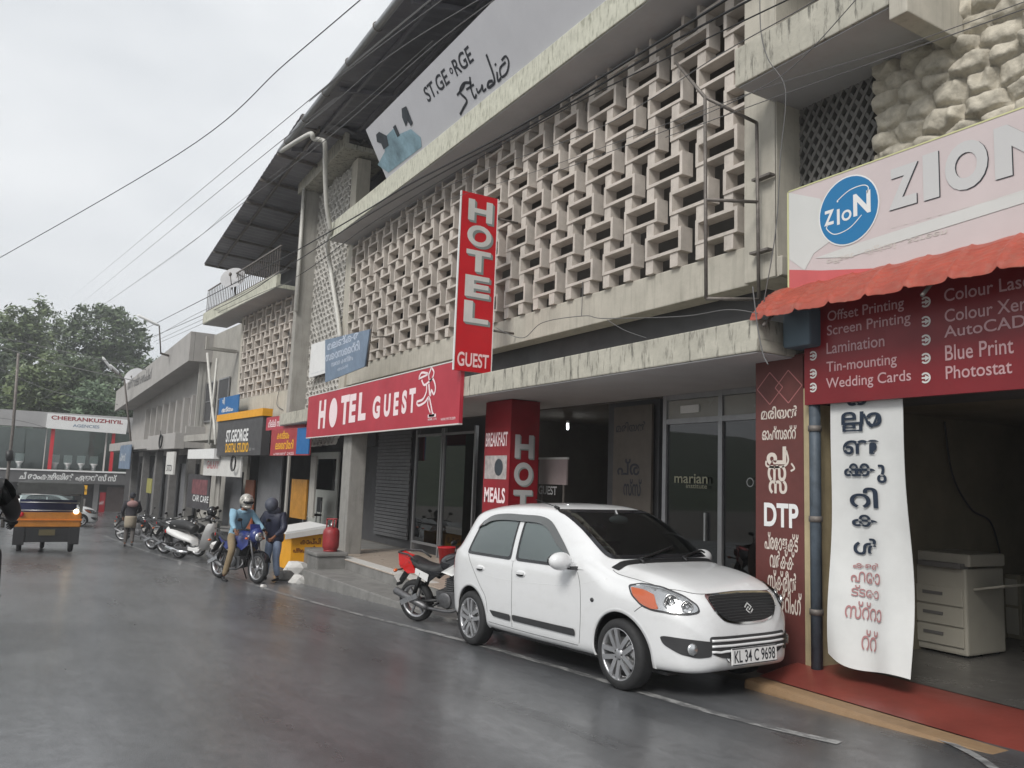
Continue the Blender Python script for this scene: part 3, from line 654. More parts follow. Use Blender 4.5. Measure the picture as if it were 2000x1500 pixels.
# --- ZION printing shop board
fz = street(5.78, 0)
zb = thing('printing_shop_board', 'pale pink and white shop board with a round blue ZION emblem, above the red awning', 'signboard', (5.78, 3.2, 3.5))
zl_, zr_, zv0, zv1 = fz.px(1541, 475)[0], -1.2, 3.48, 4.42
M['palepink'] = mat('pale_pink', (.58, .50, .495), .4, var=.06, scale=2); M['boardwhite'] = mat('board_white', (.60, .60, .58), .4, var=.05, scale=2)
mb = MB(); board(mb, fz, zl_, zv0, zr_, zv1, .08); mb.build('panel', 'palepink', zb)
mb = MB(); q = lambda *a: [fz.px(*p) for p in a]
poly(mb, fz, [(zl_ + .004, zv0 + .30), (zl_ + .004, zv1 - .004)] [::-1] + q((1572, 528), (1590, 495), (1640, 458), (1602, 388)) , .003)
a1 = fz.px(1592, 498); poly(mb, fz, [(a1[0], a1[1] - .03), (a1[0] + .35, a1[1] - .10), (zr_ - .004, zv0 + .33), (zr_ - .004, zv0 + .42), (a1[0] + .4, a1[1] - .0)], .0045)
mb.build('white_field', 'boardwhite', zb)
mb = MB(); poly(mb, fz, [(zl_ + .004, zv0 + .004), (zl_ + 1.0, zv0 + .004), (zl_ + .35, zv0 + .12), (zl_ + .004, zv0 + .2)], .0035); mb.build('red_corner', mat('rose', srgb(196, 92, 92), .45, var=.1), zb)
fbx = MB(); fbox(fbx, fz, zl_ - .015, zl_, zv0, zv1, -.08, .004); fbox(fbx, fz, zl_, zr_, zv1, zv1 + .012, -.08, .004); fbx.build('edge_trim', mat('yellow_trim', srgb(200, 200, 150), .5), zb)
cu = fz.px(1657, 411); cr = fz.px(1716, 400)[0] - cu[0]
mb = MB(); disc(mb, fz, cu[0], cu[1], cr + .012, cr * 1.03 + .012, .005); mb.build('emblem_rim', 'white', zb)
em = MB(); disc(em, fz, cu[0], cu[1], cr, cr * 1.03, .0065); eo = em.build('emblem', mat('emblem_blue', srgb(22, 112, 164), .4), zb)
mb = MB()
for ch, x0, x1, yb, yt in (('Z', 1611, 1630, 443, 408), ('I', 1636, 1641, 440, 408), ('O', 1645, 1664, 434, 407), ('N', 1668, 1701, 424, 370)): put_text(mb, fz, ch, pbox(fz, x0, yb, x1, yt), .035, .008)
stroke(mb, fz, [fz.px(*p) for p in ((1618, 440), (1616, 448), (1632, 458), (1660, 446), (1684, 420))], .008, .008); stroke(mb, fz, [fz.px(*p) for p in ((1636, 393), (1660, 372), (1686, 362), (1697, 366), (1694, 378))], .008, .008); p_ = fz.px(1637, 394); disc(mb, fz, p_[0], p_[1], .008, .008, .0085, seg=12)
mb.build('emblem_lettering', 'white', eo)
mg = MB(); mw = MB()
for ch, x0, x1, yb, yt in (('Z', 1737, 1793, 412, 314), ('I', 1805, 1833, 393, 294), ('O', 1848, 1928, 382, 261), ('N', 1945, 2075, 352, 206)):
    bx = pbox(fz, x0, yb, x1, yt)
    for k in range(1, 3): put_text(mg, fz, ch, (bx[0] + .004 * k, bx[1] - .003 * k, bx[2] + .004 * k, bx[3] - .003 * k), .05, .0045 + .0002 * k)
    put_text(mw, fz, ch, bx, .05, .0065)
mg.build('letter_shadow', 'ink', zb); mw.build('lettering', mat('zion_letter', (.54, .535, .53), .4), zb)
mb = MB(); put_text(mb, fz, 'PUTHANANGADY', pbox(fz, 1741, 446, 2250, 305), .03, .005); put_text(mb, fz, 'offset . digital . screen', pbox(fz, 1615, 504, 1850, 460), .0, .005); mb.build('small_lettering', mat('faint_letter', (.56, .52, .48), .5), zb)
# --- red awning
aw = thing('red_awning', 'red ribbed tile-sheet awning sloping out under the printing shop board', 'awning', (5.78, 3.0, 3.48))
M['awning'] = mat('awning_red', srgb(164, 76, 60), .4, var=.25, scale=6, streak=.65, scol=srgb(150, 104, 90), sscale=(7, 5, 7))
mb = MB(); ny, ns = 230, 48; vs = []
for j in range(ny + 1):
    y = 5.02 - j / ny * 4.6
    ph = (j / ny * 4.6 / .335) % 1.0
    ridge = .030 * math.exp(-((ph - .5) / .055) ** 2) + .006 * math.sin(ph * 2 * math.pi)
    for i in range(ns + 1):
        s_ = i / ns; x = 5.80 - .34 * s_; z = 3.52 - .19 * s_ - .11 * s_ * s_ + ridge * (.4 + .6 * s_) + sum(.011 * math.exp(-((s_ - c_) / .022) ** 2) for c_ in (.30, .42, .54, .66, .78, .90)) * (1 if abs(ph - .5) > .10 else .15) - .012 * max(0, ph - .5) * s_ + .004 * math.sin(j * .37)
        if s_ > .95: z -= (s_ - .95) * (.5 + .35 * math.sin(ph * 2 * math.pi))
        vs.append((x, y, z))
n0 = len(vs); vs += [(a, b, c - .004) for a, b, c in vs]
fs_ = []
for j in range(ny):
    for i in range(ns):
        a = j * (ns + 1) + i; fs_ += [(a, a + 1, a + ns + 2, a + ns + 1), (n0 + a, n0 + a + ns + 1, n0 + a + ns + 2, n0 + a + 1)]
mb.add(vs, fs_, 0, True); mb.build('tile_sheet', 'awning', aw)
mb = MB()
for y in (4.9, 3.4, 1.9): mb.tube([(5.8, y, 3.40), (5.50, y, 3.13)], .015); 
mb.build('support', 'rust', aw)
# --- list of services
fv = street(5.9, 0)
sv = thing('services_board', 'dark red board listing printing services in two columns, under the awning', 'signboard', (5.9, 3.2, 2.44))
a_, b_ = fv.px(1571, 700)[0], -1.2
M['svcred'] = mat('services_red', srgb(120, 20, 28), .38, var=.18, scale=1.5)
mb = MB(); board(mb, fv, a_, 2.435, b_, 3.36, .05); mb.build('panel', 'svcred', sv)
mb = MB()
for t_, bx in (('Offset Printing', (1617, 634, 1766, 592)), ('Screen Printing', (1616, 662, 1779, 626)), ('Lamination', (1615, 692, 1728, 668)), ('Tin-mounting', (1615, 733, 1752, 700)), ('Wedding Cards', (1614, 765, 1780, 735)),
               ('Colour Laser', (1845, 590, 2030, 545)), ('Colour Xerox', (1846, 630, 2045, 590)), ('AutoCAD Plotting', (1845, 667, 2160, 620)), ('Blue Print', (1847, 705, 1980, 672)), ('Photostat', (1848, 741, 1977, 712))):
    bx = pbox(fv, *bx); h_ = .118 if 'g' in t_ or 'Pr' in t_ else .10
    put_text(mb, fv, t_, (bx[0], bx[1], bx[2], bx[1] + h_), .008, .004)
mb.build('lettering', mat('services_letter', srgb(186, 150, 152), .5), sv)
mb = MB()
for px_, ys in ((1588, (631, 662, 695, 730, 757)), (1808, (590, 628, 664, 700, 738))):
    for y_ in ys:
        c = fv.px(px_, y_); pts = [(c[0] + .036 * math.cos(t), c[1] + .036 * math.sin(t)) for t in [-2.4 + k * .37 for k in range(14)]]
        stroke(mb, fv, pts, .014, .004, n=2); poly(mb, fv, [(c[0] + .036, c[1]), (c[0] - .002, c[1] + .022), (c[0] - .002, c[1] - .022)], .0045); stroke(mb, fv, [(c[0] - .03, c[1]), (c[0], c[1])], .014, .004)
mb.build('arrow_bullets', 'offwhite', sv)
# --- painted sign on the pier
fm = street(5.985, 0)
ms = thing('press_pillar_sign', 'narrow maroon pillar sign with cream lettering reading DTP halfway down', 'sign', (5.985, 5.1, .1))
mb = MB(); board(mb, fm, -5.425, .05, -4.865, 2.90, .012); mb.build('panel', 'maroon', ms)
mb = MB()
def fmx(t_, x0, yb, x1, yt, bo=.02): put_text(mb, fm, t_, pbox(fm, x0, yb, x1, yt), bo, .004)
fmx('മരിയൻ', 1487, 820, 1558, 790); fmx('ഓഫ്‌സെറ്റ്', 1489, 860, 1556, 830)
put_text(mb, fm, 'പ', pbox(fm, 1498, 908, 1536, 872), .035, .004); stroke(mb, fm, [fm.px(*p) for p in ((1536, 880), (1540, 900), (1530, 911), (1500, 911), (1497, 900))], .02)
put_text(mb, fm, 'സ', pbox(fm, 1500, 940, 1536, 908), .035, .004); put_text(mb, fm, 'സ', pbox(fm, 1502, 964, 1538, 938), .035, .004); stroke(mb, fm, [fm.px(*p) for p in ((1546, 905), (1552, 915), (1545, 920))], .018)
fmx('പ്രോജക്ട്', 1494, 1072, 1560, 1044); fmx('വർക്ക്', 1504, 1108, 1552, 1078); fmx('സ്ക്രീൻ', 1500, 1150, 1556, 1118); fmx('പ്രിന്റിംഗ്', 1496, 1190, 1566, 1158)
mb.build('lettering', mat('cream_letter', srgb(206, 196, 186), .6), ms)
mb = MB(); put_text(mb, fm, 'DTP', pbox(fm, 1493, 1027, 1560, 985), .03, .005); mb.build('large_lettering', 'white', ms)
mb = MB(); c = fm.px(1522, 757)
for dx, r in ((-.11, .155), (.11, .155)):
    P = [(c[0] + dx - r, c[1]), (c[0] + dx, c[1] + r), (c[0] + dx + r, c[1]), (c[0] + dx, c[1] - r), (c[0] + dx - r, c[1])]
    for k in range(4): stroke(mb, fm, [P[k], P[k + 1]], .01, .005)
mb.build('diamond_mark', mat('pale_red_line', srgb(170, 110, 108), .6), ms)
mb = MB(); poly(mb, fm, [(c[0] - .24, c[1]), (c[0] - .11, c[1] + .13), (c[0], c[1] + .02), (c[0] + .11, c[1] + .13), (c[0] + .24, c[1]), (c[0] + .11, c[1] - .13), (c[0], c[1] - .02), (c[0] - .11, c[1] - .13)], .003); mb.build('diamond_fill', 'maroon', ms)
# --- white cloth banner with painted words
class Cloth(Face):
    def p(s, u, v, d=0.0):
        t = (2.56 - v) / 2.3; a = (u + 4.5) / .5
        d += .05 * math.sin(3.2 * v + 1.2 * a) * t + .16 * t * t - .05 * a * t + .03 * math.sin(7 * a + 2 * v) * t
        return Face.p(s, u + .10 * t * t, v, d)
fc = Cloth((5.97, 0, 0), (0, -1, 0), (0, 0, 1)); L0, L1 = -4.56, -3.88
bn = thing('cloth_banner', 'white cloth banner with black brushed vernacular letters, hanging in the printing shop doorway', 'banner', (5.97, 4.2, 2.5))
mb = MB(); nu, nv = 20, 60; vs = []
for d in (0, -.006):
    for j in range(nv + 1):
        for i in range(nu + 1):
            a = i / nu; vb = .34 - .10 * a - .04 * math.sin(a * 5) ; v = 2.56 - (2.56 - vb) * j / nv
            vs.append(fc.p(L0 + (L1 - L0) * a, v, d))
n0 = (nu + 1) * (nv + 1); fs_ = []
for j in range(nv):
    for i in range(nu):
        a = j * (nu + 1) + i; fs_ += [(a, a + nu + 1, a + nu + 2, a + 1), (n0 + a, n0 + a + 1, n0 + a + nu + 2, n0 + a + nu + 1)]
mb.add(vs, fs_, 0, True); mb.build('cloth', mat('banner_cloth', (.58, .585, .575), .85, var=.08, scale=3), bn)
mb = MB(); mr_ = MB()
def vb_(t_, cy, h, w_, o_=mb, bo=.02, du=0.0):   # centred on the strip at height cy
    c = (L0 + L1) / 2 + du - .03; put_text(o_, fc, t_, (c - w_ / 2, cy - h / 2, c + w_ / 2, cy + h / 2), bo, .016)
vb_('ക', 2.47, .13, .26); vb_('ല', 2.30, .11, .22, du=-.08); vb_('ല', 2.22, .07, .2, du=-.08); vb_('ാ', 2.28, .12, .14, du=.12); stroke(mb, fc, [(-4.22, 2.33), (-4.15, 2.22), (-4.09, 2.33)], .02, .016)
vb_('ണ', 2.05, .12, .36); vb_('ക', 1.86, .11, .2, du=-.08); vb_('ക', 1.86, .11, .2, du=.03); vb_('ു', 1.83, .15, .08, du=.18); vb_('റി', 1.63, .17, .28); vb_('ക', 1.44, .10, .26); vb_('ൾ', 1.23, .14, .24)
vb_('കളർ', 1.07, .07, .24, mr_); vb_('ഫോ', .98, .09, .26, mr_, .01); vb_('ട്ടോ', .87, .09, .24, mr_, .01); vb_('സ്റ്റാ', .72, .14, .3, mr_, .01); vb_('റ്റ്', .50, .16, .14, mr_, .01, du=.05)
mb.build('lettering', mat('banner_ink', srgb(24, 38, 56), .7), bn); mr_.build('faded_lettering', mat('faded_red_ink', srgb(158, 112, 112), .7), bn)
mb = MB(); mb.tube([fc.p(L0 - .05, 2.56, .01), fc.p(L1 + .05, 2.56, .01)], .012); mb.build('rod', 'rust', bn)
# --- red sign cladding the hotel pillar
hp = thing('menu_pillar_sign', 'red panels reading BREAKFAST, MEALS and HOTEL clad round the pillar under the canopy', 'sign', (6.3, 10.6, .1))
f1 = street(6.08, 0); f2 = cross(10.28)
mb = MB(); board(mb, f1, -11.06, .1, -10.27, 2.885, .015); mb.build('menu_panel', 'reddark', hp)
mb = MB(); board(mb, f2, 6.081, .1, 6.60, 2.885, .015); mb.build('hotel_panel', mat('pillar_red', srgb(126, 18, 30), .4, var=.15), hp)
mb = MB(); put_text(mb, f1, 'BREAKFAST', (-11.02, 2.18, -10.34, 2.40), .02); put_text(mb, f1, 'MEALS', (-11.0, 1.32, -10.36, 1.55), .03); mb.build('menu_lettering', 'pinkwhite', hp)
mb = MB(); poly(mb, f1, [(-11.02, 1.68), (-10.34, 1.68), (-10.34, 2.04), (-11.02, 2.04)], .004); poly(mb, f1, [(-11.02, .75), (-10.34, .75), (-10.34, 1.15), (-11.02, 1.15)], .004); mb.build('menu_pictures', mat('menu_print', (.42, .38, .37), .5, var=.4, scale=9), hp)
mb = MB(); disc(mb, f1, -10.58, 1.86, .13, .13, .006, seg=24); disc(mb, f1, -10.62, .95, .2, .13, .006, seg=24); mb.build('picture_plates', 'darkprint', hp)
mg = MB(); mw = MB()
for i, ch in enumerate('HOTEL'):
    vt = 2.36 - i * .415; bx = (6.17, vt - .35, 6.50, vt)
    for k in range(1, 4): put_text(mg, f2, ch, (bx[0] + .008 * k, bx[1] - .007 * k, bx[2] + .008 * k, bx[3] - .007 * k), .035, .0045 + .0002 * k)
    put_text(mw, f2, ch, bx, .035, .0065)
mg.build('letter_bevels', 'bevelgrey', hp); mw.build('lettering', 'greyletter', hp)
# --- small boards in the dining hall entrance
fq = street(6.9, 0)
nb = thing('menu_notice', 'small pale pink notice board beside the red menu pillar', 'notice', fq.p(*fq.px(1080, 985)))
bx = pbox(fq, 1052, 945, 1107, 897); mb = MB(); board(mb, fq, *(bx[0], bx[1], bx[2], bx[3]), .03); mb.build('panel', mat('pink_board', (.36, .29, .285), .5, var=.1), nb)
mb = MB(); fbox(mb, fq, bx[0] - .02, bx[2] + .02, bx[3], bx[3] + .03, -.03, .01); mb.build('top_rail', 'offwhite', nb)
mb = MB(); [fbox(mb, fq, u_ - .015, u_ + .015, .05, bx[1], -.025, -.005) for u_ in (bx[0] + .08, bx[2] - .08)]; mb.build('legs', 'rust', nb)
mb = MB(); put_text(mb, fq, 'GUEST', pbox(fq, 1052, 965, 1088, 950), .02, .004); mb.build('lettering', 'greyletter', nb)
tl = thing('tube_light', 'lit white tube lamp under the dining hall ceiling', 'lamp', (8.2, 11.6, 2.7))
mb = MB(); mb.tube([(7.9, 11.4, 2.68), (8.6, 12.4, 2.68)], .02, 8); mb.build('tube', mat('lit_tube', (.9, .9, .9), emit=(.95, 1, 1, 5)), tl)
mb = MB(); mb.tube([(7.88, 11.37, 2.72), (8.62, 12.43, 2.72)], .028, 6); mb.build('fitting', 'white', tl)
# --- office name on the glass door
mb = MB(); fd_ = street(XR - .05, 0)
put_text(mb, fd_, 'marian', pbox(fd_, 1317, 943, 1382, 926), .01, .0); put_text(mb, fd_, 'institute', pbox(fd_, 1340, 953, 1381, 946), .0, .0)
nm = mb.build('door_lettering', mat('door_letter', (.30, .29, .2), .5)); tag(nm, 'pale lettering reading marian on the dark glass office door', 'lettering')
mb = MB(); c = fd_.px(1465, 942); stroke(mb, fd_, [(c[0] + .05 * math.cos(t), c[1] + .05 * math.sin(t)) for t in lin(0, 6.3, 20)], .012, 0, n=1); nm2 = mb.build('door_emblem', M['greyletter']); tag(nm2, 'small round pale emblem on the right glass office door', 'emblem')
# ================================================================== BUILDINGS FURTHER ALONG THE STREET
A_ = Vector((-.087, .996, 0)); B_ = Vector((.996, .087, 0))
def LF(b, o=Vector((6.3, 22.55, 0))): return Face(o + B_ * b, -A_, (0, 0, 1))
lb = thing('latticed_shop_building', 'second beige building with a small lattice bay and railed balcony, beyond the stair tower', 'building', (6.3, 24.5, -.7))
f0 = LF(0.0); fe = LF(-.75)
ua, ub = f0.px(474, 700)[0], f0.px(574, 660)[0]; va = f0.px(562, 762)[1]; vt_ = f0.px(576, 548)[1]
mb = MB(); lattice(mb, f0, ua, ub, va, 7.1, .885, .472, .16, .74, .63, .042, .1); mb.build('lattice_screen', 'lattice', lb)
mb = MB(); fbox(mb, f0, ua - .15, -.1, va - .75, va, -.3, .06); fbox(mb, f0, ua - .22, ua, va, 7.1, -.3, .05); mb.build('beam', 'beige', lb)
mb = MB(); fbox(mb, f0, -12, -.1, -1.5, 9.6, -2.4, -2.3); fbox(mb, f0, -6.9, -.1, 4.0, 4.12, -2.3, -.31); mb.build('back_wall', 'shade', lb)
z2 = fe.px(580, 540)[1]
mb = MB(); fbox(mb, fe, -8.4, -.5, z2, z2 + .12, -.9, 0); fbox(mb, fe, -8.4, -.5, z2 + .12, z2 + .42, -.12, 0); bal = mb.build('balcony', 'cream', lb, bevel=.01)
mb = MB(); fbox(mb, fe, -8.37, -.53, z2 - .012, z2 - .003, -.88, -.02); mb.build('balcony_soffit', 'soffit', lb)
mb = MB()
for zz in (1.25, .46): fbox(mb, fe, -8.3, -.5, z2 + zz, z2 + zz + .04, -.1, -.06)
for i in range(38): u = -8.3 + i * .208; mb.obox(fe.p(u, z2 + .85, -.08), fe.u, fe.v, fe.n, .010, .37, .010)
mb.build('railing', 'rust', lb)
mb = MB(); fbox(mb, f0, -7.6, -6.2, z2 + .1, z2 + .7, -1.2, -.2); mb.build('roof_block', 'greyplaster', lb)
r2 = MB(); roofsheet(r2, (5.12, 33.6, 9.98), (4.70, 18.3, 10.22), (6.0, .5, -.18), 90, .015)
r2o = r2.build('sheet_roof', 'roof', lb)
mb = MB()
for k in range(5):
    x = 5.6 + k * 1.15; mb.slab([(x + .0, 33.5, 9.86 - (x - 5.1) * .03), (x - .4, 18.6, 10.1 - (x - 5.1) * .03), (x - .4, 18.6, 10.18 - (x - 5.1) * .03), (x, 33.5, 9.94 - (x - 5.1) * .03)], (.05, 0, 0))
for k in range(8):
    y = 33.4 - k * 2.1; x = 5.12 - (33.6 - y) * .0275; z = 9.98 + (33.6 - y) * .0157; mb.slab([(x, y, z - .12), (x + 5.8, y + .4, z - .3), (x + 5.8, y + .4, z - .22), (x, y, z - .04)], (0, .06, 0))
mb.build('purlins', 'rust', r2o)
mb = MB(); mb.tube([(5.9, 22.15, 9.8), (5.92, 22.15, 6.2)], .05, 8); mb.build('drainpipe', 'pvc', lb)
# recessed bay further on, with its lower ledge
fr_ = LF(-.35)
p1 = fr_.px(402, 682); p2_ = fr_.px(478, 640)
mb = MB(); fbox(mb, fr_, p1[0], -9.4, p1[1] - .0, p1[1] + .12, -1.2, 0); fbox(mb, fr_, p1[0], -9.4, p1[1] + .12, p1[1] + .5, -.12, 0); mb.build('lower_ledge', 'greyplaster', lb, bevel=.01)
mb = MB(); fbox(mb, LF(.9), -14.5, -7.1, -1, 7.4, -.1, 0); mb.build('bay_wall', 'greyplaster', lb)
for i in range(2):
    mb = MB(); fw_ = LF(.86); u_ = -13.2 + i * 1.9; fbox(mb, fw_, u_, u_ + 1.3, 3.7, 5.3, -.02, .03); wn = mb.build('window', 'shade', lb)
    mb = MB()
    for (a, b, c, d) in ((u_ - .06, u_, 3.64, 5.36), (u_ + 1.3, u_ + 1.36, 3.64, 5.36), (u_, u_ + 1.3, 3.64, 3.7), (u_, u_ + 1.3, 5.3, 5.36), (u_, u_ + 1.3, 4.5, 4.54)): fbox(mb, fw_, a, b, c, d, .0, .045)
    mb.build('window_frame', 'alu', wn)
fp_ = LF(-.42); dp = MB(); dp.tube([fp_.p(*fp_.px(405, 690)), fp_.p(*fp_.px(413, 780)), fp_.p(*fp_.px(419, 832)), fp_.p(*fp_.px(421, 868))], .05, 8); dp.tube([fp_.p(*fp_.px(424, 700)), fp_.p(*fp_.px(408, 868))], .04, 8); dp.build('drainpipe', 'pvc', lb)
# shop fronts below
fsf = LF(-.2)
mb = MB(); fbox(mb, fsf, -12, -.1, 2.75, 3.0, -2.2, -.0); mb.build('shop_canopy', 'greyplaster', lb)
mb = MB(); fbox(mb, fsf, -12, .5, -1.2, -.28, -3.0, .1); mb.build('plinth', 'concrete', lb)
def shop_bit(px0, py0, px1, py1, name, m, f=fsf, d=(-.05, .0), par=None):
    mb = MB(); a, b, c, d_ = pbox(f, px0, py0, px1, py1); fbox(mb, f, a, c, b, d_, *d); return mb.build(name, m, par or lb)
M['shutter2'] = mat('grey_shutter', (.17, .17, .178), .55, metal=.2, var=.12, scale=3)
fsi = LF(.35)
shop_bit(432, 1040, 474, 922, 'shutter', 'shutter2', fsi); shop_bit(497, 1030, 552, 885, 'shutter', 'shutter2', fsi)
shop_bit(473, 1030, 497, 938, 'orange_panel', mat('orange_panel_paint', srgb(150, 82, 50), .5, var=.2), fsi)
op = shop_bit(565, 1010, 600, 937, 'yellow_panel', mat('amber_panel', srgb(172, 120, 38), .5, var=.25), LF(-.1))
shop_bit(553, 1020, 566, 880, 'pillar', 'greyplaster', LF(-.12)); shop_bit(600, 1010, 618, 890, 'pillar', 'greyplaster', LF(-.12))
shop_bit(412, 1050, 430, 930, 'pillar', 'greyplaster', LF(-.12))
mb = MB(); ft_ = LF(-.095); put_text(mb, ft_, 'PHOTO', pbox(ft_, 563, 1000, 572, 946), .0, .0); mb.build('panel_lettering', 'ink', op)
# --- signs along it
def simple_sign(name, label, cat, f, px, mname, texts, th=.06, tmat='white', trims=()):
    a = pbox(f, *px); t = thing(name, label, cat, f.p(a[0], a[1]))
    mb = MB(); board(mb, f, a[0], a[1], a[2], a[3], th); mb.build('panel', mname, t)
    for i, (body, bx, bo, mm) in enumerate(texts):
        mb = MB(); put_text(mb, f, body, pbox(f, *bx), bo, .005); mb.build('lettering', mm, t)
    for (bx, mm, nm, d) in trims:
        mb = MB(); b = pbox(f, *bx); fbox(mb, f, b[0], b[2], b[1], b[3], -.02, d); mb.build(nm, mm, t)
    return t
fk = LF(-.62)
simple_sign('digital_studio_sign', 'dark grey studio sign with white and yellow lettering under an orange-yellow strip', 'signboard', fk, (421, 890, 514, 812), mat('sign_charcoal', (.065, .062, .066), .4, var=.1),
            [('ST.GEORGE', (441, 864, 486, 836), .03, 'white'), ('DIGITAL STUDIO', (440, 884, 486, 864), .02, 'gold'), ('☎ 242', (486, 880, 498, 874), .0, 'greyletter')], .25, trims=[((421, 834, 516, 803), 'yellow', 'top_strip', .02)] if False else [])
a = pbox(fk, 421, 890, 514, 812); mb = MB(); fbox(mb, fk, a[0] - .05, a[2] + .08, a[3], a[3] + .22, -.25, .05); tag(mb.build('fascia_strip', 'yellow'), 'orange-yellow strip running along the top of the dark studio sign', 'trim')
fk3 = LF(-.75)
simple_sign('red_vernacular_sign', 'slim red sign with pale vernacular lettering, left of the long HOTEL GUEST board', 'signboard', fk3, (519, 841, 597, 806), mat('rose_sign', srgb(176, 56, 72), .5, var=.1), [('മില്ലി സ്റ്റോഴ്‌സ് ജനത', (524, 835, 594, 812), .02, 'pinkwhite')], .05)
fk4 = LF(-.9)
simple_sign('red_blue_sign', 'small red and blue shop sign with yellow lettering, below the slim red vernacular sign', 'signboard', fk4, (527, 890, 606, 833), mat('red_sign2', srgb(160, 52, 56), .5, var=.15),
            [('കോട്ടയം', (541, 858, 566, 840), .02, 'gold'), ('ലൈബ്രറി', (538, 878, 574, 858), .02, 'gold'), ('ഫോൺ 2425', (534, 889, 574, 882), .0, 'pinkwhite')], .05, trims=[((578, 887, 606, 834), 'blue', 'blue_half', .006)])
simple_sign('blue_sign', 'torn-edged blue sign with white marks at the foot of the small lattice bay', 'sign', LF(-.45), (425, 826, 467, 770), 'blue', [('ഭദ്രം', (433, 806, 456, 792), .02, 'white'), ('എ', (434, 792, 440, 776), .02, 'white')], .03)
simple_sign('white_fascia_board', 'plain white fascia board left of the dark grey studio sign', 'board', LF(-.7), (366, 896, 419, 876), 'white', [], .2)
simple_sign('grey_signboard', 'grey-white shop board with faint red print under the dark grey studio sign', 'signboard', LF(-.45), (396, 928, 472, 892), 'offwhite', [('GALAXY', (404, 915, 428, 900), .0, 'redpale')], .05)
simple_sign('dark_poster', 'dark shop poster with a red and white picture beside the parked scooters', 'poster', LF(-.35), (363, 990, 411, 928), mat('poster_dark', (.05, .045, .05), .4, var=.2), [('CAR CARE', (376, 978, 408, 970), .01, 'white')], .04, trims=[((374, 964, 406, 938), mat('poster_pic', srgb(120, 72, 76), .5, var=.5, scale=5), 'picture', .004)])
# ring of cable hung on the board
cc = thing('cable_coil', 'black cable coil hung in front of the grey-white board beneath the studio sign', 'cable', LF(-.55).p(*LF(-.55).px(457, 905)))
mb = MB(); c = LF(-.55).px(457, 905); ff_ = LF(-.55)
for k in range(3): mb.tube([ff_.p(c[0] + (.2 + .02 * k) * math.cos(t), c[1] + (.22 + .015 * k) * math.sin(t), .02 * k) for t in lin(0, 6.28, 24)], .012, 5)
mb.build('loops', 'wire', cc)

# ================================================================== GREY TWO-STOREY BUILDING
gb2 = thing('grey_parapet_building', 'grey two-storey shop building with a deep overhanging parapet and a corrugated side wall', 'building', (5.1, 35.5, -1.2))
g0_ = Vector((5.12, 35.5, 0)); g1_ = Vector((4.0, 56.5, 0)); gu_ = (g0_ - g1_).normalized()
fgb = Face(g0_, gu_, (0, 0, 1)); Lg = (g1_ - g0_).length
zt0, zb0 = fgb.px(360, 655)[1], fgb.px(360, 708)[1]; ut, zt1 = fgb.px(224, 766); ul, zb1 = fgb.px(224, 803)
Lg = min(Lg, -ut)
M['greyb'] = mat('grey_building_paint', (.37, .355, .34), .8, var=.12, scale=1.2, streak=.35, scol=(.2, .19, .18), sscale=(3, 3, .6))
mb = MB(); mb.slab([fgb.p(-Lg, zb1, 0), fgb.p(0, zb0, 0), fgb.p(0, zt0, 0), fgb.p(-Lg, zt1, 0)], fgb.n * -.18); mb.slab([fgb.p(-.15, zb0, -.19), fgb.p(-.15, zt0, -.19), fgb.p(-.15, zt0, -1.9), fgb.p(-.15, zb0 + .05, -1.9)], fgb.u * .15)
mb.slab([fgb.p(-Lg, zb1 + .15, -.2), fgb.p(-.16, zb0 + .15, -.2), fgb.p(-.16, zb0 + .15, -5), fgb.p(-Lg, zb1 + .15, -5)], (0, 0, .12)); mb.build('parapet', 'greyb', gb2)
mb = MB(); mb.slab([fgb.p(-Lg, -1.6, -1.1), fgb.p(-.3, -1.6, -1.1), fgb.p(-.3, zb0 + .2, -1.1), fgb.p(-Lg, zb1 + .2, -1.1)], fgb.n * -.2); mb.build('wall', 'greyb', gb2)
mb = MB(); fbox(mb, fgb, -Lg, -.31, -1.55, 2.3, -1.095, -1.0); mb.build('shop_front', 'shade', gb2)
mb = MB()
for i in range(26):
    d = -.55 - i * .075; mb.obox(fgb.p(-.3 + (.02 if i % 2 else 0), (3.2 + zb0) / 2, d), fgb.n, fgb.v, fgb.u, .0375, (zb0 - 3.2) / 2, .05)
mb.build('corrugated_side', mat('corrugated_sheet', (.40, .39, .365), .55, metal=.1, var=.1, scale=2), gb2)
for i in range(9): mb = MB(); u = -1.2 - i * 1.7; fbox(mb, fgb, u, u + .18, 3.2, 5.0, -1.1, -.85); mb.build('pilaster', 'greyb', gb2)
for i in range(8):
    u = -1.0 - i * 1.7 - .2; mb = MB(); fbox(mb, fgb, u - 1.15, u - .1, 3.5, 4.7, -1.1, -1.07); mb.build('window', 'shade', gb2)
zc0 = fgb.px(330, 878)[1]; zc1 = fgb.px(335, 848)[1]
mb = MB(); fbox(mb, fgb, -6.5, -.1, zc0, zc1, -.15, .25); fbox(mb, fgb, -.25, -.1, zc0 + .05, zc1 + .3, -2.6, -.151); fbox(mb, fgb, -Lg, -6.6, zc0 + .1, zc1 - .1, -.15, .1); fbox(mb, fgb, -Lg, -.26, zc0 + .05, zc0 + .2, -1.1, -.151); mb.build('balcony_band', 'greyb', gb2, bevel=.02)
for i in range(5): mb = MB(); u = -.3 - i * 3.6; fbox(mb, fgb, u - .4, u, -1.6, zc0 + .05, -.7, -.4); mb.build('shop_pillar', mat('dark_pillar', (.16, .155, .15), .8, var=.2) if i == 0 else bpy.data.materials['dark_pillar'], gb2)
for i in range(9): u = -.6 - i * 1.75; mb = MB(); fbox(mb, fgb, u - 1.4, u - .05, -1.3, 1.9, -.9, -.85); mb.build('shutter', ['shade', 'shutter2', 'shade', 'shade'][i % 4], gb2)
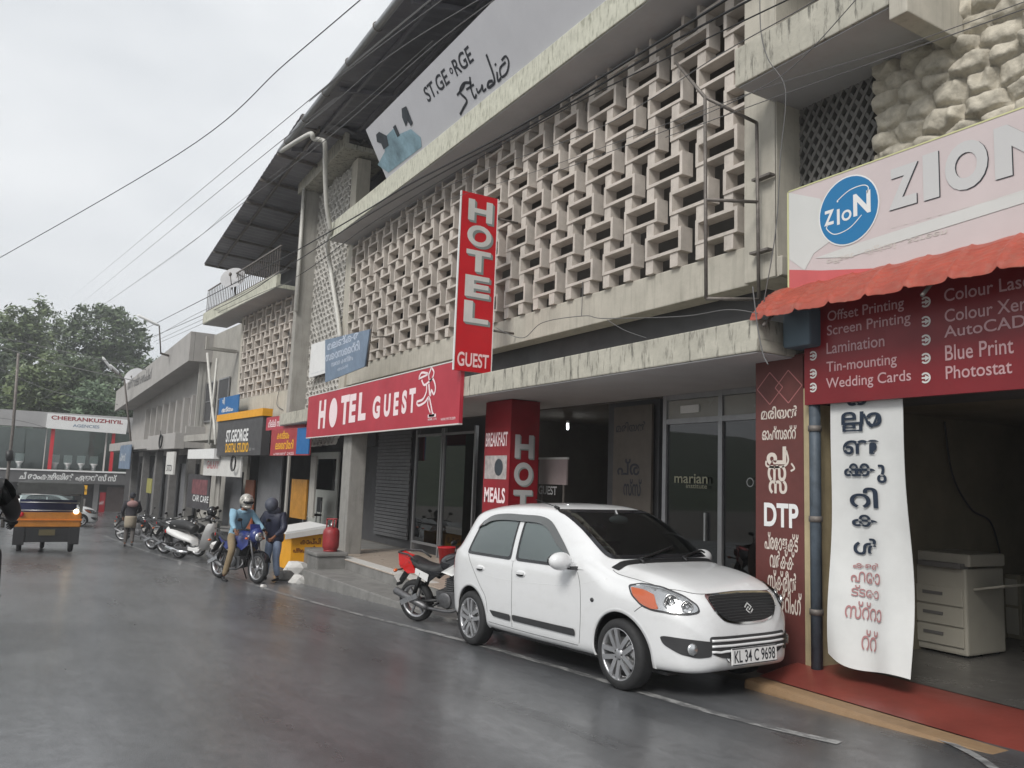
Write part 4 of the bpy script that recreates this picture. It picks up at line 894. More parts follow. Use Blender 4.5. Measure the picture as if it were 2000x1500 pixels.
mb = MB(); put_text(mb, fgb, 'മാർത്തോമ്മാ ഷോപ്പിംഗ്', pbox(fgb, 249, 762, 298, 716), .02, .004); mb.build('parapet_lettering', 'shade', gb2)
cc2 = thing('cable_coil', 'black cable coil hanging from the balcony band of the grey building', 'cable', fgb.p(-1.2, zc0, .3))
mb = MB(); c = fgb.px(329, 863)
for k in range(3): mb.tube([fgb.p(c[0] + (.28 + .02 * k) * math.cos(t), c[1] + (.27 + .02 * k) * math.sin(t), .3 + .02 * k) for t in lin(0, 6.28, 24)], .016, 5)
mb.tube([fgb.p(c[0] - .35, c[1] + .5, .3), fgb.p(c[0] - .3, c[1] - .4, .3)], .012, 5); mb.build('loops', 'wire', cc2)
simple_sign('pale_blue_hoarding', 'pale blue printed hoarding under the far end of the grey building', 'signboard', Face(g0_ + Vector((-.25, 0, 0)), gu_, (0, 0, 1)), (231, 915, 256, 868), 'flexblue', [('പ്രസ്', (234, 900, 246, 885), .01, 'white')], .05)
simple_sign('yellow_poster', 'narrow faded yellow poster on a pillar of the grey building', 'poster', Face(g0_ + Vector((-.1, 0, 0)), gu_, (0, 0, 1)), (285, 962, 297, 935), mat('yellow_poster_p', srgb(150, 146, 80), .6, var=.2), [], .03)
simple_sign('hanging_white_sign', 'small white and grey sign box hanging beneath the balcony band', 'sign', Face(g0_ + Vector((-.35, 0, 0)), gu_, (0, 0, 1)), (322, 926, 341, 882), 'offwhite', [('STD', (325, 920, 336, 908), .01, 'ink')], .08)

# ================================================================== SHOWROOM ACROSS THE JUNCTION
YF = 60.0; ff = cross(YF)
sr = thing('showroom_building', 'grey showroom building across the junction with red pillars and a glass upper floor', 'building', (0, YF, -1.5))
def sb_(px, name, m, d0, d1, par=None):
    mb = MB(); xm = 130; xa = (px[0] + px[2]) / 2 if abs(px[2] - px[0]) < 60 else xm; a = (ff.px(px[0], px[1])[0], ff.px(xm, px[1])[1], ff.px(px[2], px[3])[0], ff.px(xm, px[3])[1]); fbox(mb, ff, a[0], a[2], a[1], a[3], d0, d1); return mb.build(name, m, par or sr)
M['srgrey'] = mat('showroom_grey', (.33, .325, .325), .7, var=.12, scale=1)
sb_((-260, 838, 420, 808), 'roof_fascia', 'srgrey', -.3, .5); sb_((-260, 944, 330, 918), 'floor_band', mat('dark_band', (.10, .098, .10), .5, var=.1), -.3, .35)
mb = MB(); fbox(mb, ff, ff.px(-260, 920)[0], ff.px(330, 920)[0], ff.px(130, 921)[1], ff.px(130, 918)[1], .36, .42); mb.build('band_edge', 'white', sr)
sb_((-260, 1045, 330, 944), 'ground_wall', mat('showroom_ground', (.06, .058, .06), .6, var=.2), -1.2, -1.0); sb_((-260, 918, 330, 838), 'upper_back_wall', mat('showroom_back', (.10, .115, .11), .6, var=.3, scale=.6), -2.0, -1.9)
sb_((-260, 917, 330, 838), 'upper_glass', glass('showroom_glass', (.85, .9, .89), .0), -.06, -.03)
for x0, x1 in ((92, 108), (212, 226)): sb_((x0, 918, x1, 838), 'red_pillar', mat('pillar_redpaint', srgb(200, 44, 54), .4), .05, .3)
for x0, x1 in ((84, 91), (200, 211)): sb_((x0, 918, x1, 838), 'pale_pillar', 'offwhite', -.02, .04)
for x0, x1 in ((-30, -22), (138, 144), (176, 196)): sb_((x0, 1045, x1, 944), 'ground_pillar', 'srgrey', -1.0, -.7)
sb_((205, 1020, 252, 950), 'roller_shutter', mat('brown_shutter', (.13, .10, .095), .6, var=.15), -.99, -.9)
mb = MB(); put_text(mb, ff, 'ചീരാംകുഴിയിൽ ഏജൻസീസ്', (ff.px(37, 935)[0], ff.px(130, 941)[1], ff.px(227, 935)[0], ff.px(130, 924)[1]), .03, .355); mb.build('band_lettering', 'white', sr)
fsg = cross(YF - .62)
sg = thing('agency_signboard', 'white roof-edge signboard with red lettering on the showroom across the junction', 'signboard', fsg.p(*fsg.px(170, 845)))
mb = MB(); a = pbox(fsg, 89, 838, 248, 808); P = [fsg.px(*p) for p in ((89, 836), (246, 848), (250, 820), (93, 807))]; mb.slab([fsg.p(u, v, -.12) for u, v in P], fsg.n * .12); mb.build('panel', 'white', sg)
mb = MB(); put_text(mb, fsg, 'CHEERANKUZHIYIL', pbox(fsg, 100, 820, 241, 814), .03, .005, skew=-.1); b = pbox(fsg, 100, 822, 241, 818)
mb = MB(); a0 = fsg.px(100, 819); a1 = fsg.px(240, 829); put_text(mb, fsg, 'CHEERANKUZHIYIL', (a0[0], a0[1], a1[0], a0[1] + .26), .03, .005, skew=a1[1] - a0[1]); mb.build('lettering', 'reddark', sg)
mb = MB(); a0 = fsg.px(142, 834); a1 = fsg.px(194, 837); put_text(mb, fsg, 'AGENCIES', (a0[0], a0[1], a1[0], a0[1] + .2), .02, .005, skew=a1[1] - a0[1]); mb.build('small_lettering', 'flexblue', sg)
def toilet(px, py):
    p = ff.px(px, py); o = ff.p(p[0], p[1], -.36); mb = MB()
    t = thing('toilet', None, 'toilet', o)
    mb.lathe([(.02, 0), (.15, .0), (.13, .12), (.17, .3), (.24, .4), (.24, .44), (.17, .44), (.12, .3)], o + Vector((0, -.2, 0)), seg=14); mb.build('bowl', 'white', t)
    mb = MB(); mb.box((o.x - .25, o.y + .05, o.z + .44), (o.x + .25, o.y + .25, o.z + .95)); mb.build('cistern', 'white', t, bevel=.03); return t
WC = [toilet(x, 913 + .033 * x) for x in (36, 106, 131, 157, 182)]
for t, s_ in zip(WC, ('white toilet on show behind glass, left of the tall red pillar', 'white toilet on show just right of the tall red pillar', 'white toilet on show, second to the right of the tall red pillar', 'white toilet on show, third to the right of the tall red pillar', 'white toilet on show nearest the right-hand pale pillar')): t['label'] = s_; t['group'] = 'toilets in the showroom window'
simple_sign('red_standing_poster', 'tall red poster stand outside the showroom ground floor', 'poster', cross(YF - .7), (190, 1022, 207, 962), 'reddark', [('പെയിന്റ്', (193, 985, 203, 978), .0, 'white'), ('SALE', (193, 1012, 203, 1002), .0, 'white')], .06)
simple_sign('yellow_lantern_sign', 'small yellow hanging sign over the showroom entrance', 'sign', cross(YF - .5), (161, 966, 171, 948), 'gold', [('OPEN', (162, 960, 170, 955), .0, 'ink')], .06)
# hill behind
def hz(x, y): return gz(x, y) + (min(max(y - 72, 0) * .22, 16)) * (1 / (1 + math.exp((x - 30) / 10)))
M['hillgreen'] = mat('hill_undergrowth', (.05, .075, .035), .9, var=.5, scale=.6, bump=.6, bscale=2)
sheet('hill', lin(-140, 90, 40), lin(66, 175, 30), -.03, 'hillgreen', zf=hz)
# ================================================================== TREES
def leafmat(name, c1, c2):
    m = bpy.data.materials.new(name); m.use_nodes = True; n = m.node_tree.nodes; l = m.node_tree.links; b = n['Principled BSDF']
    oi = n.new('ShaderNodeNewGeometry'); z = n.new('ShaderNodeTexNoise'); z.inputs['Scale'].default_value = .9; z.inputs['Detail'].default_value = 6; l.new(oi.outputs['Position'], z.inputs[0])
    r = n.new('ShaderNodeMapRange'); r.inputs[1].default_value = .35; r.inputs[2].default_value = .65; l.new(z.outputs['Fac'], r.inputs[0])
    x = n.new('ShaderNodeMix'); x.data_type = 'RGBA'; x.inputs['A'].default_value = (*c1, 1); x.inputs['B'].default_value = (*c2, 1); l.new(r.outputs[0], x.inputs['Factor']); l.new(x.outputs['Result'], b.inputs['Base Color']); b.inputs['Roughness'].default_value = .5
    return m
LV = [leafmat('leaf_dark', (.045, .07, .03), (.10, .14, .06)), leafmat('leaf_mid', (.06, .09, .035), (.14, .18, .07)), leafmat('leaf_blue', (.07, .11, .06), (.14, .2, .11))]
M['bark'] = mat('bark', (.09, .075, .06), .9, var=.3, scale=4)
def tree(label, blobs, base, lm, n=5000, leaf=.42, seed=1, name='broadleaf_tree'):
    rng = random.Random(seed); t = thing(name, label, 'tree', base, group='trees behind the showroom')
    mb = MB(); top = max(b[0].z for b in blobs); cx = sum(b[0].x for b in blobs) / len(blobs); cy = sum(b[0].y for b in blobs) / len(blobs)
    base = Vector(base); fork = Vector((cx, cy, base.z + (top - base.z) * .45)); h = fork - base
    mb.tube([base, base + h * .5 + Vector((.15, 0, 0)), fork], [.42, .3, .24], 9)
    for c, r in blobs: mb.tube(smooth_path([fork - Vector((0, 0, .3)), (fork + c) / 2 + Vector((rng.uniform(-.4, .4), 0, .4)), c], 4), [.16 - .13 * i / 8 for i in range(9)], 6)
    mb.build('trunk', 'bark', t)
    mb = MB(); tot = sum(r[0] * r[1] * r[2] for c, r in blobs)
    for c, r in blobs:
        k = int(n * r[0] * r[1] * r[2] / tot); cl = max(6, k // 26)
        for _ in range(cl):
            d = Vector((rng.gauss(0, 1), rng.gauss(0, 1), rng.gauss(0, 1))).normalized(); rr = rng.uniform(.45, 1.0) ** .5 * rng.uniform(.82, 1.12)
            q = c + Vector((d.x * r[0] * rr, d.y * r[1] * rr, d.z * r[2] * rr)); cr = rng.uniform(.35, .95)
            for _ in range(26):
                p = q + Vector((rng.gauss(0, .5), rng.gauss(0, .5), rng.gauss(0, .36))) * cr
                a = Vector((rng.gauss(0, 1), rng.gauss(0, 1), rng.gauss(0, .6))).normalized(); b = a.orthogonal().normalized(); s_ = leaf * rng.uniform(.55, 1.15)
                b = (b + Vector((0, 0, rng.uniform(-.4, .4)))).normalized()
                mb.add([p - a * s_ * .5, p + b * s_ * .22, p + a * s_ * .5, p - b * s_ * .22], [(0, 1, 2, 3)])
    mb.build('crown', lm, t); return t
def blob(px, py, rx, ry, Y):
    c = atY(px, py, Y); d = ROT.transposed() @ (c - CAM); s = -d.z / F
    return (c, (rx * s, rx * s * .8, ry * s))
def TB(Y, *bs): return [blob(*b, Y) for b in bs]
def tbase(px, Y): c = atY(px, 900, Y); return (c.x, Y, hz(c.x, Y))
tree('big dome-crowned dark green tree rising beside the grey building', TB(91, (205, 655, 75, 55), (160, 690, 45, 60), (250, 690, 42, 65), (215, 740, 70, 60), (270, 730, 28, 50), (205, 625, 45, 28), (135, 720, 30, 50)), tbase(205, 91), LV[0], 11000, .6, 1)
tree('tall thin-crowned tree with sky showing through, furthest left', TB(85, (30, 640, 45, 40), (75, 620, 22, 40), (10, 690, 40, 60), (62, 680, 36, 45)), tbase(40, 85), LV[1], 4600, .6, 2)
tree('small bright blue-green tree just above the white agency signboard', TB(71, (185, 772, 30, 28), (165, 790, 30, 22), (205, 795, 25, 25)), tbase(185, 71), LV[2], 2600, .45, 3)
tree('spreading mid-green tree left of the agency signboard', TB(73, (95, 735, 30, 45), (60, 760, 45, 45), (110, 780, 40, 30)), tbase(85, 73), LV[1], 4200, .5, 4)
tree('dense dark tree behind the left of the showroom roof', TB(77, (0, 740, 45, 60), (-50, 720, 55, 80), (25, 790, 50, 35)), tbase(-5, 77), LV[0], 5200, .5, 5)
tree('low green tree filling the gap behind the showroom roof', TB(75, (150, 740, 35, 45), (130, 790, 40, 25)), tbase(140, 75), LV[0], 3600, .5, 6)
tree('half-hidden tree between the big dome tree and the grey parapet', TB(81, (255, 775, 30, 45), (235, 800, 40, 35), (285, 740, 18, 40)), tbase(255, 81), LV[0], 3600, .5, 8)
tree('pale rubber tree at the left frame edge with an airy top', TB(97, (95, 640, 30, 45), (105, 690, 30, 45), (-30, 640, 40, 50)), tbase(85, 97), LV[1], 2600, .6, 7)

# ================================================================== POLES, LAMPS, CABLES
def cable(label, pts, r, m='wiregrey', sag=0.0, n=10, group='overhead cables', cat='cable', name='cable'):
    P = [Vector(p) for p in pts]
    if len(P) == 2:
        a, b = P; P = [a.lerp(b, i / 24) - Vector((0, 0, sag * 4 * (i / 24) * (1 - i / 24))) for i in range(25)]
    else: P = smooth_path(P, n)
    mb = MB(); mb.tube(P, r * .72 if r < .012 else r * .8, 5); o = mb.build(name, m); tag(o, label, cat, group); return o
X_ = lambda x, *pp: [atX(px, py, x) for px, py in pp]
cable('thick lone cable crossing the open sky from the left edge to the top', [atD(-60, 537, 15), atD(350, 300, 11), atD(560, 122, 9), atD(760, -48, 7.6)], .0085, 'wire')
cable('thin upper cable slanting over the sky towards the sheet roof corner', X_(3.6, (112, 604), (360, 398), (604, 198), (890, -20)), .010)
cable('thin second cable slanting over the sky just under the upper one', X_(3.7, (150, 600), (385, 408), (600, 243), (760, 110), (985, -30)), .010)
cable('pair of loose cables running up past the tip of the sheet roof', X_(4.2, (195, 600), (330, 505), (450, 415), (640, 270), (840, 95), (1000, -25)), .011)
cable('grey strand twisted with the loose pair past the sheet roof tip', X_(4.25, (210, 590), (340, 500), (455, 405), (640, 258), (845, 80)), .007, 'wiregrey')
cable('black bundle from the tree tops to the balcony rail and up under the ledge', X_(4.9, (288, 640), (445, 560), (560, 500), (700, 420), (800, 360), (1000, 255), (1270, 92), (1480, -40)), .017, 'wire')
cable('sagging black line beneath the bundle along the lattice top', X_(4.95, (288, 662), (440, 595), (560, 522), (700, 432), (850, 345), (1060, 232), (1300, 90), (1520, -30)), .014, 'wire')
cable('thin cable drooping below the bundle across the lattice top', X_(5.0, (300, 668), (470, 590), (580, 540), (720, 440), (900, 330), (1100, 215), (1330, 100), (1600, -30)), .010, 'wire')
cable('thin cable crossing the upper lattice from the ledge to the pebbled wall', X_(5.1, (700, 452), (900, 352), (1140, 262), (1260, 200), (1400, 110), (1560, 20), (1640, -30)), .007)
cable('faint strand crossing the lattice beneath the thin upper cable', X_(5.15, (620, 520), (800, 420), (1060, 330), (1280, 250), (1500, 170), (1760, 90), (2050, -15)), .005, 'wiregrey')
cable('lower of two wires sloping past the diamond screen', X_(5.2, (1300, 268), (1500, 195), (1740, 110), (2050, 0)), .006)
cable('loose wire running up to the corner of the small ledge', X_(5.25, (1060, 345), (1300, 255), (1470, 180), (1560, 120), (1680, -10)), .006)
cable('loose wire hanging down the near column to the awning', X_(5.6, (1484, -20), (1486, 60), (1500, 115), (1530, 160), (1534, 210), (1525, 300), (1518, 420), (1508, 500), (1490, 600)), .007, 'wiregrey')
cable('limp wire sagging along the beam under the lattice', X_(5.45, (968, 640), (1020, 660), (1060, 630), (1140, 617), (1180, 622), (1330, 618), (1420, 605), (1480, 612)), .007)
cable('drooping wire from the beam down to the canopy', X_(5.45, (1186, 625), (1220, 645), (1262, 660)), .006)
cable('short wire tail hanging from the lattice', X_(6.2, (1138, 550), (1137, 590), (1136, 618)), .008)
cable('loose wire looping over the canopy end', X_(5.2, (1470, 560), (1480, 640), (1490, 690), (1500, 712)), .008)
cable('thin cable sagging over the trees towards the grey parapet', [atD(-40, 650, 40), atD(140, 690, 40), atD(285, 722, 38)], .02)
cable('dark cable sagging below it across the trees', [atD(-40, 665, 40), atD(120, 712, 40), atD(270, 745, 38)], .025)
cable('low cable crossing the trees to the showroom roof', [atD(-40, 700, 44), atD(90, 760, 44), atD(230, 790, 42)], .018)
cable('cable coming down to the showroom signboard', [atD(-40, 812, 46), atD(40, 822, 46), atD(92, 836, 46)], .02)
cable('cable from the utility pole down past the red pillar', [atD(30, 700, 34), atD(60, 770, 36), atD(100, 770, 40), atD(190, 700, 42)], .012)
cable('upper thin cable from the junction sky to the balcony rail', X_(4.4, (300, 660), (380, 615), (460, 580), (560, 525)), .010)
cable('lower thin cable from the junction sky to the balcony rail', X_(4.45, (305, 672), (400, 630), (480, 590), (570, 548)), .010)
cable('loose black cable looping down the face of the small lattice bay', [LF(-.1).p(*LF(-.1).px(*p)) for p in ((566, 650), (560, 700), (556, 735), (546, 760), (541, 790), (552, 800))], .012)
def street_lamp(label, foot, top, heads):
    t = thing('street_lamp', label, 'street lamp', foot, group='street lamps at the junction')
    mb = MB(); mb.tube([foot, top], [.07, .05], 8); mb.build('post', 'rust', t)
    for a, b in heads:
        a = Vector(a); b = Vector(b); mb = MB(); mb.tube([top, a], .03, 6); am = mb.build('arm', 'rust', t)
        mb = MB(); d = (b - a).normalized(); mb.tube([a, a + (b - a) * .15, b - (b - a) * .1, b], [.035, .07, .065, .02], 8); mb.build('lamp_head', 'white', t)
    return t
g_ = gnd(246, 1020); 
street_lamp('street lamp with two short tube arms in front of the trees', (g_.x + 1.2, 54.5, gz(g_.x, 54) ), atD(243, 742, 45), [(atD(218, 722, 44.5), atD(200, 697, 44)), (atD(232, 728, 44.5), atD(214, 712, 44))])
street_lamp('street lamp on a curved arm just above the grey parapet', fgb.p(-6.5, zt0 - .5, -1.5), atD(314, 690, 36.5), [(atD(311, 636, 36), atD(268, 615, 35.5))])
up_ = thing('utility_pole', 'thin leaning grey utility pole at the left edge beside the auto rickshaw', 'pole', gnd(2, 1030))
b0 = atD(8, 1000, 33); b0.z = gz(b0.x, b0.y); mb = MB(); mb.tube([b0, atD(8, 990, 33), atD(26, 830, 33), atD(36, 690, 33)], [.075, .07, .06, .05], 8); mb.build('post', 'rust', up_)
mb = MB(); mb.tube([atD(18, 880, 32.9), atD(19, 900, 32.9)], .14, 8); mb.build('junction_box', 'black', up_)
def dish(label, c, face, r, stem):
    t = thing('satellite_dish', label, 'satellite dish', stem, group='satellite dishes'); d = Vector(face).normalized(); mb = MB()
    mb.lathe([(.001, .0), (r * .5, r * .06), (r, r * .24), (r * 1.01, r * .24), (r * .5, r * .03), (.001, -.03)], c, d, 28); mb.build('reflector', mat('dish_grey', (.42, .42, .43), .5), t)
    c = Vector(c); mb = MB(); e = c + d * r * .8 - Vector((0, 0, r * .1)); mb.tube([c - Vector((0, 0, r)) + d * .1, e], .015, 6); mb.ell(e, (.05, .05, .07)); mb.build('feed_arm', 'rust', t)
    mb = MB(); mb.tube([c - d * .03, c - d * .15 - Vector((0, 0, .1)), stem], .03, 6); mb.build('mount', 'rust', t); return t
c1 = fe.p(*fe.px(457, 546)); dish('round satellite dish on the railed balcony under the sheet roof tip', c1, (-.5, -.7, .4), .42, c1 + Vector((.15, .15, -.85)))
c2 = fgb.p(*fgb.px(238, 738), d=-.8); dish('pale satellite dish on the roof of the grey building', c2, (-.55, -.75, .3), .68, c2 + Vector((.2, .2, -1.3)))
# --- angle-iron frame standing off the near column
sf = thing('sign_frame', 'bare steel pipe frame standing off the near column in front of the lattice', 'frame', (5.9, 5.9, 3.6))
fA = street(6.1, 0); P1 = [fA.p(*fA.px(*p)) for p in ((1478, 240), (1480, 400), (1482, 585))]
fB = street(5.55, 0); P2 = [fB.p(*fB.px(*p)) for p in ((1377, 190), (1379, 390), (1379, 583))]
for pts in ((P1[0], P1[2]), (P2[0], P2[2]), (P1[0], P2[0]), (P1[1] + Vector((0, 0, .03)), P2[1]), (P1[2], P2[2])):
    mb = MB(); mb.tube(pts, .018, 8); mb.build('pipe', 'rust', sf)
mb = MB()
for p in ((1485, 345), (1481, 490)): q_ = fA.px(*p); fbox(mb, fA, q_[0] - .12, q_[0] + .12, q_[1] - .012, q_[1] + .012, -.08, .0)
mb.build('clamps', 'rust', sf)
mb = MB(); mb.tube([P2[0], atX(1320, 122, 6.3)], .018, 8); mb.build('stay', 'rust', sf)
bp2 = thing('blue_downpipe', 'dull blue downpipe on the corner of the printing shop beside the pillar sign', 'pipe', (5.96, 4.72, 0))
mb = MB(); mb.tube([(5.96, 4.72, .1), (5.96, 4.72, 2.9)], .05, 10); mb.build('pipe', mat('pipe_blue', srgb(72, 82, 92), .6, var=.4, scale=8), bp2)
mb = MB(); [mb.tube([(5.96, 4.72, z), (5.96, 4.72, z + .05)], .06, 10) for z in (.6, 1.4, 2.2)]; mb.build('collars', 'rust', bp2)
mb = MB(); mb.box((5.75, 4.6, 2.95), (6.0, 4.9, 3.3)); bt = mb.build('tank', mat('tank_blue', srgb(74, 90, 100), .6), bp2, bevel=.03)
# ================================================================== WHITE HATCHBACK
M['carwhite'] = mat('car_white', (.70, .705, .71), .32, spec=.5, coat=1.0, streak=.22, scol=(.42, .41, .38), sscale=(2.5, 2.5, 5), slo=.5, shi=.8)
M['blackgloss'] = mat('gloss_black', (.012, .012, .014), .12, spec=.6)
M['trimgrey'] = mat('dark_trim', (.035, .035, .037), .45)
M['lens'] = glass('lamp_lens', (.92, .92, .92), .05)
M['amber'] = mat('amber_lens', srgb(206, 96, 26), .12, spec=.6, coat=.6)
M['reflector'] = mat('lamp_reflector', (.6, .61, .62), .18, metal=.85)
M['redlens'] = mat('red_lens', srgb(190, 20, 24), .15, coat=.6)
M['cabin'] = mat('cabin_trim', (.05, .05, .052), .7)
M['alloy'] = mat('alloy_wheel', (.50, .50, .51), .3, metal=.8)
WB = 1.18
def interp(tab, x):
    if x <= tab[0][0]: return tab[0][1]
    for i in range(len(tab) - 1):
        a, b = tab[i], tab[i + 1]
        if x <= b[0]:
            t = (x - a[0]) / (b[0] - a[0])
            p0 = tab[max(i - 1, 0)]; p3 = tab[min(i + 2, len(tab) - 1)]
            m0 = (b[1] - p0[1]) / (b[0] - p0[0]); m1 = (p3[1] - a[1]) / (p3[0] - a[0]); h = b[0] - a[0]
            t2, t3 = t * t, t ** 3
            return (2 * t3 - 3 * t2 + 1) * a[1] + (t3 - 2 * t2 + t) * h * m0 + (-2 * t3 + 3 * t2) * b[1] + (t3 - t2) * h * m1
    return tab[-1][1]
TOP = [(-1.73, .60), (-1.715, .72), (-1.69, .88), (-1.64, 1.02), (-1.56, 1.17), (-1.46, 1.31), (-1.36, 1.385), (-1.2, 1.425), (-.9, 1.458), (-.5, 1.47), (-.1, 1.462), (.12, 1.435), (.28, 1.385), (.5, 1.275), (.75, 1.135), (.95, 1.015), (1.04, .975), (1.15, .955), (1.35, .925), (1.55, .88), (1.70, .825), (1.79, .765), (1.845, .70), (1.875, .63), (1.89, .56), (1.895, .50)]
BOT = [(-1.73, .40), (-1.71, .32), (-1.66, .26), (-1.5, .23), (-1.0, .20), (1.2, .19), (1.6, .19), (1.78, .20), (1.85, .23), (1.88, .28), (1.895, .38)]
PLAN = [(-1.73, .70), (-1.715, .80), (-1.68, .88), (-1.6, .93), (-1.45, .965), (-1.1, .99), (-.5, 1.0), (.6, 1.0), (1.15, .985), (1.4, .955), (1.6, .89), (1.72, .815), (1.80, .715), (1.85, .60), (1.88, .47), (1.895, .33)]
def section(x, n=64):
    T, Bt, P = interp(TOP, x), interp(BOT, x), interp(PLAN, x)
    k = min(1, max(0, (x - .30) / .80)); k = k * k * (3 - 2 * k)          # 0 cabin, 1 bonnet
    H = T - Bt
    zb = (1 - k) * (.905 + .02 * (-x)) + k * (T - .115); zb = min(zb, Bt + H * .86)
    wb = (1 - k) * .713 + k * .675
    zr = (1 - k) * (T - .085) + k * (T - .045); wr = (1 - k) * (.565 + .03 * max(0, min(1, (x - .1) / .4))) + k * .56
    if zr < zb + .02: zr = zb + .02
    s_ = min(1, H / .5)
    pts = [(0, Bt), (.50, Bt), (.655, Bt + .012 * s_), (.705, Bt + .05 * s_), (.722, Bt + .14 * s_), (.738, min(Bt + .36 * s_, zb - .12)), (.735, zb - .10), (wb + .006, zb - .02), (wb, zb + .012)]
    lo = Vector((wb, zb + .012)); hi = Vector((wr, zr)); bow = .028 * (1 - k)
    for t in (.25, .5, .75): q = lo.lerp(hi, t); pts.append((q.x + bow * 4 * t * (1 - t) * .5, q.y))
    pts += [(wr, zr), (wr - .035, zr + (T - zr) * .42), (wr - .13, zr + (T - zr) * .72), (wr * .5, T - (T - zr) * .09), (0, T)]
    pts = [Vector((p[0] * P, p[1], 0)) for p in pts]
    fine = smooth_path(pts, 6); d = [0]
    for i in range(1, len(fine)): d.append(d[-1] + (fine[i] - fine[i - 1]).length)
    out = []; j = 0
    for i in range(n + 1):
        q = d[-1] * i / n
        while j < len(d) - 2 and d[j + 1] < q: j += 1
        t = (q - d[j]) / max(d[j + 1] - d[j], 1e-9); v = fine[j].lerp(fine[j + 1], min(1, t)); out.append((v.x, v.y))
    return out
xs = sorted(set([round(v, 4) for v in lin(-1.73, -1.60, 10) + lin(-1.60, 1.6, 150) + lin(1.6, 1.80, 16) + lin(1.80, 1.895, 18)]))
NS = 64; SEC = [section(x, NS) for x in xs]
def car_shell():
    vs = []; fs = []
    for x, s_ in zip(xs, SEC):
        for y, z in s_: vs.append((x, y, z))
        for y, z in s_[::-1][1:]: vs.append((x, -y, z))
    w_ = 2 * NS + 1
    for i in range(len(xs) - 1):
        for j in range(w_ - 1): a = i * w_ + j; fs.append((a, a + 1, a + w_ + 1, a + w_))
    fs.append([j for j in range(w_)]); fs.append([(len(xs) - 1) * w_ + j for j in range(w_)][::-1])
    return vs, fs
cv, cf = car_shell()
BVH = BVHTree.FromPolygons([Vector(v) for v in cv], cf)
def hit(o, d):
    r = BVH.ray_cast(Vector(o), Vector(d)); return r[0], r[1]
WIN = {'rear': [(-1.30, .925), (-.42, .905), (-.42, 1.315), (-.72, 1.335), (-1.0, 1.318), (-1.16, 1.26)],
       'front': [(-.34, .905), (.56, .895), (.50, .98), (.30, 1.14), (.08, 1.275), (-.10, 1.32), (-.34, 1.325)],
       'corner': [(.60, .895), (.74, .895), (.58, 1.0)]}
def inset(poly_, d):
    c = Vector((sum(p[0] for p in poly_) / len(poly_), sum(p[1] for p in poly_) / len(poly_))); n = len(poly_); out = []
    ar = sum(poly_[i][0] * poly_[(i + 1) % n][1] - poly_[(i + 1) % n][0] * poly_[i][1] for i in range(n)); sg = 1 if ar > 0 else -1
    for i in range(n):
        p0, p1, p2 = Vector(poly_[i - 1]), Vector(poly_[i]), Vector(poly_[(i + 1) % n])
        a = (p1 - p0).normalized(); b = (p2 - p1).normalized(); na = Vector((-a.y, a.x)) * sg; nb = Vector((-b.y, b.x)) * sg
        m_ = (na + nb); m_ = m_ / max(.35, m_.length_squared / 2); out.append(tuple(p1 + m_ * d))
    return out
def rounded(poly_, r=.05, k=4):
    n = len(poly_); out = []
    for i in range(n):
        p0, p1, p2 = Vector(poly_[i - 1]), Vector(poly_[i]), Vector(poly_[(i + 1) % n]); ra = min(r, (p0 - p1).length * .4); rb = min(r, (p2 - p1).length * .4)
        a = p1 + (p0 - p1).normalized() * ra; b = p1 + (p2 - p1).normalized() * rb
        for j in range(k + 1): t = j / k; out.append(tuple((1 - t) ** 2 * a + 2 * t * (1 - t) * p1 + t * t * b))
    return out
def inside(p, poly_):
    c = False; n = len(poly_)
    for i in range(n):
        a, b = poly_[i], poly_[i - 1]
        if (a[1] > p[1]) != (b[1] > p[1]) and p[0] < (b[0] - a[0]) * (p[1] - a[1]) / (b[1] - a[1]) + a[0]: c = not c
    return c
WS = [(-.585, .99), (.585, .99), (.545, 1.40), (-.545, 1.40)]      # windscreen in (y, z) seen from the front
RWS = [(-.56, 1.0), (.56, 1.0), (.50, 1.33), (-.50, 1.33)]
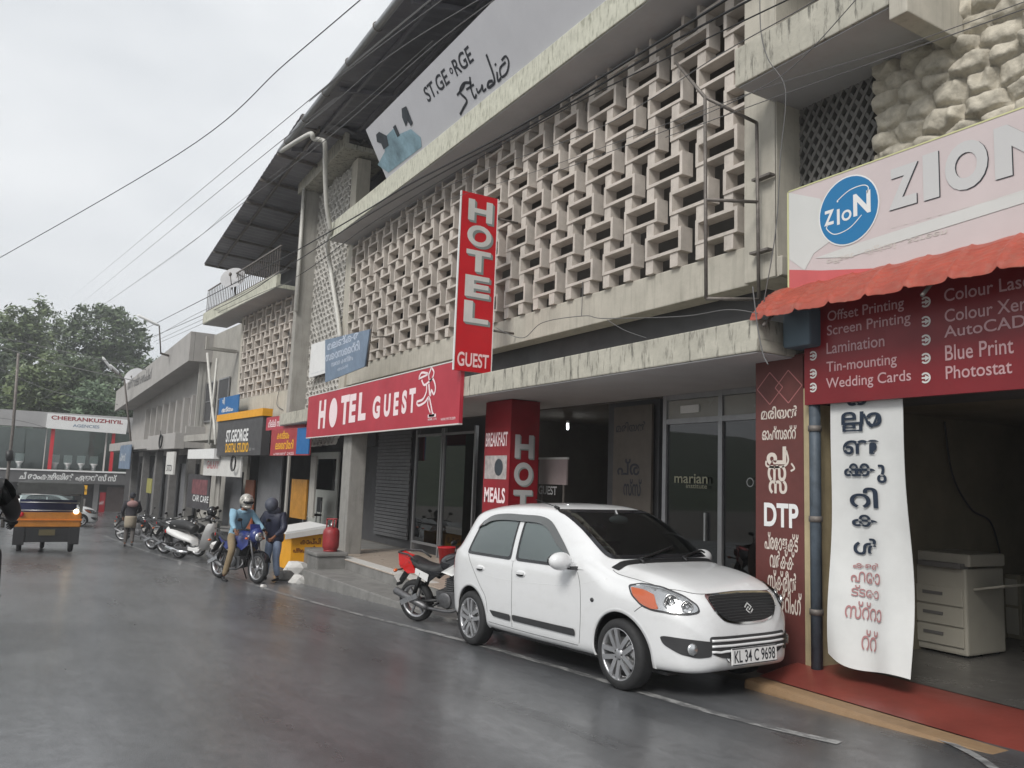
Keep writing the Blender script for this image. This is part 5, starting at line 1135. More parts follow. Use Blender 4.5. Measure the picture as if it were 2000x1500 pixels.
def decal(mb, outline, proj, off=.004, step=.05, holes=None, mi=0, both=False, thick=0.0):
    """outline in 2-D; proj(u, v) -> (origin, direction) of the ray that lands it on the body."""
    pts = [Vector(p) for p in outline]; n = len(pts); dense = []
    for i in range(n):
        a, b = pts[i], pts[(i + 1) % n]; k = max(1, int((b - a).length / step))
        for j in range(k): dense.append(a.lerp(b, j / k))
    m_ = len(dense); edges = [(i, (i + 1) % m_) for i in range(m_)]
    if holes:
        hp = [Vector(p) for p in holes]; hn = len(hp); hd = []
        for i in range(hn):
            a, b = hp[i], hp[(i + 1) % hn]; k = max(1, int((b - a).length / step))
            for j in range(k): hd.append(a.lerp(b, j / k))
        edges += [(m_ + i, m_ + (i + 1) % len(hd)) for i in range(len(hd))]; dense2 = dense + hd
    else: dense2 = list(dense)
    x0, x1 = min(p.x for p in pts), max(p.x for p in pts); y0, y1 = min(p.y for p in pts), max(p.y for p in pts)
    px_ = x0 + step / 2
    dt = [(p.x, p.y) for p in dense]
    while px_ < x1:
        py_ = y0 + step / 2
        while py_ < y1:
            if inside((px_, py_), dt) and (not holes or not inside((px_, py_), [tuple(p) for p in holes])):
                if min((Vector((px_, py_)) - d).length for d in dense2) > step * .4: dense2.append(Vector((px_, py_)))
            py_ += step
        px_ += step
    r = delaunay_2d_cdt(dense2, edges, [], 1 if not holes else 1, 1e-6)
    V, Fc = r[0], r[2]; P = []; bad = set()
    for i, p in enumerate(V):
        o, d = proj(p.x, p.y); h, nn = hit(o, d)
        if h is None: bad.add(i); P.append(Vector((0, 0, 0)))
        else:
            nn = nn if nn.dot(Vector(d)) < 0 else -nn
            P.append(h + nn * off)
    out = []
    for f in Fc:
        c = sum((V[i] for i in f), Vector((0, 0))) / len(f)
        if any(i in bad for i in f): continue
        if holes and inside(tuple(c), [tuple(p) for p in holes]): continue
        a, b, c3 = P[f[0]], P[f[1]], P[f[2]]; nrm = (b - a).cross(c3 - a); d = Vector(proj(V[f[0]].x, V[f[0]].y)[1])
        out.append(list(f) if nrm.dot(d) < 0 else list(f)[::-1])
    mb.add(P, out, mi, True); return mb
SIDE = lambda s: (lambda u, v: ((u, s * 2, v), (0, -s, 0)))
FRONT = lambda u, v: ((4, u, v), (-1, 0, 0))
REAR = lambda u, v: ((-4, u, v), (1, 0, 0))
def DIAG(s, ang=38):
    a = R_(ang); d = Vector((-math.cos(a), -s * math.sin(a), 0)); r = Vector((-s * math.sin(a), s * -0 + math.cos(a) * 1, 0))
    return d, r

fr_pt, rr_pt = gnd(1213, 1347), gnd(921, 1259)
fwd = (fr_pt - rr_pt).normalized(); lft = Vector((0, 0, 1)).cross(fwd).normalized(); upv = fwd.cross(lft)
SC = (fr_pt - rr_pt).length / (2 * WB)
orig = (fr_pt + rr_pt) / 2 + lft * .70 * SC
CMX = Matrix.Translation(orig) @ Matrix((fwd, lft, upv)).transposed().to_4x4() @ Matrix.Scale(SC, 4)
car = thing('parked_hatchback', 'small white hatchback with amber indicators parked in front of the hotel, nose towards the viewer', 'car', mtx=CMX)
def cb(mb, name, m, par=None): return mb.build(name, m, par or car, False)
def build_shell():
    bm = bmesh.new(); V = [bm.verts.new(v) for v in cv]
    for f in cf:
        try: bm.faces.new([V[i] for i in f])
        except Exception: pass
    RA = .325; ZC = .275
    winr = {k: rounded(inset(p, .02)) for k, p in WIN.items()}; wsr = rounded(inset(WS, .02)); rws = rounded(inset(RWS, .02)); dele = []
    for f in bm.faces:
        c = f.calc_center_median()
        if len(f.verts) > 4: continue
        arch = any((c.x - ax) ** 2 + (c.z - ZC) ** 2 < RA ** 2 and abs(c.y) > .42 for ax in (WB, -WB))
        side = abs(f.normal.y) > .55 and any(inside((c.x, c.z), p) for p in winr.values())
        fw = c.x > .2 and c.x < 1.0 and f.normal.y ** 2 < .3 and inside((c.y, c.z), wsr); rw_ = c.x < -1.3 and inside((c.y, c.z), rws)
        if arch or side or fw or rw_: dele.append(f)
    bmesh.ops.delete(bm, geom=dele, context='FACES')
    for e in bm.edges:
        if e.is_boundary:
            for v in e.verts:
                for ax in (WB, -WB):
                    d = Vector((v.co.x - ax, v.co.z - ZC))
                    if abs(d.length - RA) < .045 and abs(v.co.y) > .5 and v.co.z > .2:
                        d = d.normalized() * RA; v.co.x, v.co.z = ax + d.x, ZC + d.y
    bmesh.ops.recalc_face_normals(bm, faces=bm.faces)
    me = bpy.data.meshes.new('body'); bm.to_mesh(me); bm.free()
    for p in me.polygons: p.use_smooth = True
    me.materials.append(M['carwhite']); o = bpy.data.objects.new('body', me); C.objects.link(o); o.parent = car; return o
body = build_shell()
# wheel housings, arch lips
mb = MB(); ml = MB()
for ax in (WB, -WB):
    for s in (1, -1):
        A = [math.pi * (-.06 + 1.12 * i / 40) for i in range(41)]; vs = []; vl = []
        for a in A:
            x, z = ax + .325 * math.cos(a), .275 + .325 * math.sin(a)
            h, n_ = hit((x, s * 2, max(z, .22)), (0, -s, 0)); y = h.y if h else s * .7
            vs += [(x, y - s * .003, z), (x, s * .38, z)]
            x2, z2_ = ax + .352 * math.cos(a), .275 + .352 * math.sin(a); h2, n2 = hit((x2, s * 2, max(z2_, .22)), (0, -s, 0)); y2 = h2.y if h2 else y
            vl += [(x, y + s * .010, z), (x2, y2 + s * .002, z2_), (x, y - s * .03, z)]
        mb.add(vs, [(2 * i, 2 * i + 1, 2 * i + 3, 2 * i + 2) for i in range(40)], 0, True)
        mb.add([(ax, s * .38, .275)] + [(ax + .325 * math.cos(a), s * .38, .275 + .325 * math.sin(a)) for a in A], [(0, i + 1, i + 2) for i in range(40)])
        ml.add(vl, [(3 * i, 3 * i + 3, 3 * i + 4, 3 * i + 1) for i in range(40)] + [(3 * i + 2, 3 * i + 5, 3 * i + 3, 3 * i) for i in range(40)], 0, True)
mb.box((-1.5, -.6, .17), (1.6, .6, .19)); cb(mb, 'wheel_housings', 'black'); cb(ml, 'arch_lips', 'carwhite')
# glazing
def glaze(poly_, proj, name, off=.006, vis=True, fr=.022, step=.06):
    rim = MB(); decal(rim, rounded(poly_), proj, off, step, holes=rounded(inset(poly_, fr))); ro = cb(rim, name + '_seal', 'blackgloss')
    g = MB(); decal(g, rounded(inset(poly_, fr - .004)), proj, off * .6, step); return cb(g, name, 'carglass')
for s in (1, -1):
    glaze(WIN['rear'], SIDE(s), 'side_window', fr=.026); glaze(WIN['front'], SIDE(s), 'side_window', fr=.026)
    mb = MB(); decal(mb, WIN['corner'], SIDE(s), .006); cb(mb, 'mirror_sail', 'carwhite')
    mb = MB(); decal(mb, rounded([(-.415, .90), (-.345, .90), (-.345, 1.34), (-.415, 1.33)], .005), SIDE(s), .004); cb(mb, 'door_pillar', 'carwhite')
glaze(WS, FRONT, 'windscreen', fr=.03); glaze(RWS, REAR, 'rear_window', fr=.03)
# rain visors over the side windows
for s in (1, -1):
    mb = MB(); top = [(-1.22, 1.20), (-1.1, 1.285), (-.95, 1.335), (-.7, 1.352), (-.4, 1.345), (-.1, 1.335), (.1, 1.285), (.32, 1.14), (.5, 1.0)]; vs = []
    P = smooth_path([(p[0], p[1], 0) for p in top], 4)
    for i, p in enumerate(P):
        t = (P[min(i + 1, len(P) - 1)] - P[max(i - 1, 0)]).normalized(); nn = Vector((t.y, -t.x, 0)); e = min(1, min(i, len(P) - 1 - i) / 4)
        for k, of in ((0, .006), (.06 * e + .004, .022)):
            q = p + nn * k; h, n_ = hit((q.x, s * 2, q.y), (0, -s, 0)); h = h or Vector((q.x, s * .6, q.y)); vs.append(h + Vector((0, s, 0)) * of)
    mb.add(vs, [(2 * i, 2 * i + 1, 2 * i + 3, 2 * i + 2) for i in range(len(P) - 1)], 0, True); cb(mb, 'rain_visor', mat('visor', (.09, .095, .095), .1, spec=.7) if s == 1 else bpy.data.materials['visor'])
# seams, rub strip, handles, filler, repeater
def seam(mb, pts, proj, r=.0024, off=.0, n=8):
    P = []
    for q in smooth_path([(a, b, 0) for a, b in pts], n):
        o, d = proj(q.x, q.y); h, nn = hit(o, d)
        if h is not None: P.append(h + (nn if nn.dot(Vector(d)) < 0 else -nn) * off)
    if len(P) > 1: mb.tube(P, r, 5)
for s in (1, -1):
    mb = MB(); seam(mb, [(.66, .87), (.70, .75), (.70, .5), (.66, .28)], SIDE(s)); seam(mb, [(-.38, .90), (-.37, .6), (-.39, .28)], SIDE(s)); seam(mb, [(-1.28, .92), (-1.16, .80), (-.98, .62), (-.86, .5), (-.84, .30)], SIDE(s)); seam(mb, [(.64, .262), (-.1, .262), (-.84, .275)], SIDE(s))
    cb(mb, 'door_seams', 'trimgrey')
    mb = MB(); seam(mb, [(-1.32, .86), (-.9, .74), (-.4, .715), (.3, .735), (.66, .77), (1.0, .84)], SIDE(s), .006, -.0042); cb(mb, 'crease', 'carwhite')
    mb = MB()
    for a, b in ((-.72, -.40), (-.36, .62)): decal(mb, rounded([(a - (.06 if a < -.5 else 0), .40), (a, .345), (b, .335), (b, .395)], .02), SIDE(s), .012, .05)
    cb(mb, 'rub_strip', 'trimgrey')
    for hx in (-.98, -.22):
        h, n_ = hit((hx, s * 2, .79), (0, -s, 0)); mb = MB(); mb.ell(h + Vector((0, s * .001, .0)), (.085, .012, .034), 16, 8); mb2 = cb(mb, 'door_handle', 'carwhite')
        mb = MB(); mb.ell(h + Vector((.0, s * .012, -.008)), (.06, .006, .016), 14, 6); cb(mb, 'handle_recess', 'trimgrey', mb2)
        mb = MB(); mb.obox(h + Vector((.0, s * .022, .008)), (1, 0, 0), (0, 0, 1), (0, 1, 0), .065, .010, .008); cb(mb, 'grip', 'carwhite', mb2)
    h, n_ = hit((.86, s * 2, .66), (0, -s, 0)); mb = MB(); mb.ell(h, (.024, .012, .018)); cb(mb, 'side_repeater', 'trimgrey')
    # mirror
    mb = MB(); mb.ell((.58, s * .86, .96), (.075, .115, .078), 18, 12); mb.obox((.60, s * .745, .925), (0, 1, 0), (0, 0, 1), (1, 0, 0), .06, .018, .03); mo = cb(mb, 'wing_mirror', 'carwhite')
    mb = MB(); mb.ell((.515, s * .86, .96), (.02, .095, .06), 16, 10); cb(mb, 'mirror_glass', 'blackgloss', mo)
    mb = MB(); mb.obox((.62, s * .73, .905), (0, 1, 0), (0, 0, 1), (1, 0, 0), .07, .014, .04); cb(mb, 'mirror_base', 'trimgrey', mo)
    # headlamp: drawn in (y, z) looking along the diagonal
    a = R_(40); dv = Vector((-math.cos(a), -s * math.sin(a), 0)); rv = Vector((-s * math.sin(a) * -1, -math.cos(a), 0)); rv = Vector((dv.y, -dv.x, 0)) * 1
    base_ = Vector((1.62, s * .60, 0))
    PJ = lambda u, v, base_=base_, dv=dv, rv=rv: (base_ + rv * u - dv * 2 + Vector((0, 0, v)), dv)
    # u grows towards the outer end for s = -1 after this sign fix
    sg = 1 if (rv.dot(Vector((-1, s * .6, 0))) > 0) else -1
    HL = [(sg * u, v) for u, v in ((.30, .815), (.19, .835), (.04, .82), (-.12, .765), (-.22, .70), (-.235, .645), (-.15, .625), (-.02, .625), (.04, .635), (.12, .64), (.20, .665), (.28, .74))]
    mb = MB(); decal(mb, rounded(HL, .03), PJ, .004, .03); cb(mb, 'headlamp_rim', 'trimgrey')
    IN = inset(HL, .014); mb = MB(); decal(mb, rounded(IN, .03), PJ, .008, .025); hl = cb(mb, 'headlamp', 'reflector')
    AM = [(sg * u, v) for u, v in ((.275, .80), (.17, .79), (.10, .76), (.09, .70), (.07, .655), (.13, .655), (.20, .685), (.265, .745))]
    mb = MB(); decal(mb, rounded(AM, .02), PJ, .011, .02); cb(mb, 'indicator', 'amber', hl)
    AM2 = [(sg * u, v) for u, v in ((.275, .80), (.17, .795), (.14, .775), (.20, .70), (.265, .745))]
    mb = MB()
    for (u, v, r_) in ((-.02, .715, .062), (-.135, .69, .048)):
        o_, d_ = PJ(sg * u, v); h, n_ = hit(o_, d_)
        if h: n_ = -Vector(d_); mb.lathe([(r_, -.0), (r_, .016), (r_ * .86, .018), (r_ * .8, .006), (r_ * .3, .002), (.001, .002)], h + n_ * .006, n_, 22)
    cb(mb, 'lamp_bowls', 'chrome', hl)
    mb = MB(); mb2 = MB()
    for (u, v, r_) in ((-.02, .715, .03), (-.135, .69, .02)):
        o_, d_ = PJ(sg * u, v); h, n_ = hit(o_, d_)
        if h: mb.ell(h - Vector(d_) * .012, (r_, r_, r_), 12, 8)
    cb(mb, 'bulbs', 'lens', hl)
    mb = MB(); decal(mb, rounded(IN, .03), PJ, .020, .03); cb(mb, 'headlamp_lens', 'lens', hl)
    # fog lamp
    FG = [(s * u, v) for u, v in ((.40, .44), (.66, .47), (.645, .40), (.59, .345), (.50, .32), (.40, .33))]
    mb = MB(); decal(mb, rounded(FG, .025), FRONT, .006, .03); fg_ = cb(mb, 'fog_lamp_housing', 'trimgrey')
    h, n_ = hit((4, s * .53, .385), (-1, 0, 0)); mb = MB(); mb.lathe([(.044, 0), (.044, .012), (.034, .016), (.001, .02)], h + Vector((.004, 0, 0)), (.94, s * .3, 0), 18); cb(mb, 'fog_lamp', 'reflector', fg_)
    # tail lamp
    TLp = [(s * u, v) for u, v in ((.56, .74), (.66, .74), (.665, .95), (.60, 1.06), (.54, 1.04))]
    mb = MB(); decal(mb, rounded(TLp, .03), REAR, .006, .03); cb(mb, 'tail_lamp', 'redlens')
    mb = MB(); seam(mb, [(1.36, .62), (1.42, .66), (1.50, .70), (1.55, .72)], SIDE(s), .003); cb(mb, 'bumper_seam', 'trimgrey')
# grille, emblem, intake, plate
GR = [(-.36, .755), (0, .765), (.36, .755), (.335, .665), (.27, .595), (.15, .57), (0, .565), (-.15, .57), (-.27, .595), (-.335, .665)]
mb = MB(); decal(mb, rounded(inset(GR, -.016), .04), FRONT, .006, .03); cb(mb, 'grille_surround', 'chrome')
mb = MB(); decal(mb, rounded(GR, .04), FRONT, .010, .03); gr = cb(mb, 'grille', 'black')
mb = MB()
for i in range(9):
    z = .585 + i * .019; w_ = .20 + .15 * min(1, i / 4); seam(mb, [(-w_, z), (0, z + .004), (w_, z)], FRONT, .003, .012)
cb(mb, 'grille_bars', 'trimgrey', gr)
h, n_ = hit((4, 0, .665), (-1, 0, 0)); fE = Face(h + Vector((.016, 0, 0)), (0, 1, 0), (-.12, 0, 1)); mb = MB()
for k in (1, -1): stroke(mb, fE, [(k * .045, k * -.008), (k * .012, k * -.040), (k * -.030, k * -.008), (k * .0, k * .012)][::1], .014, .003, n=1)
mb2 = MB(); mb2.v = list(mb.v); mb2.f = list(mb.f); mb2.m = list(mb.m); mb2.smooth = list(mb.smooth)
cb(mb, 'emblem', 'chrome', gr)
INT = [(-.42, .475), (.42, .475), (.40, .35), (.30, .315), (-.30, .315), (-.40, .35)]
mb = MB(); decal(mb, rounded(INT, .03), FRONT, .006, .03); it = cb(mb, 'lower_intake', 'trimgrey')
mb = MB()
for z in (.365, .405, .445): seam(mb, [(-.40, z), (0, z), (.40, z)], FRONT, .011, .008)
cb(mb, 'intake_slats', 'carwhite', it)
h, n_ = hit((4, 0, .31), (-1, 0, 0)); fP = Face(h + Vector((.035, 0, 0)), (0, 1, 0), (0, 0, 1))
mb = MB(); fbox(mb, fP, -.25, .25, -.045, .075, -.012, 0); pt = cb(mb, 'number_plate', 'white')
mb = MB(); put_text(mb, fP, 'KL 34 C 9698', (-.23, -.03, .23, .06), .012, .002); cb(mb, 'plate_lettering', 'ink', pt)
mb = MB()
for z in (-.047, .070): fbox(mb, fP, -.252, .252, z, z + .006, -.001, .003)
cb(mb, 'plate_border', 'ink', pt)
mb = MB(); seam(mb, [(-.66, .80), (-.52, .80), (-.38, .775), (0, .785), (.38, .775), (.52, .80), (.66, .80)], FRONT, .0035, 0, 6); cb(mb, 'bonnet_seam', 'trimgrey')
mb = MB(); TOPP = lambda u, v: ((u, v, 4), (0, 0, -1))
for s in (1, -1): seam(mb, [(1.66, s * .53), (1.4, s * .60), (1.12, s * .63), (1.0, s * .625)], TOPP, .003, 0, 6)
cb(mb, 'bonnet_gaps', 'trimgrey')
mb = MB(); decal(mb, rounded([(.97, -.62), (1.045, -.60), (1.075, -.3), (1.085, 0), (1.075, .3), (1.045, .6), (.97, .62), (.995, .3), (1.0, 0), (.995, -.3)], .01), TOPP, .004, .04); cb(mb, 'cowl', 'black')
for y0, y1 in ((-.35, .18), (.15, .58)):
    mb = MB(); P = []
    for t in lin(0, 1, 8):
        h, n_ = hit((1.02 - .22 * t * .7, y0 + (y1 - y0) * t, 4), (0, 0, -1)); P.append(h + Vector((.01, 0, .022)))
    mb.tube(P, .010, 6); mb.tube([P[0] + Vector((.05, 0, -.03)), P[0]], .014, 6); cb(mb, 'wiper', 'black')
h, n_ = hit((.06, 0, 4), (0, 0, -1)); mb = MB(); mb.tube([h + Vector((.03, -.52, -.035)), h + Vector((-.02, -.525, -.02))], .016, 6); mb.tube([h + Vector((.03, -.52, -.03)), h + Vector((-.35, -.53, .05))], .004, 5); cb(mb, 'aerial', 'black')
# wheels
def wheel_parts(ax, s):
    y = s * .655; c = Vector((ax, y, .272)); a = Vector((0, s, 0))
    mb = MB(); mb.lathe([(.19, -.078), (.225, -.08), (.258, -.074), (.2705, -.055), (.272, -.03), (.272, .03), (.2705, .055), (.258, .074), (.225, .08), (.203, .078), (.197, .06)], c, a, 48, caps=False); ty = cb(mb, 'tyre', 'rubber')
    mb = MB(); mb.lathe([(.202, .076), (.198, .080), (.188, .066), (.180, .03), (.176, -.05), (.10, -.05), (.001, -.05)], c, a, 40, caps=False); cb(mb, 'rim', 'alloy', ty)
    mb = MB(); mb.lathe([(.172, .012), (.16, .0), (.001, .0)], c, a, 32); cb(mb, 'rim_well', 'trimgrey', ty)
    mb = MB(); u = Vector((1, 0, 0)); v = Vector((0, 0, 1))
    for i in range(5):
        t = 2 * math.pi * i / 5 + .3 + (0.35 if ax > 0 else 0); er = u * math.cos(t) + v * math.sin(t); et = -u * math.sin(t) + v * math.cos(t)
        for q in (-.032, .032):
            P = [c + a * .058 + er * .035 + et * q * .7, c + a * .066 + er * .11 + et * q, c + a * .070 + er * .188 + et * q * 1.25]
            for k in range(2): d = P[k + 1] - P[k]; mb.obox((P[k] + P[k + 1]) / 2, d, et, a, d.length / 2, .019, .012)
    mb.lathe([(.052, .03), (.052, .066), (.03, .078), (.001, .08)], c, a, 20); cb(mb, 'spokes', 'alloy', ty)
    mb = MB(); mb.lathe([(.13, .0), (.13, .015), (.05, .02)], c, a, 24); cb(mb, 'brake_disc', 'steel', ty)
    mb = MB()
    for i in range(5): t = 2 * math.pi * i / 5; p = c + a * .068 + (u * math.cos(t) + v * math.sin(t)) * .038; mb.lathe([(.008, 0), (.008, .008)], p, a, 6)
    cb(mb, 'wheel_nuts', 'black', ty)
for ax in (WB, -WB):
    for s in (1, -1): wheel_parts(ax, s)
# cabin
mb = MB(); mb.box((-1.35, -.62, .30), (1.0, .62, .36)); mb.slab([(.52, -.62, .60), (.95, -.62, .60), (.95, -.62, .93), (.74, -.62, .955), (.52, -.62, .86)], (0, 1.24, 0)); mb.box((-1.55, -.55, .36), (-1.1, .55, .85)); cb(mb, 'dashboard', 'cabin')
for y in (-.33, .33):
    mb = MB(); mb.slab([(-.22, y - .23, .40), (.28, y - .23, .42), (.28, y - .23, .56), (-.10, y - .23, .56), (-.30, y - .23, 1.08), (-.42, y - .23, 1.06)], (0, .46, 0)); so_ = cb(mb, 'front_seat', mat('seat_fabric', (.09, .09, .085), .9) if y < 0 else bpy.data.materials['seat_fabric'])
    mb = MB(); mb.ell((-.38, y, 1.17), (.05, .12, .09)); cb(mb, 'headrest', bpy.data.materials['seat_fabric'], so_)
mb = MB(); mb.slab([(-.95, -.56, .40), (-.55, -.56, .42), (-.55, -.56, .58), (-.9, -.56, .56), (-1.08, -.56, 1.05), (-1.18, -.56, 1.03)], (0, 1.12, 0)); cb(mb, 'rear_seat', bpy.data.materials['seat_fabric'])
mb = MB(); c = Vector((.42, -.33, .93)); ax_ = Vector((-.75, 0, .62)).normalized(); e1 = Vector((0, 1, 0)); e2 = ax_.cross(e1)
mb.tube([c + (e1 * math.cos(t) + e2 * math.sin(t)) * .175 for t in lin(0, 6.283, 30)], .016, 8)
for t in (.2, 2.94, 4.7): mb.tube([c, c + (e1 * math.cos(t) + e2 * math.sin(t)) * .17], .014, 6)
mb.tube([c, c - ax_ * .25], .03, 8); cb(mb, 'steering_wheel', mat('wheel_grey', (.16, .16, .16), .5))
mb = MB(); mb.ell((.34, 0, 1.31), (.03, .12, .045)); mb.tube([(.34, 0, 1.33), (.30, 0, 1.40)], .01); cb(mb, 'rear_view_mirror', mat('mirror_grey', (.30, .31, .31), .2))
# ================================================================== TWO-WHEELERS
M['tan'] = mat('khaki_trousers', srgb(132, 116, 92), .85, var=.15, scale=12)
M['seatblack'] = mat('seat_vinyl', (.018, .018, .019), .5)
M['engine'] = mat('engine_metal', (.16, .16, .165), .45, metal=.7, var=.3, scale=25)
M['skin'] = mat('skin', srgb(120, 80, 58), .55)
def wheel(par, cx, R, tw, name='wheel', spokes=6, rimm='alloy', front=False):
    c = Vector((cx, 0, R)); a = Vector((0, 1, 0)); u = Vector((1, 0, 0)); v = Vector((0, 0, 1)); k = R / .30
    mb = MB(); mb.lathe([(R * .76, -tw * .42), (R * .84, -tw * .5), (R * .94, -tw * .42), (R, -tw * .12), (R, tw * .12), (R * .94, tw * .42), (R * .84, tw * .5), (R * .76, tw * .42)], c, a, 32, caps=False); w_ = mb.build(name, 'rubber', par, False)
    mb = MB(); mb.lathe([(R * .765, -tw * .4), (R * .70, -tw * .3), (R * .70, tw * .3), (R * .765, tw * .4), (R * .74, tw * .42), (R * .67, tw * .25), (R * .67, -tw * .25), (R * .74, -tw * .42), (R * .765, -tw * .4)], c, a, 32, caps=False)
    for i in range(spokes): t = 2 * math.pi * i / spokes; e = u * math.cos(t) + v * math.sin(t); mb.obox(c + e * R * .37, e, e.cross(a), a, R * .33, .014, .014)
    mb.lathe([(.045, -.06), (.06, -.05), (.06, .05), (.045, .06)], c, a, 14); mb.build('rim', rimm, w_, False)
    if front: mb = MB(); mb.lathe([(.13, .058), (.13, .063), (.06, .064), (.06, .057)], c, a, 24); mb.build('brake_disc', 'steel', w_, False)
    return w_
def motorcycle(label, mtx, tank='bluedark', side='bluedark', fairing=True, tailcol='blackgloss', guard='blackgloss', exhaust='engine', group=None, plate=True, rider_seat=True, red_tail=None):
    t = thing('motorcycle', label, 'motorcycle', mtx=mtx, group=group); F_ = False
    wheel(t, .65, .30, .10, front=True); wheel(t, -.65, .30, .13)
    mb = MB()
    for y in (.085, -.085): mb.tube([(.65, y, .30), (.50, y, .68), (.40, y, .95)], [.024, .022, .02], 8)
    mb.obox((.42, 0, .88), (0, 1, 0), (.4, 0, .9), (1, 0, 0), .12, .02, .03); mb.build('fork', 'engine', t, F_)
    mb = MB(); A = [(.65 + .335 * math.cos(a), .30 + .335 * math.sin(a)) for a in lin(.35, 2.75, 16)]; vs = []
    for i, (x, z) in enumerate(A):
        k = 1 - abs(i - 7.5) / 12
        for q in (-1, -.5, 0, .5, 1): vs.append((x, q * .07, z - .03 * q * q * k - .0 + .01))
    mb.add(vs, [(5 * i + j, 5 * i + j + 1, 5 * i + j + 6, 5 * i + j + 5) for i in range(15) for j in range(4)], 0, True); mb.build('front_mudguard', guard, t, F_)
    mb = MB(); mb.ell((.16, 0, .86), (.30, .165, .155), 18, 12); mb.ell((.22, .12, .80), (.17, .07, .12)); mb.ell((.22, -.12, .80), (.17, .07, .12)); mb.build('tank', tank, t, F_)
    mb = MB(); mb.lathe([(.035, 0), (.035, .012)], (.20, 0, 1.005), (0, 0, 1), 14); mb.build('filler_cap', 'chrome', t, F_)
    mb = MB(); P = smooth_path([(-.02, 0, .83), (-.2, 0, .80), (-.42, 0, .83), (-.60, 0, .90), (-.74, 0, .91)], 4)
    vs = []
    for i, p in enumerate(P):
        wd = [.10, .13, .14, .12, .09][min(4, i * 5 // len(P))]
        for y, dz in ((-wd, -.05), (-wd, .0), (-wd * .6, .03), (0, .035), (wd * .6, .03), (wd, .0), (wd, -.05)): vs.append((p.x, y, p.z + dz))
    k = len(P); mb.add(vs, [(7 * i + j, 7 * i + 7 + j, 7 * i + 8 + j, 7 * i + 1 + j) for i in range(k - 1) for j in range(6)] + [tuple(range(7)), tuple(range(7 * (k - 1), 7 * k))[::-1]], 0, True); mb.build('seat', 'seatblack', t, F_)
    mb = MB()
    for s in (1, -1): mb.slab([(-.05, s * .13, .76), (-.30, s * .14, .60), (-.42, s * .13, .66), (-.80, s * .06, .88), (-.62, s * .10, .88), (-.3, s * .13, .78)], (0, -s * .03, 0))
    mb.build('side_panels', side, t, F_, .008)
    mb = MB(); mb.slab([(-.66, -.08, .86), (-.88, -.05, .93), (-.86, -.05, .82), (-.72, -.08, .78)], (0, .16, 0)); tc_ = mb.build('tail_cowl', tailcol, t, F_, .01)
    mb = MB(); mb.obox((-.885, 0, .88), (0, 1, 0), (0, 0, 1), (1, 0, 0), .05, .03, .012); mb.build('tail_lamp', 'redlens', t, F_)
    mb = MB()
    for s in (1, -1): mb.tube([(-.45, s * .15, .90), (-.62, s * .15, .99), (-.86, s * .08, 1.0), (-.86, 0, 1.0)], .014, 6)
    mb.build('grab_rail', 'trimgrey', t, F_)
    mb = MB(); mb.slab([(-.74, -.05, .80), (-.98, -.055, .52), (-.96, -.055, .50), (-.70, -.05, .76)], (0, .11, 0)); rg = mb.build('rear_mudguard', 'black', t, F_)
    mb = MB(); mb.obox((-.93, 0, .61), (0, 1, 0), (-.62, 0, .78), (.78, 0, .62), .10, .055, .004); mb.build('number_plate', 'offwhite', rg, F_)
    for s in (1, -1): mb = MB(); mb.tube([(-.80, s * .05, .76), (-.84, s * .16, .76)], .012, 6); mb.ell((-.845, s * .19, .76), (.025, .04, .025), 10, 6, 1); mb.build('rear_indicator', ['black', 'amber'], t, F_)
    mb = MB(); mb.box((-.16, -.14, .28), (.20, .14, .50)); mb.slab([(-.02, -.10, .48), (.10, -.10, .50), (.16, -.10, .70), (.02, -.10, .68)], (0, .20, 0))
    for i in range(6): mb.obox((.06 + .008 * i, 0, .52 + .03 * i), (1, 0, 0), (0, 1, 0), (.2, 0, 1), .085, .13, .006)
    for s in (1, -1): mb.lathe([(.11, 0), (.11, .02), (.07, .035)], (.0, s * .14, .38), (0, s, 0), 18)
    mb.build('engine', 'engine', t, F_, .01)
    mb = MB(); mb.tube([(.42, 0, .93), (.30, 0, .62), (.22, 0, .30), (-.1, 0, .24)], .028, 8); mb.tube([(.42, 0, .92), (.0, 0, .74), (-.35, 0, .68), (-.75, 0, .82)], .026, 8)
    for s in (1, -1): mb.tube([(-.65, s * .10, .30), (-.15, s * .09, .36)], .025, 8); mb.tube([(-.62, s * .11, .36), (-.42, s * .12, .74)], .032, 8); mb.tube([(-.12, s * .12, .34), (-.12, s * .27, .33)], .016, 6)
    mb.build('frame', 'black', t, F_)
    mb = MB(); mb.tube(smooth_path([(.16, -.06, .46), (.26, -.10, .34), (.10, -.16, .24), (-.30, -.17, .26)], 5), .022, 8); mb.tube([(-.30, -.17, .26), (-.36, -.18, .28), (-.86, -.19, .47), (-.88, -.19, .48)], [.024, .05, .055, .04], 12); ex = mb.build('exhaust', exhaust, t, F_)
    mb = MB(); mb.obox((-.58, -.245, .38), (.93, 0, .36), (-.36, 0, .93), (0, 1, 0), .17, .035, .006); mb.build('heat_shield', 'chrome', ex, F_)
    mb = MB(); mb.tube(smooth_path([(.26, -.38, .99), (.36, -.28, 1.03), (.40, 0, 1.0), (.36, .28, 1.03), (.26, .38, .99)], 5), .013, 8); hb = mb.build('handlebar', 'trimgrey', t, F_)
    mb = MB(); [mb.tube([(.26, s * .38, .99), (.31, s * .28, 1.015)], .019, 8) for s in (1, -1)]; mb.build('grips', 'black', hb, F_)
    for s in (1, -1): mb = MB(); mb.tube([(.36, s * .24, 1.03), (.38, s * .30, 1.20)], .007, 6); mb.ell((.38, s * .33, 1.22), (.02, .06, .035), 12, 8); mb.build('mirror', 'black', hb, F_)
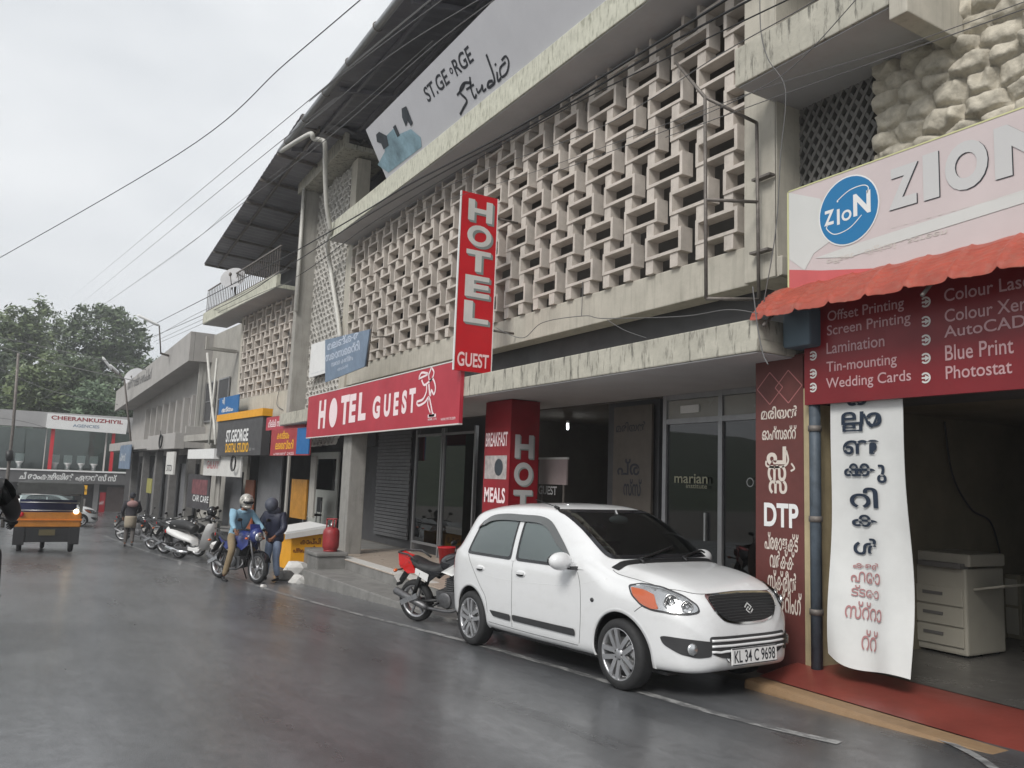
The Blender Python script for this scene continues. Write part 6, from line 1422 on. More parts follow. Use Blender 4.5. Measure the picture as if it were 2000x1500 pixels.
    if fairing:
        mb = MB(); mb.ell((.50, 0, .92), (.13, .14, .15), 16, 12); mb.slab([(.46, -.12, .98), (.40, -.10, 1.13), (.42, .10, 1.13), (.48, .12, .98)], (.015, 0, .01)); mb.build('headlamp_cowl', tank, t, F_)
        for s in (1, -1): mb = MB(); mb.slab([(.45, s * .13, .86), (.30, s * .19, .88), (.14, s * .20, .70), (.30, s * .18, .62), (.44, s * .15, .72)], (0, -s * .02, 0)); mb.build('tank_shroud', side, t, F_, .008)
    mb = MB(); mb.lathe([(.02, -.06), (.085, -.02), (.095, .03), (.088, .05), (.001, .06)], (.57, 0, .90), (1, 0, -.1), 18); mb.build('headlamp', 'reflector', t, F_)
    for s in (1, -1): mb = MB(); mb.ell((.46, s * .19, .86), (.03, .04, .024), 10, 6); mb.build('front_indicator', 'amber', t, F_)
    mb = MB(); mb.tube([(-.05, .12, .28), (-.12, .28, .02)], .012, 6); mb.build('side_stand', 'black', t, F_)
    if red_tail:
        mb = MB()
        for s in (1, -1): mb.slab([(-.52, s * .125, .72), (-.60, s * .13, .90), (-.86, s * .07, .98), (-.88, s * .06, .78), (-.70, s * .10, .70)], (0, -s * .03, 0))
        mb.slab([(-.60, -.12, .93), (-.88, -.07, 1.0), (-.88, -.07, .80), (-.82, -.08, .80)], (0, .14, 0)); mb.build('red_tail_panels', red_tail, t, F_, .01)
        mb = MB()
        for s in (1, -1): mb.slab([(-.30, s * .145, .62), (-.52, s * .14, .72), (-.50, s * .14, .80), (-.26, s * .145, .72)], (0, s * .008, 0)); mb.slab([(.0, s * .18, .78), (.25, s * .195, .90), (.38, s * .17, .82), (.2, s * .20, .74)], (0, s * .008, 0))
        mb.build('white_graphics', 'white', t, F_)
    return t
def place(p, heading, lean=0.0, sc=1.0, pitch=0.04):
    h = Vector((heading[0], heading[1], 0)).normalized(); h = Vector((h.x, h.y, (gz(p.x + h.x, p.y + h.y) - gz(p.x - h.x, p.y - h.y)) / 2)).normalized()
    l = Vector((0, 0, 1)).cross(h).normalized(); u = h.cross(l); m_ = Matrix((h, l, u)).transposed().to_4x4()
    return Matrix.Translation((p.x, p.y, gz(p.x, p.y))) @ m_ @ Matrix.Rotation(lean, 4, 'X') @ Matrix.Scale(sc, 4)
pr_, pf_ = gnd(806, 1211), gnd(888, 1236)
hd = (pf_ - pr_); hd = Vector((hd.x, hd.y)).normalized()
red_bike = motorcycle('black motorcycle with red tail panels parked on its stand behind the white hatchback', place(gnd(817, 1213) + Vector((.42, -.91, 0)) * .58, (.42, -.91), .14, .9), 'blackgloss', 'blackgloss', True, red_tail=mat('red_plastic', srgb(206, 36, 34), .25, coat=.5), exhaust='engine')
HB = Vector((.36, -.93))
pb_ = gnd(464, 1134); BK = place(pb_, HB, -.03, .94)
blue_bike = motorcycle('dark blue motorcycle facing the viewer, ridden by the person in the white helmet', BK, 'bluedark', 'bluedark')
HS = Vector((.55, -.83))
def rearpx(px, py, h, d=.65): p = gnd(px, py); return p + Vector((h.x, h.y, 0)) * d
mA = motorcycle('black motorcycle with silver tail parked furthest from the rider in the scooter row', place(rearpx(298, 1073, HS), HS, .14), 'blackgloss', 'steel', False, group='motorcycles parked along the shops')
mB = motorcycle('black motorcycle parked directly behind the white scooter in the row', place(rearpx(322, 1081, HS), HS, .14), 'blackgloss', 'blackgloss', True, group='motorcycles parked along the shops')
mC = motorcycle('dark motorcycle parked beyond the scooter row near the walking man', place(gnd(272, 1058), (.8, -.6), .14), 'blackgloss', 'blackgloss', False, group='motorcycles parked along the shops')
def scooter(label, mtx, colm, group=None):
    t = thing('scooter', label, 'scooter', mtx=mtx, group=group); F_ = False
    wheel(t, .62, .215, .10, spokes=5); wheel(t, -.60, .215, .11, spokes=5)
    mb = MB(); P = smooth_path([(-.95, 0, .74), (-.70, 0, .70), (-.40, 0, .60), (-.12, 0, .50), (-.08, 0, .34)], 4); vs = []
    for i, p in enumerate(P):
        k = i / (len(P) - 1); wd = .10 + .10 * math.sin(math.pi * min(1, k * 1.15)); bt = .55 - .25 * k
        for a in lin(-.6, math.pi + .6, 11): vs.append((p.x, wd * math.cos(a), (p.z + bt) / 2 + (p.z - bt) / 2 * math.sin(a) + .03))
    k = len(P); mb.add(vs, [(11 * i + j, 11 * i + j + 1, 11 * i + 12 + j, 11 * i + 11 + j) for i in range(k - 1) for j in range(10)] + [tuple(range(11))[::-1], tuple(range(11 * (k - 1), 11 * k))], 0, True); mb.build('rear_body', colm, t, F_)
    mb = MB(); mb.slab([(.10, -.17, .30), (-.10, -.17, .30), (-.14, -.17, .24), (.20, -.17, .24), (.24, -.17, .30)], (0, .34, 0)); mb.slab([(-.14, -.18, .26), (.18, -.18, .22), (.18, -.18, .30), (-.14, -.18, .34)], (0, .03, 0)); mb.slab([(-.14, .15, .26), (.18, .15, .22), (.18, .15, .30), (-.14, .15, .34)], (0, .03, 0)); mb.build('footboard', colm, t, F_, .01)
    mb = MB(); vs = []
    for i, (x, z, wd) in enumerate(((.14, .26, .12), (.24, .34, .17), (.34, .52, .20), (.42, .70, .20), (.47, .84, .16), (.48, .90, .10))):
        for y in (-1, -.6, 0, .6, 1): vs.append((x + .10 * (1 - y * y), y * wd, z))
    mb.add(vs, [(5 * i + j, 5 * i + j + 1, 5 * i + j + 6, 5 * i + j + 5) for i in range(5) for j in range(4)], 0, True); vs2 = [(v[0] - .03, v[1], v[2]) for v in vs]; mb.add(vs2, [(5 * i + j, 5 * i + j + 5, 5 * i + j + 6, 5 * i + j + 1) for i in range(5) for j in range(4)], 0, True); mb.build('front_shield', colm, t, F_)
    mb = MB(); mb.ell((.66, 0, .40), (.22, .085, .09), 16, 8); mb.build('front_mudguard', colm, t, F_)
    mb = MB(); P = smooth_path([(-.88, 0, .80), (-.5, 0, .80), (-.2, 0, .76), (-.08, 0, .70)], 4)
    mb.tube(P, [.08] + [.13] * (len(P) - 2) + [.08], 12); mb.build('seat', 'seatblack', t, F_)
    mb = MB(); mb.tube([(.62, 0, .22), (.50, 0, .62), (.42, 0, .98)], .03, 8); mb.build('steering_column', 'trimgrey', t, F_)
    mb = MB(); mb.tube(smooth_path([(.26, -.34, 1.0), (.38, -.2, 1.03), (.40, 0, 1.0), (.38, .2, 1.03), (.26, .34, 1.0)], 4), .014, 8); mb.ell((.42, 0, 1.02), (.10, .15, .08), 14, 8); hb = mb.build('handlebar', 'trimgrey', t, F_)
    for s in (1, -1): mb = MB(); mb.tube([(.36, s * .2, 1.03), (.34, s * .27, 1.20)], .007, 6); mb.ell((.34, s * .29, 1.23), (.02, .06, .04), 12, 8); mb.build('mirror', 'black', hb, F_)
    mb = MB(); mb.ell((.50, 0, 1.0), (.03, .07, .05), 12, 8); mb.build('headlamp', 'reflector', t, F_)
    mb = MB(); mb.box((-.75, -.06, .12), (-.25, .08, .30)); mb.build('engine', 'engine', t, F_, .02)
    mb = MB(); mb.tube([(-.2, -.12, .2), (-.5, -.14, .2), (-.9, -.15, .28)], [.03, .055, .05], 10); mb.build('exhaust', 'chrome', t, F_)
    mb = MB(); mb.obox((-.98, 0, .66), (0, 1, 0), (0, 0, 1), (1, 0, 0), .09, .035, .02); mb.build('tail_lamp', 'redlens', t, F_)
    mb = MB()
    for s in (1, -1): mb.tube([(-.6, s * .12, .80), (-.95, s * .09, .88), (-.98, 0, .88)], .012, 6)
    mb.build('grab_rail', colm, t, F_); return t
scooter('white scooter with a dark seat parked in the row left of the helmeted rider', place(gnd(386, 1094), HS, .10, 1.08), 'white')
sc2 = scooter('grey scooter half hidden behind the white one, nearest the shop', place(gnd(400, 1082), HS, .10), mat('scooter_grey', (.10, .12, .12), .3, coat=.5))
hm = thing('black_helmet', 'black motorcycle helmet hung on the handlebar of the white scooter', 'helmet', gnd(386, 1094) + Vector((0, 0, 1.3)))
hp_ = place(gnd(386, 1094), HS, .10, 1.08) @ Vector((.42, .05, 1.17)); hm.location = hp_
mb = MB(); mb.ell(hp_, (.13, .13, .14), 16, 10); mb.build('shell', 'blackgloss', hm); mb = MB(); mb.ell(hp_ + Vector((.05, -.09, 0)), (.06, .05, .05)); mb.build('visor', 'carglass', hm)

# ================================================================== PEOPLE
def skin(name, chains, m, parent, levels=2):
    vs = []; rs = []; es = []
    def vid(p, r):
        p = Vector(p)
        for i, q in enumerate(vs):
            if (q - p).length < 1e-4: return i
        vs.append(p); rs.append(r); return len(vs) - 1
    for ch in chains:
        ids = [vid(p, r) for p, r in ch]; es += [(a, b) for a, b in zip(ids, ids[1:]) if a != b]
    me = bpy.data.meshes.new(name); me.from_pydata([tuple(v) for v in vs], es, []); o = bpy.data.objects.new(name, me); C.objects.link(o)
    sm = o.modifiers.new('s', 'SKIN'); sm.use_smooth_shade = True; su = o.modifiers.new('u', 'SUBSURF'); su.levels = levels; su.render_levels = levels
    sk = me.skin_vertices[0].data if me.skin_vertices else None
    if sk is None:
        bm = bmesh.new(); bm.from_mesh(me); bm.verts.layers.skin.verify(); bm.to_mesh(me); bm.free(); sk = me.skin_vertices[0].data
    for i, r in enumerate(rs): sk[i].radius = r if isinstance(r, tuple) else (r, r); sk[i].use_root = (i == 0)
    dg = bpy.context.evaluated_depsgraph_get(); me2 = bpy.data.meshes.new_from_object(o.evaluated_get(dg)); bpy.data.objects.remove(o)
    me2.name = name; me2.materials.clear(); me2.materials.append(M[m] if isinstance(m, str) else m)
    for p in me2.polygons: p.use_smooth = True; p.material_index = 0
    o = bpy.data.objects.new(name, me2); C.objects.link(o); o.parent = parent; return o
def hand_chains(w_, d, palm_n, grip=.6):
    """five bent fingers from the wrist w_, pointing along d, curling towards palm_n"""
    d = Vector(d).normalized(); n_ = Vector(palm_n); n_ = (n_ - d * n_.dot(d)).normalized(); s_ = d.cross(n_); w_ = Vector(w_); pc = w_ + d * .085; out = [[(w_, .024), (w_ + d * .045, (.038, .018)), (pc, (.04, .016))]]
    for i, L in enumerate((.062, .072, .068, .052)):
        b = pc + s_ * (.027 - .018 * i); k1 = b + (d * math.cos(grip * .6) + n_ * math.sin(grip * .6)) * L * .5; k2 = k1 + (d * math.cos(grip * 1.8) + n_ * math.sin(grip * 1.8)) * L * .5
        out.append([(pc, (.04, .016)), (b + d * .006, .0095), (k1, .009), (k2, .0075)])
    tb = w_ + d * .04 + s_ * .032; out.append([(w_ + d * .045, (.038, .018)), (tb, .012), (tb + d * .03 + s_ * .018 + n_ * .012, .010), (tb + d * .055 + s_ * .012 + n_ * .026, .008)])
    return out
def person(label, mtx, J, shirt, trousers, shoe='black', hair=None, sleeve=1.0, headr=1.0, jacket=False, bulk=1.0, bodym='skin'):
    """J: joints in local space, x ahead, y left. Keys: hip, chest, neck, head, and L/R sh, el, ha, kn, an, to."""
    t = thing('person', label, 'person', mtx=mtx); V_ = {k: Vector(v) for k, v in J.items()}
    hip, ch, nk, hd_ = V_['hip'], V_['chest'], V_['neck'], V_['head']; fw = V_.get('face', Vector((1, 0, 0))).normalized(); upd = (hd_ - nk).normalized()
    body = [[(hip, (.14, .10)), ((hip + ch) / 2, (.13, .095)), (ch, (.135, .085)), (nk, .050), (nk.lerp(hd_, .45) + fw * .01, .056), (hd_, (.078, .092)), (hd_ + upd * .085, (.06, .07))]]
    for s in 'LR':
        sg = 1 if s == 'L' else -1
        body.append([(ch, (.135, .085)), (V_[s + 'sh'], .042), (V_[s + 'sh'].lerp(V_[s + 'el'], .5), .036), (V_[s + 'el'], .032), (V_[s + 'el'].lerp(V_[s + 'ha'], .4), .032), (V_[s + 'ha'], .025)])
        d = V_[s + 'ha'] - V_[s + 'el']; body += hand_chains(V_[s + 'ha'], d, Vector((0, -sg, -.6)))
        h0 = hip + Vector((0, sg * .085, -.03)); body.append([(hip, (.14, .10)), (h0, .082), (h0.lerp(V_[s + 'kn'], .5), .072), (V_[s + 'kn'], .055), (V_[s + 'kn'].lerp(V_[s + 'an'], .35), .052), (V_[s + 'an'], .036)])
    skin('body', body, bodym, t, 2)
    # face
    mb = MB(); lf = upd.cross(fw).normalized(); c = hd_ + fw * .085
    mb.ell(hd_ + fw * .10 - upd * .012, (.016, .014, .022), 8, 6); mb.build('nose', 'skin', t, False)
    mb = MB(); [mb.ell(c + lf * q * .032 + upd * .018, (.009, .009, .006), 8, 6) for q in (1, -1)]; mb.build('eyes', 'ink', t, False)
    mb = MB(); mb.ell(c - upd * .045, (.008, .024, .006), 8, 6); mb.build('mouth', mat('lips', srgb(110, 66, 58), .5) if 'lips' not in bpy.data.materials else bpy.data.materials['lips'], t, False)
    mb = MB(); [mb.ell(hd_ + lf * q * .082, (.016, .01, .028), 8, 6) for q in (1, -1)]; mb.build('ears', 'skin', t, False)
    if hair: mb = MB(); mb.ell(hd_ + upd * .045 - fw * .02, (.098, .092, .085), 16, 10); mb.ell(hd_ - fw * .045 + upd * .0, (.06, .084, .08), 14, 8); mb.build('hair', hair, t, False)
    b = bulk; low = hip + (hip - ch).normalized() * (.16 if jacket else .06)
    sh = [[(low, (.175 * b, .135 * b)), (hip, (.165 * b, .125 * b)), ((hip + ch) / 2, (.16 * b, .12 * b)), (ch, (.185 * b, .135 * b)), (ch.lerp(nk, .5), (.16 * b, .125 * b)), (ch.lerp(nk, .8), (.115, .10)), (nk, .078)]]
    for s in 'LR':
        w_ = V_[s + 'el'].lerp(V_[s + 'ha'], .92)
        p = [(ch, (.185 * b, .135 * b)), (V_[s + 'sh'], .078 * b), (V_[s + 'sh'].lerp(V_[s + 'el'], .5), .070 * b)]
        if sleeve > .6: p += [(V_[s + 'el'], .062 * b), (V_[s + 'el'].lerp(V_[s + 'ha'], .5), .05 * b), (w_, .040)]
        else: p += [(V_[s + 'sh'].lerp(V_[s + 'el'], .8), .06)]
        sh.append(p)
    skin('jacket' if jacket else 'shirt', sh, shirt, t, 2)
    tr = [[(ch.lerp(hip, .75), (.135, .11)), (hip, (.158, .12))]]
    for s in 'LR':
        sg = 1 if s == 'L' else -1; h0 = hip + Vector((0, sg * .088, -.03)); a = V_[s + 'an'] + (V_[s + 'kn'] - V_[s + 'an']).normalized() * .02
        tr.append([(hip, (.158, .12)), (h0, .10), (h0.lerp(V_[s + 'kn'], .5), .088), (V_[s + 'kn'], .072), (V_[s + 'kn'].lerp(a, .4), .066), (a, .056)])
    skin('trousers', tr, trousers, t, 2)
    for s in 'LR':
        an, to = V_[s + 'an'], V_[s + 'to']; d = (to - an); d.z = 0; d = d.normalized(); z = to.z
        skin('shoe', [[(an, .042), (Vector((an.x, an.y, z + .035)) - d * .03, (.036, .034)), (Vector((an.x, an.y, z + .03)) + d * .08, (.042, .028)), (Vector((an.x, an.y, z + .022)) + d * .17, (.038, .02))]], shoe, t, 1)
    return t, V_, fw, upd
def helmet(par, c, fw, m, vis='blackgloss', r=.15):
    fw = Vector(fw).normalized(); rot = fw.to_track_quat('X', 'Z').to_matrix(); mb = MB(); mb.ell(c, (r * 1.08, r * .92, r), 20, 14, 0, rot); h = mb.build('helmet', m, par, False)
    mb = MB(); mb.ell(Vector(c) + fw * .035 + rot @ Vector((0, 0, .0)), (r * .92, r * .86, r * .50), 18, 10, 0, rot); mb.build('visor', vis, h, False)
    mb = MB(); mb.ell(Vector(c) + fw * .06 + rot @ Vector((0, 0, -r * .62)), (r * .80, r * .66, r * .34), 16, 8, 0, rot); mb.build('chin_bar', m, h, False)
    return h
M['shirtblue'] = mat('pale_blue_shirt', srgb(134, 170, 190), .85, var=.15, scale=14)
M['navyjacket'] = mat('navy_jacket', srgb(34, 38, 58), .55, var=.25, scale=10)
M['jeans'] = mat('pale_jeans', srgb(132, 146, 170), .85, var=.2, scale=14)
M['helmetw'] = mat('patterned_helmet', (.42, .40, .36), .2, var=.9, scale=16, coat=.6)
rider, J_, fw_, up2 = person('person in a pale blue shirt and patterned helmet astride the dark blue motorcycle', BK,
    dict(hip=(-.22, 0, .90), chest=(-.06, 0, 1.28), neck=(.0, 0, 1.42), head=(.06, .0, 1.57), Lsh=(-.04, .20, 1.36), Rsh=(-.04, -.20, 1.36), Lel=(.10, .31, 1.14), Rel=(.10, -.31, 1.14), Lha=(.27, .34, 1.01), Rha=(.27, -.34, 1.01),
         Lkn=(.20, .26, .76), Rkn=(.16, -.30, .62), Lan=(-.08, .26, .40), Ran=(.06, -.36, .10), Lto=(.0, .26, .34), Rto=(.2, -.38, .01), face=(1, -.1, -.2)), 'shirtblue', 'tan', 'black')
helmet(rider, J_['head'] + Vector((0, 0, .02)), (1, -.1, -.25), 'helmetw')
ps = gnd(527, 1136)
sp, J_, fw_, up2 = person('person in a hooded navy jacket and pale jeans standing by the yellow stall', place(ps, (-.75, -.66)),
    dict(hip=(-.02, 0, .86), chest=(.05, 0, 1.20), neck=(.12, 0, 1.33), head=(.20, 0, 1.44), Lsh=(.05, .20, 1.27), Rsh=(.05, -.20, 1.27), Lel=(.10, .27, 1.00), Rel=(.14, -.27, 1.00), Lha=(.30, .20, .86), Rha=(.30, -.16, .90), Lkn=(.03, .10, .46), Rkn=(.0, -.11, .46), Lan=(-.05, .12, .08), Ran=(-.02, -.13, .08), Lto=(.1, .13, .01), Rto=(.12, -.14, .01), face=(1, 0, -.7)), 'navyjacket', 'jeans', 'black', jacket=True, bulk=1.18)
mb = MB(); mb.ell(J_['head'] + Vector((-.005, 0, .02)), (.135, .125, .14), 18, 12); mb.ell(J_['neck'] + Vector((-.03, 0, .02)), (.13, .14, .09), 16, 8); mb.build('hood', mat('hood_grey', srgb(74, 78, 90), .6, var=.15, scale=10), sp, False)
pw = gnd(250, 1068)
wk, J_, fw_, up2 = person('person in a dark shirt and beige wrap walking beyond the parked scooters', place(pw, (.1, 1)),
    dict(hip=(0, 0, .90), chest=(.03, 0, 1.28), neck=(.05, 0, 1.44), head=(.08, 0, 1.58), Lsh=(.03, .19, 1.38), Rsh=(.03, -.19, 1.38), Lel=(.02, .25, 1.10), Rel=(.10, -.26, 1.12), Lha=(.18, .22, .92), Rha=(.26, -.16, 1.06), Lkn=(.12, .09, .48), Rkn=(-.02, -.09, .47), Lan=(.02, .10, .08), Ran=(-.22, -.10, .12), Lto=(.15, .1, .01), Rto=(-.1, -.1, .03), face=(1, 0, -.1)), mat('dark_shirt', srgb(48, 46, 52), .8, var=.2), mat('grey_trousers', srgb(84, 80, 78), .85), 'black', hair='ink')
wr = MB(); wr.lathe([(.17, 0), (.175, .12), (.18, .30), (.165, .36)], (0, 0, .60), (0, 0, 1), 18); wr.build('wrap', mat('beige_wrap', srgb(150, 140, 124), .85, var=.15), wk, False)
mb = MB(); mb.ell((-.13, -.02, 1.34), (.10, .17, .11), 14, 8); mb.build('shoulder_bag', mat('pink_bag', srgb(150, 118, 116), .7), wk, False)
# rider leaving the frame on the left
LBp = Vector((-.46, 8.41, 0)); LM = place(LBp, (-.06, 1), .0, 1.0)
lbk = motorcycle('black motorcycle riding away, only its right-hand edge in the frame at far left', LM, 'blackgloss', 'blackgloss', True)
lrd, J_, fw_, up2 = person('person in a black jacket riding away, cut off by the left frame edge', LM,
    dict(hip=(-.22, 0, .88), chest=(-.06, 0, 1.24), neck=(.0, 0, 1.38), head=(.06, .0, 1.53), Lsh=(-.04, .21, 1.32), Rsh=(-.04, -.21, 1.32), Lel=(.08, .33, 1.10), Rel=(.08, -.33, 1.10), Lha=(.27, .34, 1.01), Rha=(.27, -.34, 1.01), Lkn=(.20, .22, .72), Rkn=(.20, -.22, .72), Lan=(-.08, .24, .38), Ran=(-.08, -.24, .38), Lto=(.0, .26, .33), Rto=(.0, -.26, .33), face=(1, 0, 0)), 'seatblack', 'ink', 'black', jacket=True, bulk=1.25, bodym='seatblack')
helmet(lrd, J_['head'] + Vector((0, 0, .02)), (1, 0, 0), 'blackgloss')

# ================================================================== AUTO RICKSHAW AND FAR CAR
pa = gnd(84, 1075); AM_ = place(Vector((pa.x, pa.y, 0)), (-.02, 1), 0, 1.0)
au = thing('auto_rickshaw', 'black and yellow auto rickshaw driving away with its tail lamp lit', 'auto rickshaw', mtx=AM_); F_ = False
M['autoyellow'] = mat('auto_yellow', srgb(186, 122, 52), .4, var=.2, scale=6); M['tarp'] = mat('black_tarpaulin', (.06, .062, .06), .55, var=.3, scale=5)
mb = MB(); mb.slab([(-1.2, -.70, .62), (-1.2, .70, .62), (-1.24, .70, .98), (-1.24, -.70, .98)], (.06, 0, 0)); mb.box((-1.16, -.72, .62), (.55, -.66, .96)); mb.box((-1.16, .66, .62), (.55, .72, .96)); mb.build('rear_panel', 'autoyellow', au, F_, .02)
mb = MB(); mb.box((-1.245, -.72, .78), (-1.235, .72, .82)); mb.build('panel_rib', 'orange', au, F_)
mb = MB(); mb.box((-1.18, -.70, .26), (-.9, .70, .615)); mb.box((-.9, -.66, .30), (1.2, .66, .42)); mb.slab([(-1.22, -.70, .20), (-1.22, -.46, .20), (-1.2, -.46, .62), (-1.2, -.70, .62)], (.02, 0, 0)); mb.slab([(-1.22, .46, .20), (-1.22, .70, .20), (-1.2, .70, .62), (-1.2, .46, .62)], (.02, 0, 0)); mb.build('underbody', 'black', au, F_, .015)
mb = MB(); P = [(-1.22, .98), (-1.18, 1.40), (-1.10, 1.66), (-.95, 1.74), (.4, 1.74), (.75, 1.62)]
vs = []
for x, z in P:
    for y, dz in ((-.72, -.10), (-.68, -.02), (-.3, .03), (.3, .03), (.68, -.02), (.72, -.10)): vs.append((x, y, z + (dz if z > 1.5 else 0)))
fc_ = []
for i in range(len(P) - 1):
    for j in range(5):
        if i == 0 and 1 <= j <= 3: continue
        fc_.append((6 * i + j, 6 * i + j + 1, 6 * i + j + 7, 6 * i + j + 6))
mb.add(vs, fc_, 0, False); mb.box((-1.2, -.72, .98), (-1.0, -.66, 1.62)); mb.box((-1.2, .66, .98), (-1.0, .72, 1.62)); mb.box((-1.225, -.70, 1.42), (-1.14, .70, 1.68)); mb.build('hood', 'tarp', au, F_)
mb = MB()
for z in (1.02, 1.21, 1.40): mb.tube([(-1.26, -.62, z), (-1.26, .62, z)], .012, 6)
mb.build('window_bars', 'steel', au, F_)
mb = MB(); mb.box((-.60, -.62, .62), (-.48, .62, 1.28)); mb.build('seat_back', mat('seat_blue', srgb(38, 44, 84), .6), au, F_)
mb = MB(); mb.box((.50, -.62, 1.0), (.53, .62, 1.6)); mb.build('windscreen', 'glass', au, F_)
mb = MB(); mb.box((.2, -.35, .45), (.55, .35, .95)); mb.build('driver_seat', 'seatblack', au, F_)
for s in (1, -1): ww = wheel(au, -.85, .22, .11, spokes=5); ww.location = (0, s * .55, 0)
wheel(au, 1.05, .22, .10, spokes=5)
mb = MB(); mb.lathe([(.06, 0), (.06, .02), (.05, .03)], (-1.245, -.58, 1.0), (-1, 0, 0), 16); mb.build('tail_lamp', mat('lit_tail_lamp', (.9, .8, .6), emit=(1, .80, .48, 4)), au, F_)
mb = MB(); mb.lathe([(.06, 0), (.06, .02), (.05, .03)], (-1.245, .58, .92), (-1, 0, 0), 16); mb.build('tail_lamp', 'redlens', au, F_)
mb = MB(); mb.box((-1.215, -.17, .42), (-1.185, .17, .56)); mb.build('number_plate', mat('plate_dull', srgb(86, 78, 52), .6), au, F_)
for s in (1, -1): mb = MB(); mb.tube([(.5, s * .66, 1.2), (.5, s * .80, 1.2)], .012, 6); mb.obox((.5, s * .84, 1.22), (0, 1, 0), (0, 0, 1), (1, 0, 0), .04, .10, .01); mb.build('wing_mirror', 'offwhite', au, F_)
wc = gnd(156, 1028)
far = copy_tree(car); far.name = 'far_car'; far['label'] = 'white car crossing the junction, its nose showing past the auto rickshaw'
far.matrix_basis = place(wc + Vector((-1.18, .65, 0)), (1, .0))

# ================================================================== STREET CLUTTER
pbk = gnd(612, 1139); bl = thing('concrete_block', 'grey concrete block with a rough top carrying the red gas cylinder', 'block', (pbk.x + .28, pbk.y + .2, gz(pbk.x, pbk.y)))
zb_ = gz(pbk.x, pbk.y); mb = MB(); mb.box((pbk.x - .0, pbk.y - .12, zb_ - .1), (pbk.x + .58, pbk.y + .50, zb_ + .50)); mb.build('base', 'concrete', bl, True, .03)
mb = MB(); mb.box((pbk.x - .03, pbk.y - .15, zb_ + .503), (pbk.x + .61, pbk.y + .53, zb_ + .58)); mb.build('cap', 'concrete', bl, True, .025)
gcp = Vector((pbk.x + .33, pbk.y + .12, zb_ + .58)); gc = thing('gas_cylinder', 'red cooking gas cylinder with a guard ring standing on the grey block', 'gas cylinder', gcp)
M['gasred'] = mat('gas_red', srgb(150, 46, 50), .45, var=.25, scale=10, streak=.3, scol=srgb(110, 60, 54))
mb = MB(); mb.lathe([(.12, 0), (.13, .04), (.155, .07), (.16, .12), (.16, .34), (.15, .40), (.11, .45), (.04, .47)], gcp, (0, 0, 1), 28); mb.build('tank', 'gasred', gc)
mb = MB(); mb.lathe([(.135, 0), (.135, .03)], gcp, (0, 0, 1), 24); mb.tube([gcp + Vector((.10 * math.cos(a), .10 * math.sin(a), .62)) for a in lin(0, 6.283, 24)], .012, 6)
for a in (.4, 2.5, 4.6): mb.tube([gcp + Vector((.10 * math.cos(a), .10 * math.sin(a), .42)), gcp + Vector((.10 * math.cos(a), .10 * math.sin(a), .62))], .014, 6)
mb.build('guard_ring', 'gasred', gc); mb = MB(); mb.lathe([(.03, 0), (.03, .06), (.018, .07), (.018, .10)], gcp + Vector((0, 0, .46)), (0, 0, 1), 12); mb.build('valve', 'steel', gc)
pc_ = gnd(575, 1118); zc_ = gz(pc_.x, pc_.y); ca = thing('snack_stall', 'yellow roadside stall with brown vernacular lettering and a white top, behind the hooded person', 'stall', (pc_.x + .3, pc_.y + .5, zc_))
cx0, cx1, cy0, cy1 = pc_.x - .10, pc_.x + .62, pc_.y + .05, pc_.y + 1.3
mb = MB(); mb.box((cx0, cy0, zc_ + .03), (cx1, cy1, zc_ + .82)); mb.build('body', 'yellow', ca, True, .01)
mb = MB(); mb.slab([(cx0 - .16, cy0 - .12, zc_ + .83), (cx1 + .06, cy0 - .12, zc_ + .98), (cx1 + .06, cy1 + .05, zc_ + .98), (cx0 - .16, cy1 + .05, zc_ + .83)], (0, 0, .05)); mb.build('top', 'white', ca)
mb = MB(); mb.slab([(cx0 - .17, cy0 - .125, zc_ + .72), (cx1 + .04, cy0 - .125, zc_ + .86), (cx1 + .04, cy0 - .125, zc_ + .975), (cx0 - .17, cy0 - .125, zc_ + .825)], (0, .02, 0)); mb.build('valance', 'offwhite', ca)
fcs = cross(cy0 - .004); mb = MB(); put_text(mb, fcs, 'കാപ്പി', (cx0 + .20, zc_ + .60, cx1 - .06, zc_ + .74), .03, .003); put_text(mb, fcs, 'പഴംപൊരി', (cx0 + .05, zc_ + .42, cx1 - .18, zc_ + .57), .03, .003); mb.build('lettering', mat('brown_letter', srgb(110, 52, 20), .6), ca)
mb = MB(); [mb.tube([(x, y, zc_), (x, y, zc_ + .1)], .03, 8) for x in (cx0 + .06, cx1 - .06) for y in (cy0 + .06, cy1 - .06)]; mb.build('feet', 'rust', ca)
def stone(label, px, py, r, seed):
    p = gnd(px, py); rng = random.Random(seed); bm = bmesh.new(); bmesh.ops.create_icosphere(bm, subdivisions=2, radius=1)
    for v in bm.verts: k = .82 + .3 * rng.random(); v.co = Vector((v.co.x * r * k * 1.2, v.co.y * r * k, max(-.3, v.co.z) * r * k * .9))
    me = bpy.data.meshes.new('rubble'); bm.to_mesh(me); bm.free(); me.materials.append(M['offwhite'] if seed % 2 else M['concrete']); o = bpy.data.objects.new('rubble_lump', me); C.objects.link(o); o.location = p + Vector((0, 0, r * .2)); tag(o, label, 'rubble', 'rubble beside the block')
stone('largest pale lump of rubble heaped between the stall and the grey block', 578, 1122, .26, 1); stone('low grey rubble lump in front of the yellow stall', 556, 1133, .18, 2); stone('flat pale rubble lump touching the foot of the grey block', 584, 1140, .16, 3); stone('small pale scrap of rubble on the road below the motorcycle wheel', 514, 1147, .05, 5)
r_ = ray(871, 1102); tt = (.05 - CAM.z) / r_.z; bp3 = CAM + r_ * tt; bk_ = thing('red_bucket', 'bright red plastic bucket on the tiled floor behind the motorcycle', 'bucket', bp3)
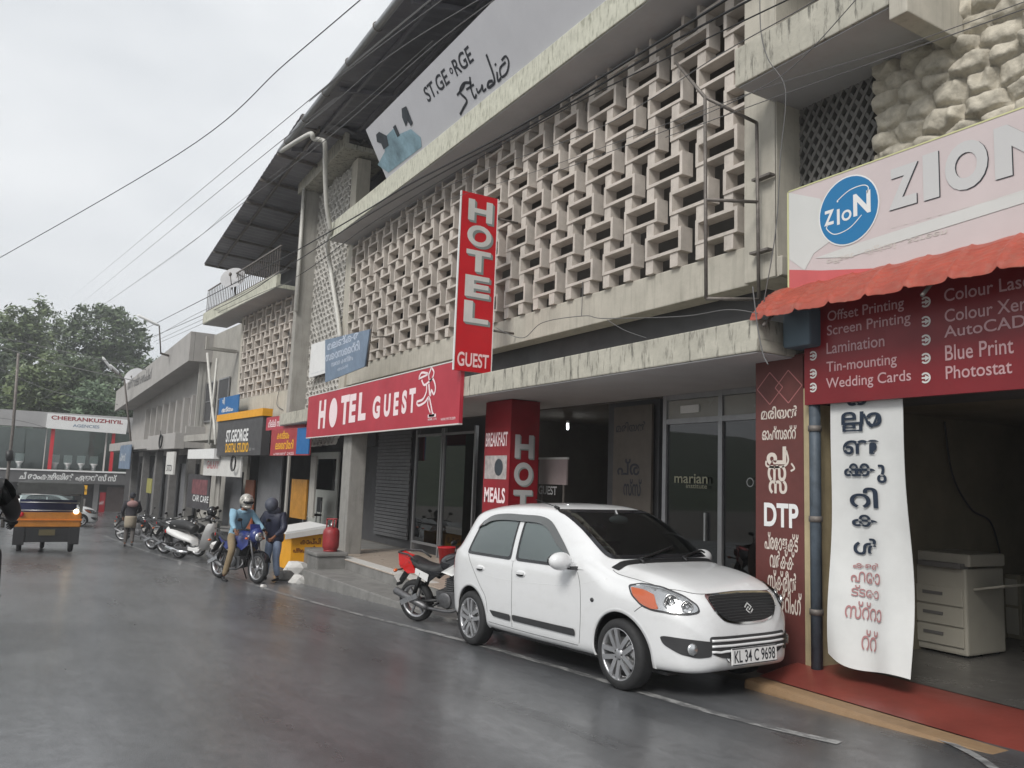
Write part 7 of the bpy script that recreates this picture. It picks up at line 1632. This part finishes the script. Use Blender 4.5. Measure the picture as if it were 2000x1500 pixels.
mb = MB(); mb.lathe([(.12, 0), (.165, .30), (.178, .30), (.178, .325), (.16, .325), (.115, .02), (.001, .02)], bp3, (0, 0, 1), 24); mb.build('pail', mat('bucket_red', srgb(176, 24, 34), .35), bk_)
mb = MB(); mb.tube([bp3 + Vector((.17 * math.cos(a), .05, .31 - .14 * math.sin(a))) for a in lin(0, math.pi, 14)], .006, 5); mb.build('handle', 'steel', bk_)
# black office chair in the shop left of the pillar
r_ = f.px(643, 1000); chp = f.p(r_[0], .045, .5); chr_ = thing('black_chair', 'black chair just inside the shop left of the grey pillar', 'chair', chp)
mb = MB(); mb.box((chp.x - .22, chp.y - .22, .47), (chp.x + .22, chp.y + .22, .53)); mb.build('seat', 'seatblack', chr_, True, .02)
mb = MB(); mb.box((chp.x + .18, chp.y - .20, .58), (chp.x + .22, chp.y + .20, 1.0)); mb.build('backrest', 'seatblack', chr_, True, .015)
for sx in (1, -1):
    for sy in (1, -1): mb = MB(); mb.tube([(chp.x + sx * .19, chp.y + sy * .19, .045), (chp.x + sx * .19, chp.y + sy * .19, .47 if sx < 0 else .9)], .014, 6); mb.build('leg', 'alu', chr_)
# ------------------------------------------------------------------ inside the printing shop
def floorpt(px, py, z=.15): r = ray(px, py); return CAM + r * ((z - CAM.z) / r.z)
M['copier'] = mat('copier_plastic', (.33, .31, .26), .5, var=.06); M['copier2'] = mat('copier_dark', (.12, .115, .11), .5)
c0 = floorpt(1768, 1264); co = thing('photocopier', 'large beige photocopier with paper drawers behind the cloth banner', 'photocopier', c0)
x0, x1, y1, y0 = c0.x + .06, c0.x + .72, c0.y + .05, c0.y - .60
mb = MB(); mb.box((x0, y0, .17), (x1, y1, .98)); mb.build('cabinet', 'copier', co, True, .02)
for k in range(3): mb = MB(); mb.box((x0 - .018, y0 + .03, .24 + k * .19), (x0 - .001, y1 - .03, .41 + k * .19)); d_ = mb.build('drawer', 'copier', co, True, .006); mb = MB(); mb.box((x0 - .026, (y0 + y1) / 2 - .1, .33 + k * .19), (x0 - .019, (y0 + y1) / 2 + .1, .36 + k * .19)); mb.build('handle', 'copier2', d_)
mb = MB(); mb.box((x0 + .02, y0 - .03, 1.0), (x1 - .02, y1 + .03, 1.12)); mb.build('scanner_lid', 'copier', co, True, .02); mb = MB(); mb.box((x0 - .06, y0 + .02, .98), (x0 + .1, y1 - .2, 1.03)); mb.build('control_panel', 'copier2', co, True, .008)
mb = MB(); mb.slab([(x0 + .1, y0 - .30, .85), (x0 + .5, y0 - .30, .85), (x0 + .5, y0 - .01, .78), (x0 + .1, y0 - .01, .78)], (0, 0, .02)); mb.build('paper_tray', 'copier', co)
mb = MB(); [mb.lathe([(.03, 0), (.03, .02)], (x, y, .15), (0, 0, 1), 8) for x in (x0 + .06, x1 - .06) for y in (y0 + .06, y1 - .06)]; mb.build('casters', 'black', co)
c1 = floorpt(1915, 1236); ds = thing('file_cabinet', 'shorter drab cabinet to the right of the beige photocopier', 'cabinet', c1)
mb = MB(); mb.box((c1.x, c1.y - .45, .15), (c1.x + .6, c1.y + .05, .84)); mb.build('carcass', mat('cabinet_drab', (.20, .18, .13), .55, var=.1), ds, True, .01)
for k in range(2): mb = MB(); mb.box((c1.x - .015, c1.y - .42, .20 + k * .31), (c1.x - .001, c1.y + .02, .48 + k * .31)); d_ = mb.build('drawer', 'copier', ds, True, .005); mb = MB(); mb.box((c1.x - .03, c1.y - .25, .38 + k * .31), (c1.x - .016, c1.y - .13, .40 + k * .31)); mb.build('handle', 'steel', d_)
sv_ = thing('stock_shelf', 'dark wall rack of paper stock at the back of the printing shop', 'shelf', (9.6, 3.4, .15))
mb = MB(); [mb.box((9.5, 2.4, z), (9.95, 4.6, z + .03)) for z in (.4, .9, 1.4, 1.9)]; mb.build('shelves', 'copier2', sv_)
for y in (2.4, 4.55): mb = MB(); mb.box((9.5, y, .15), (9.95, y + .04, 2.2)); mb.build('upright', 'copier2', sv_)
for k, (y, z, h_, m_) in enumerate(((2.6, .43, .3, 'copier'), (3.2, .43, .34, 'interior'), (3.9, .43, .25, 'offwhite'), (2.7, .93, .28, 'interior'), (3.4, .93, .33, 'copier'), (2.6, 1.43, .25, 'offwhite'), (3.6, 1.43, .3, 'interior'), (4.1, 1.93, .22, 'copier'))):
    o = MB().box((9.55, y, z + .001), (9.9, y + .42, z + h_)).build('paper_carton', m_); tag(o, None, 'carton', 'cartons on the stock shelf'); o['label'] = 'paper carton stacked on the dark rack at the back of the printing shop'
ups = thing('power_unit', 'dark wall unit with a small green light in the printing shop', 'electrical unit', atX(1856, 860, 9.0))
pu = atX(1856, 855, 9.3); mb = MB(); mb.box((pu.x, pu.y - .16, pu.z - .3), (pu.x + .2, pu.y + .16, pu.z + .1)); mb.build('casing', 'copier2', ups, True, .01); mb = MB(); mb.box((pu.x - .008, pu.y - .05, pu.z), (pu.x - .001, pu.y + .05, pu.z + .03)); mb.build('green_light', mat('green_led', (.1, .8, .3), emit=(.1, 1, .35, 2)), ups)

for i, (y, z, h_, w_, m_, lab) in enumerate(((4.0, 1.35, .5, .36, 'offwhite', 'pale calendar sheet pinned on the back wall of the printing shop, left of the rack'), (1.9, 1.5, .42, .6, 'interior', 'wide drab notice pinned on the back wall of the printing shop'), (1.2, 1.2, .6, .4, 'copier', 'tall beige chart hung near the right end of the shop back wall'))):
    o = MB().box((10.17, y, z), (10.185, y + w_, z + h_)).build('wall_notice', m_); tag(o, lab, 'notice')
ct = thing('shop_counter', 'dark wooden counter standing across the middle of the printing shop', 'counter', (8.6, 2.2, .15))
mb = MB(); mb.box((8.45, 1.2, .15), (8.85, 2.7, .95)); mb.build('base', 'brownpanel', ct, True, .01); mb = MB(); mb.box((8.38, 1.15, .953), (8.92, 2.75, .99)); mb.build('worktop', mat('worktop', (.16, .12, .08), .4, var=.2), ct, True, .006)
cable('black lead hanging down the side wall of the printing shop', [(8.2, 4.86, 2.45), (8.3, 4.85, 1.9), (8.6, 4.84, 1.55), (9.0, 4.85, 1.4), (9.2, 4.86, 1.0)], .012, 'wire')
# ================================================================== DAMP AIR
hzm = bpy.data.materials.new('damp_air'); hzm.use_nodes = True; n = hzm.node_tree.nodes; n.clear()
o_ = n.new('ShaderNodeOutputMaterial'); v_ = n.new('ShaderNodeVolumePrincipled'); v_.inputs['Density'].default_value = .0018; v_.inputs['Color'].default_value = (.93, .95, .97, 1); v_.inputs['Anisotropy'].default_value = .2
hzm.node_tree.links.new(v_.outputs[0], o_.inputs['Volume'])
hb_ = MB(); hb_.box((-160, -32, -4), (100, 190, 45)); hz_ = hb_.build('haze', hzm); hz_['kind'] = 'stuff'
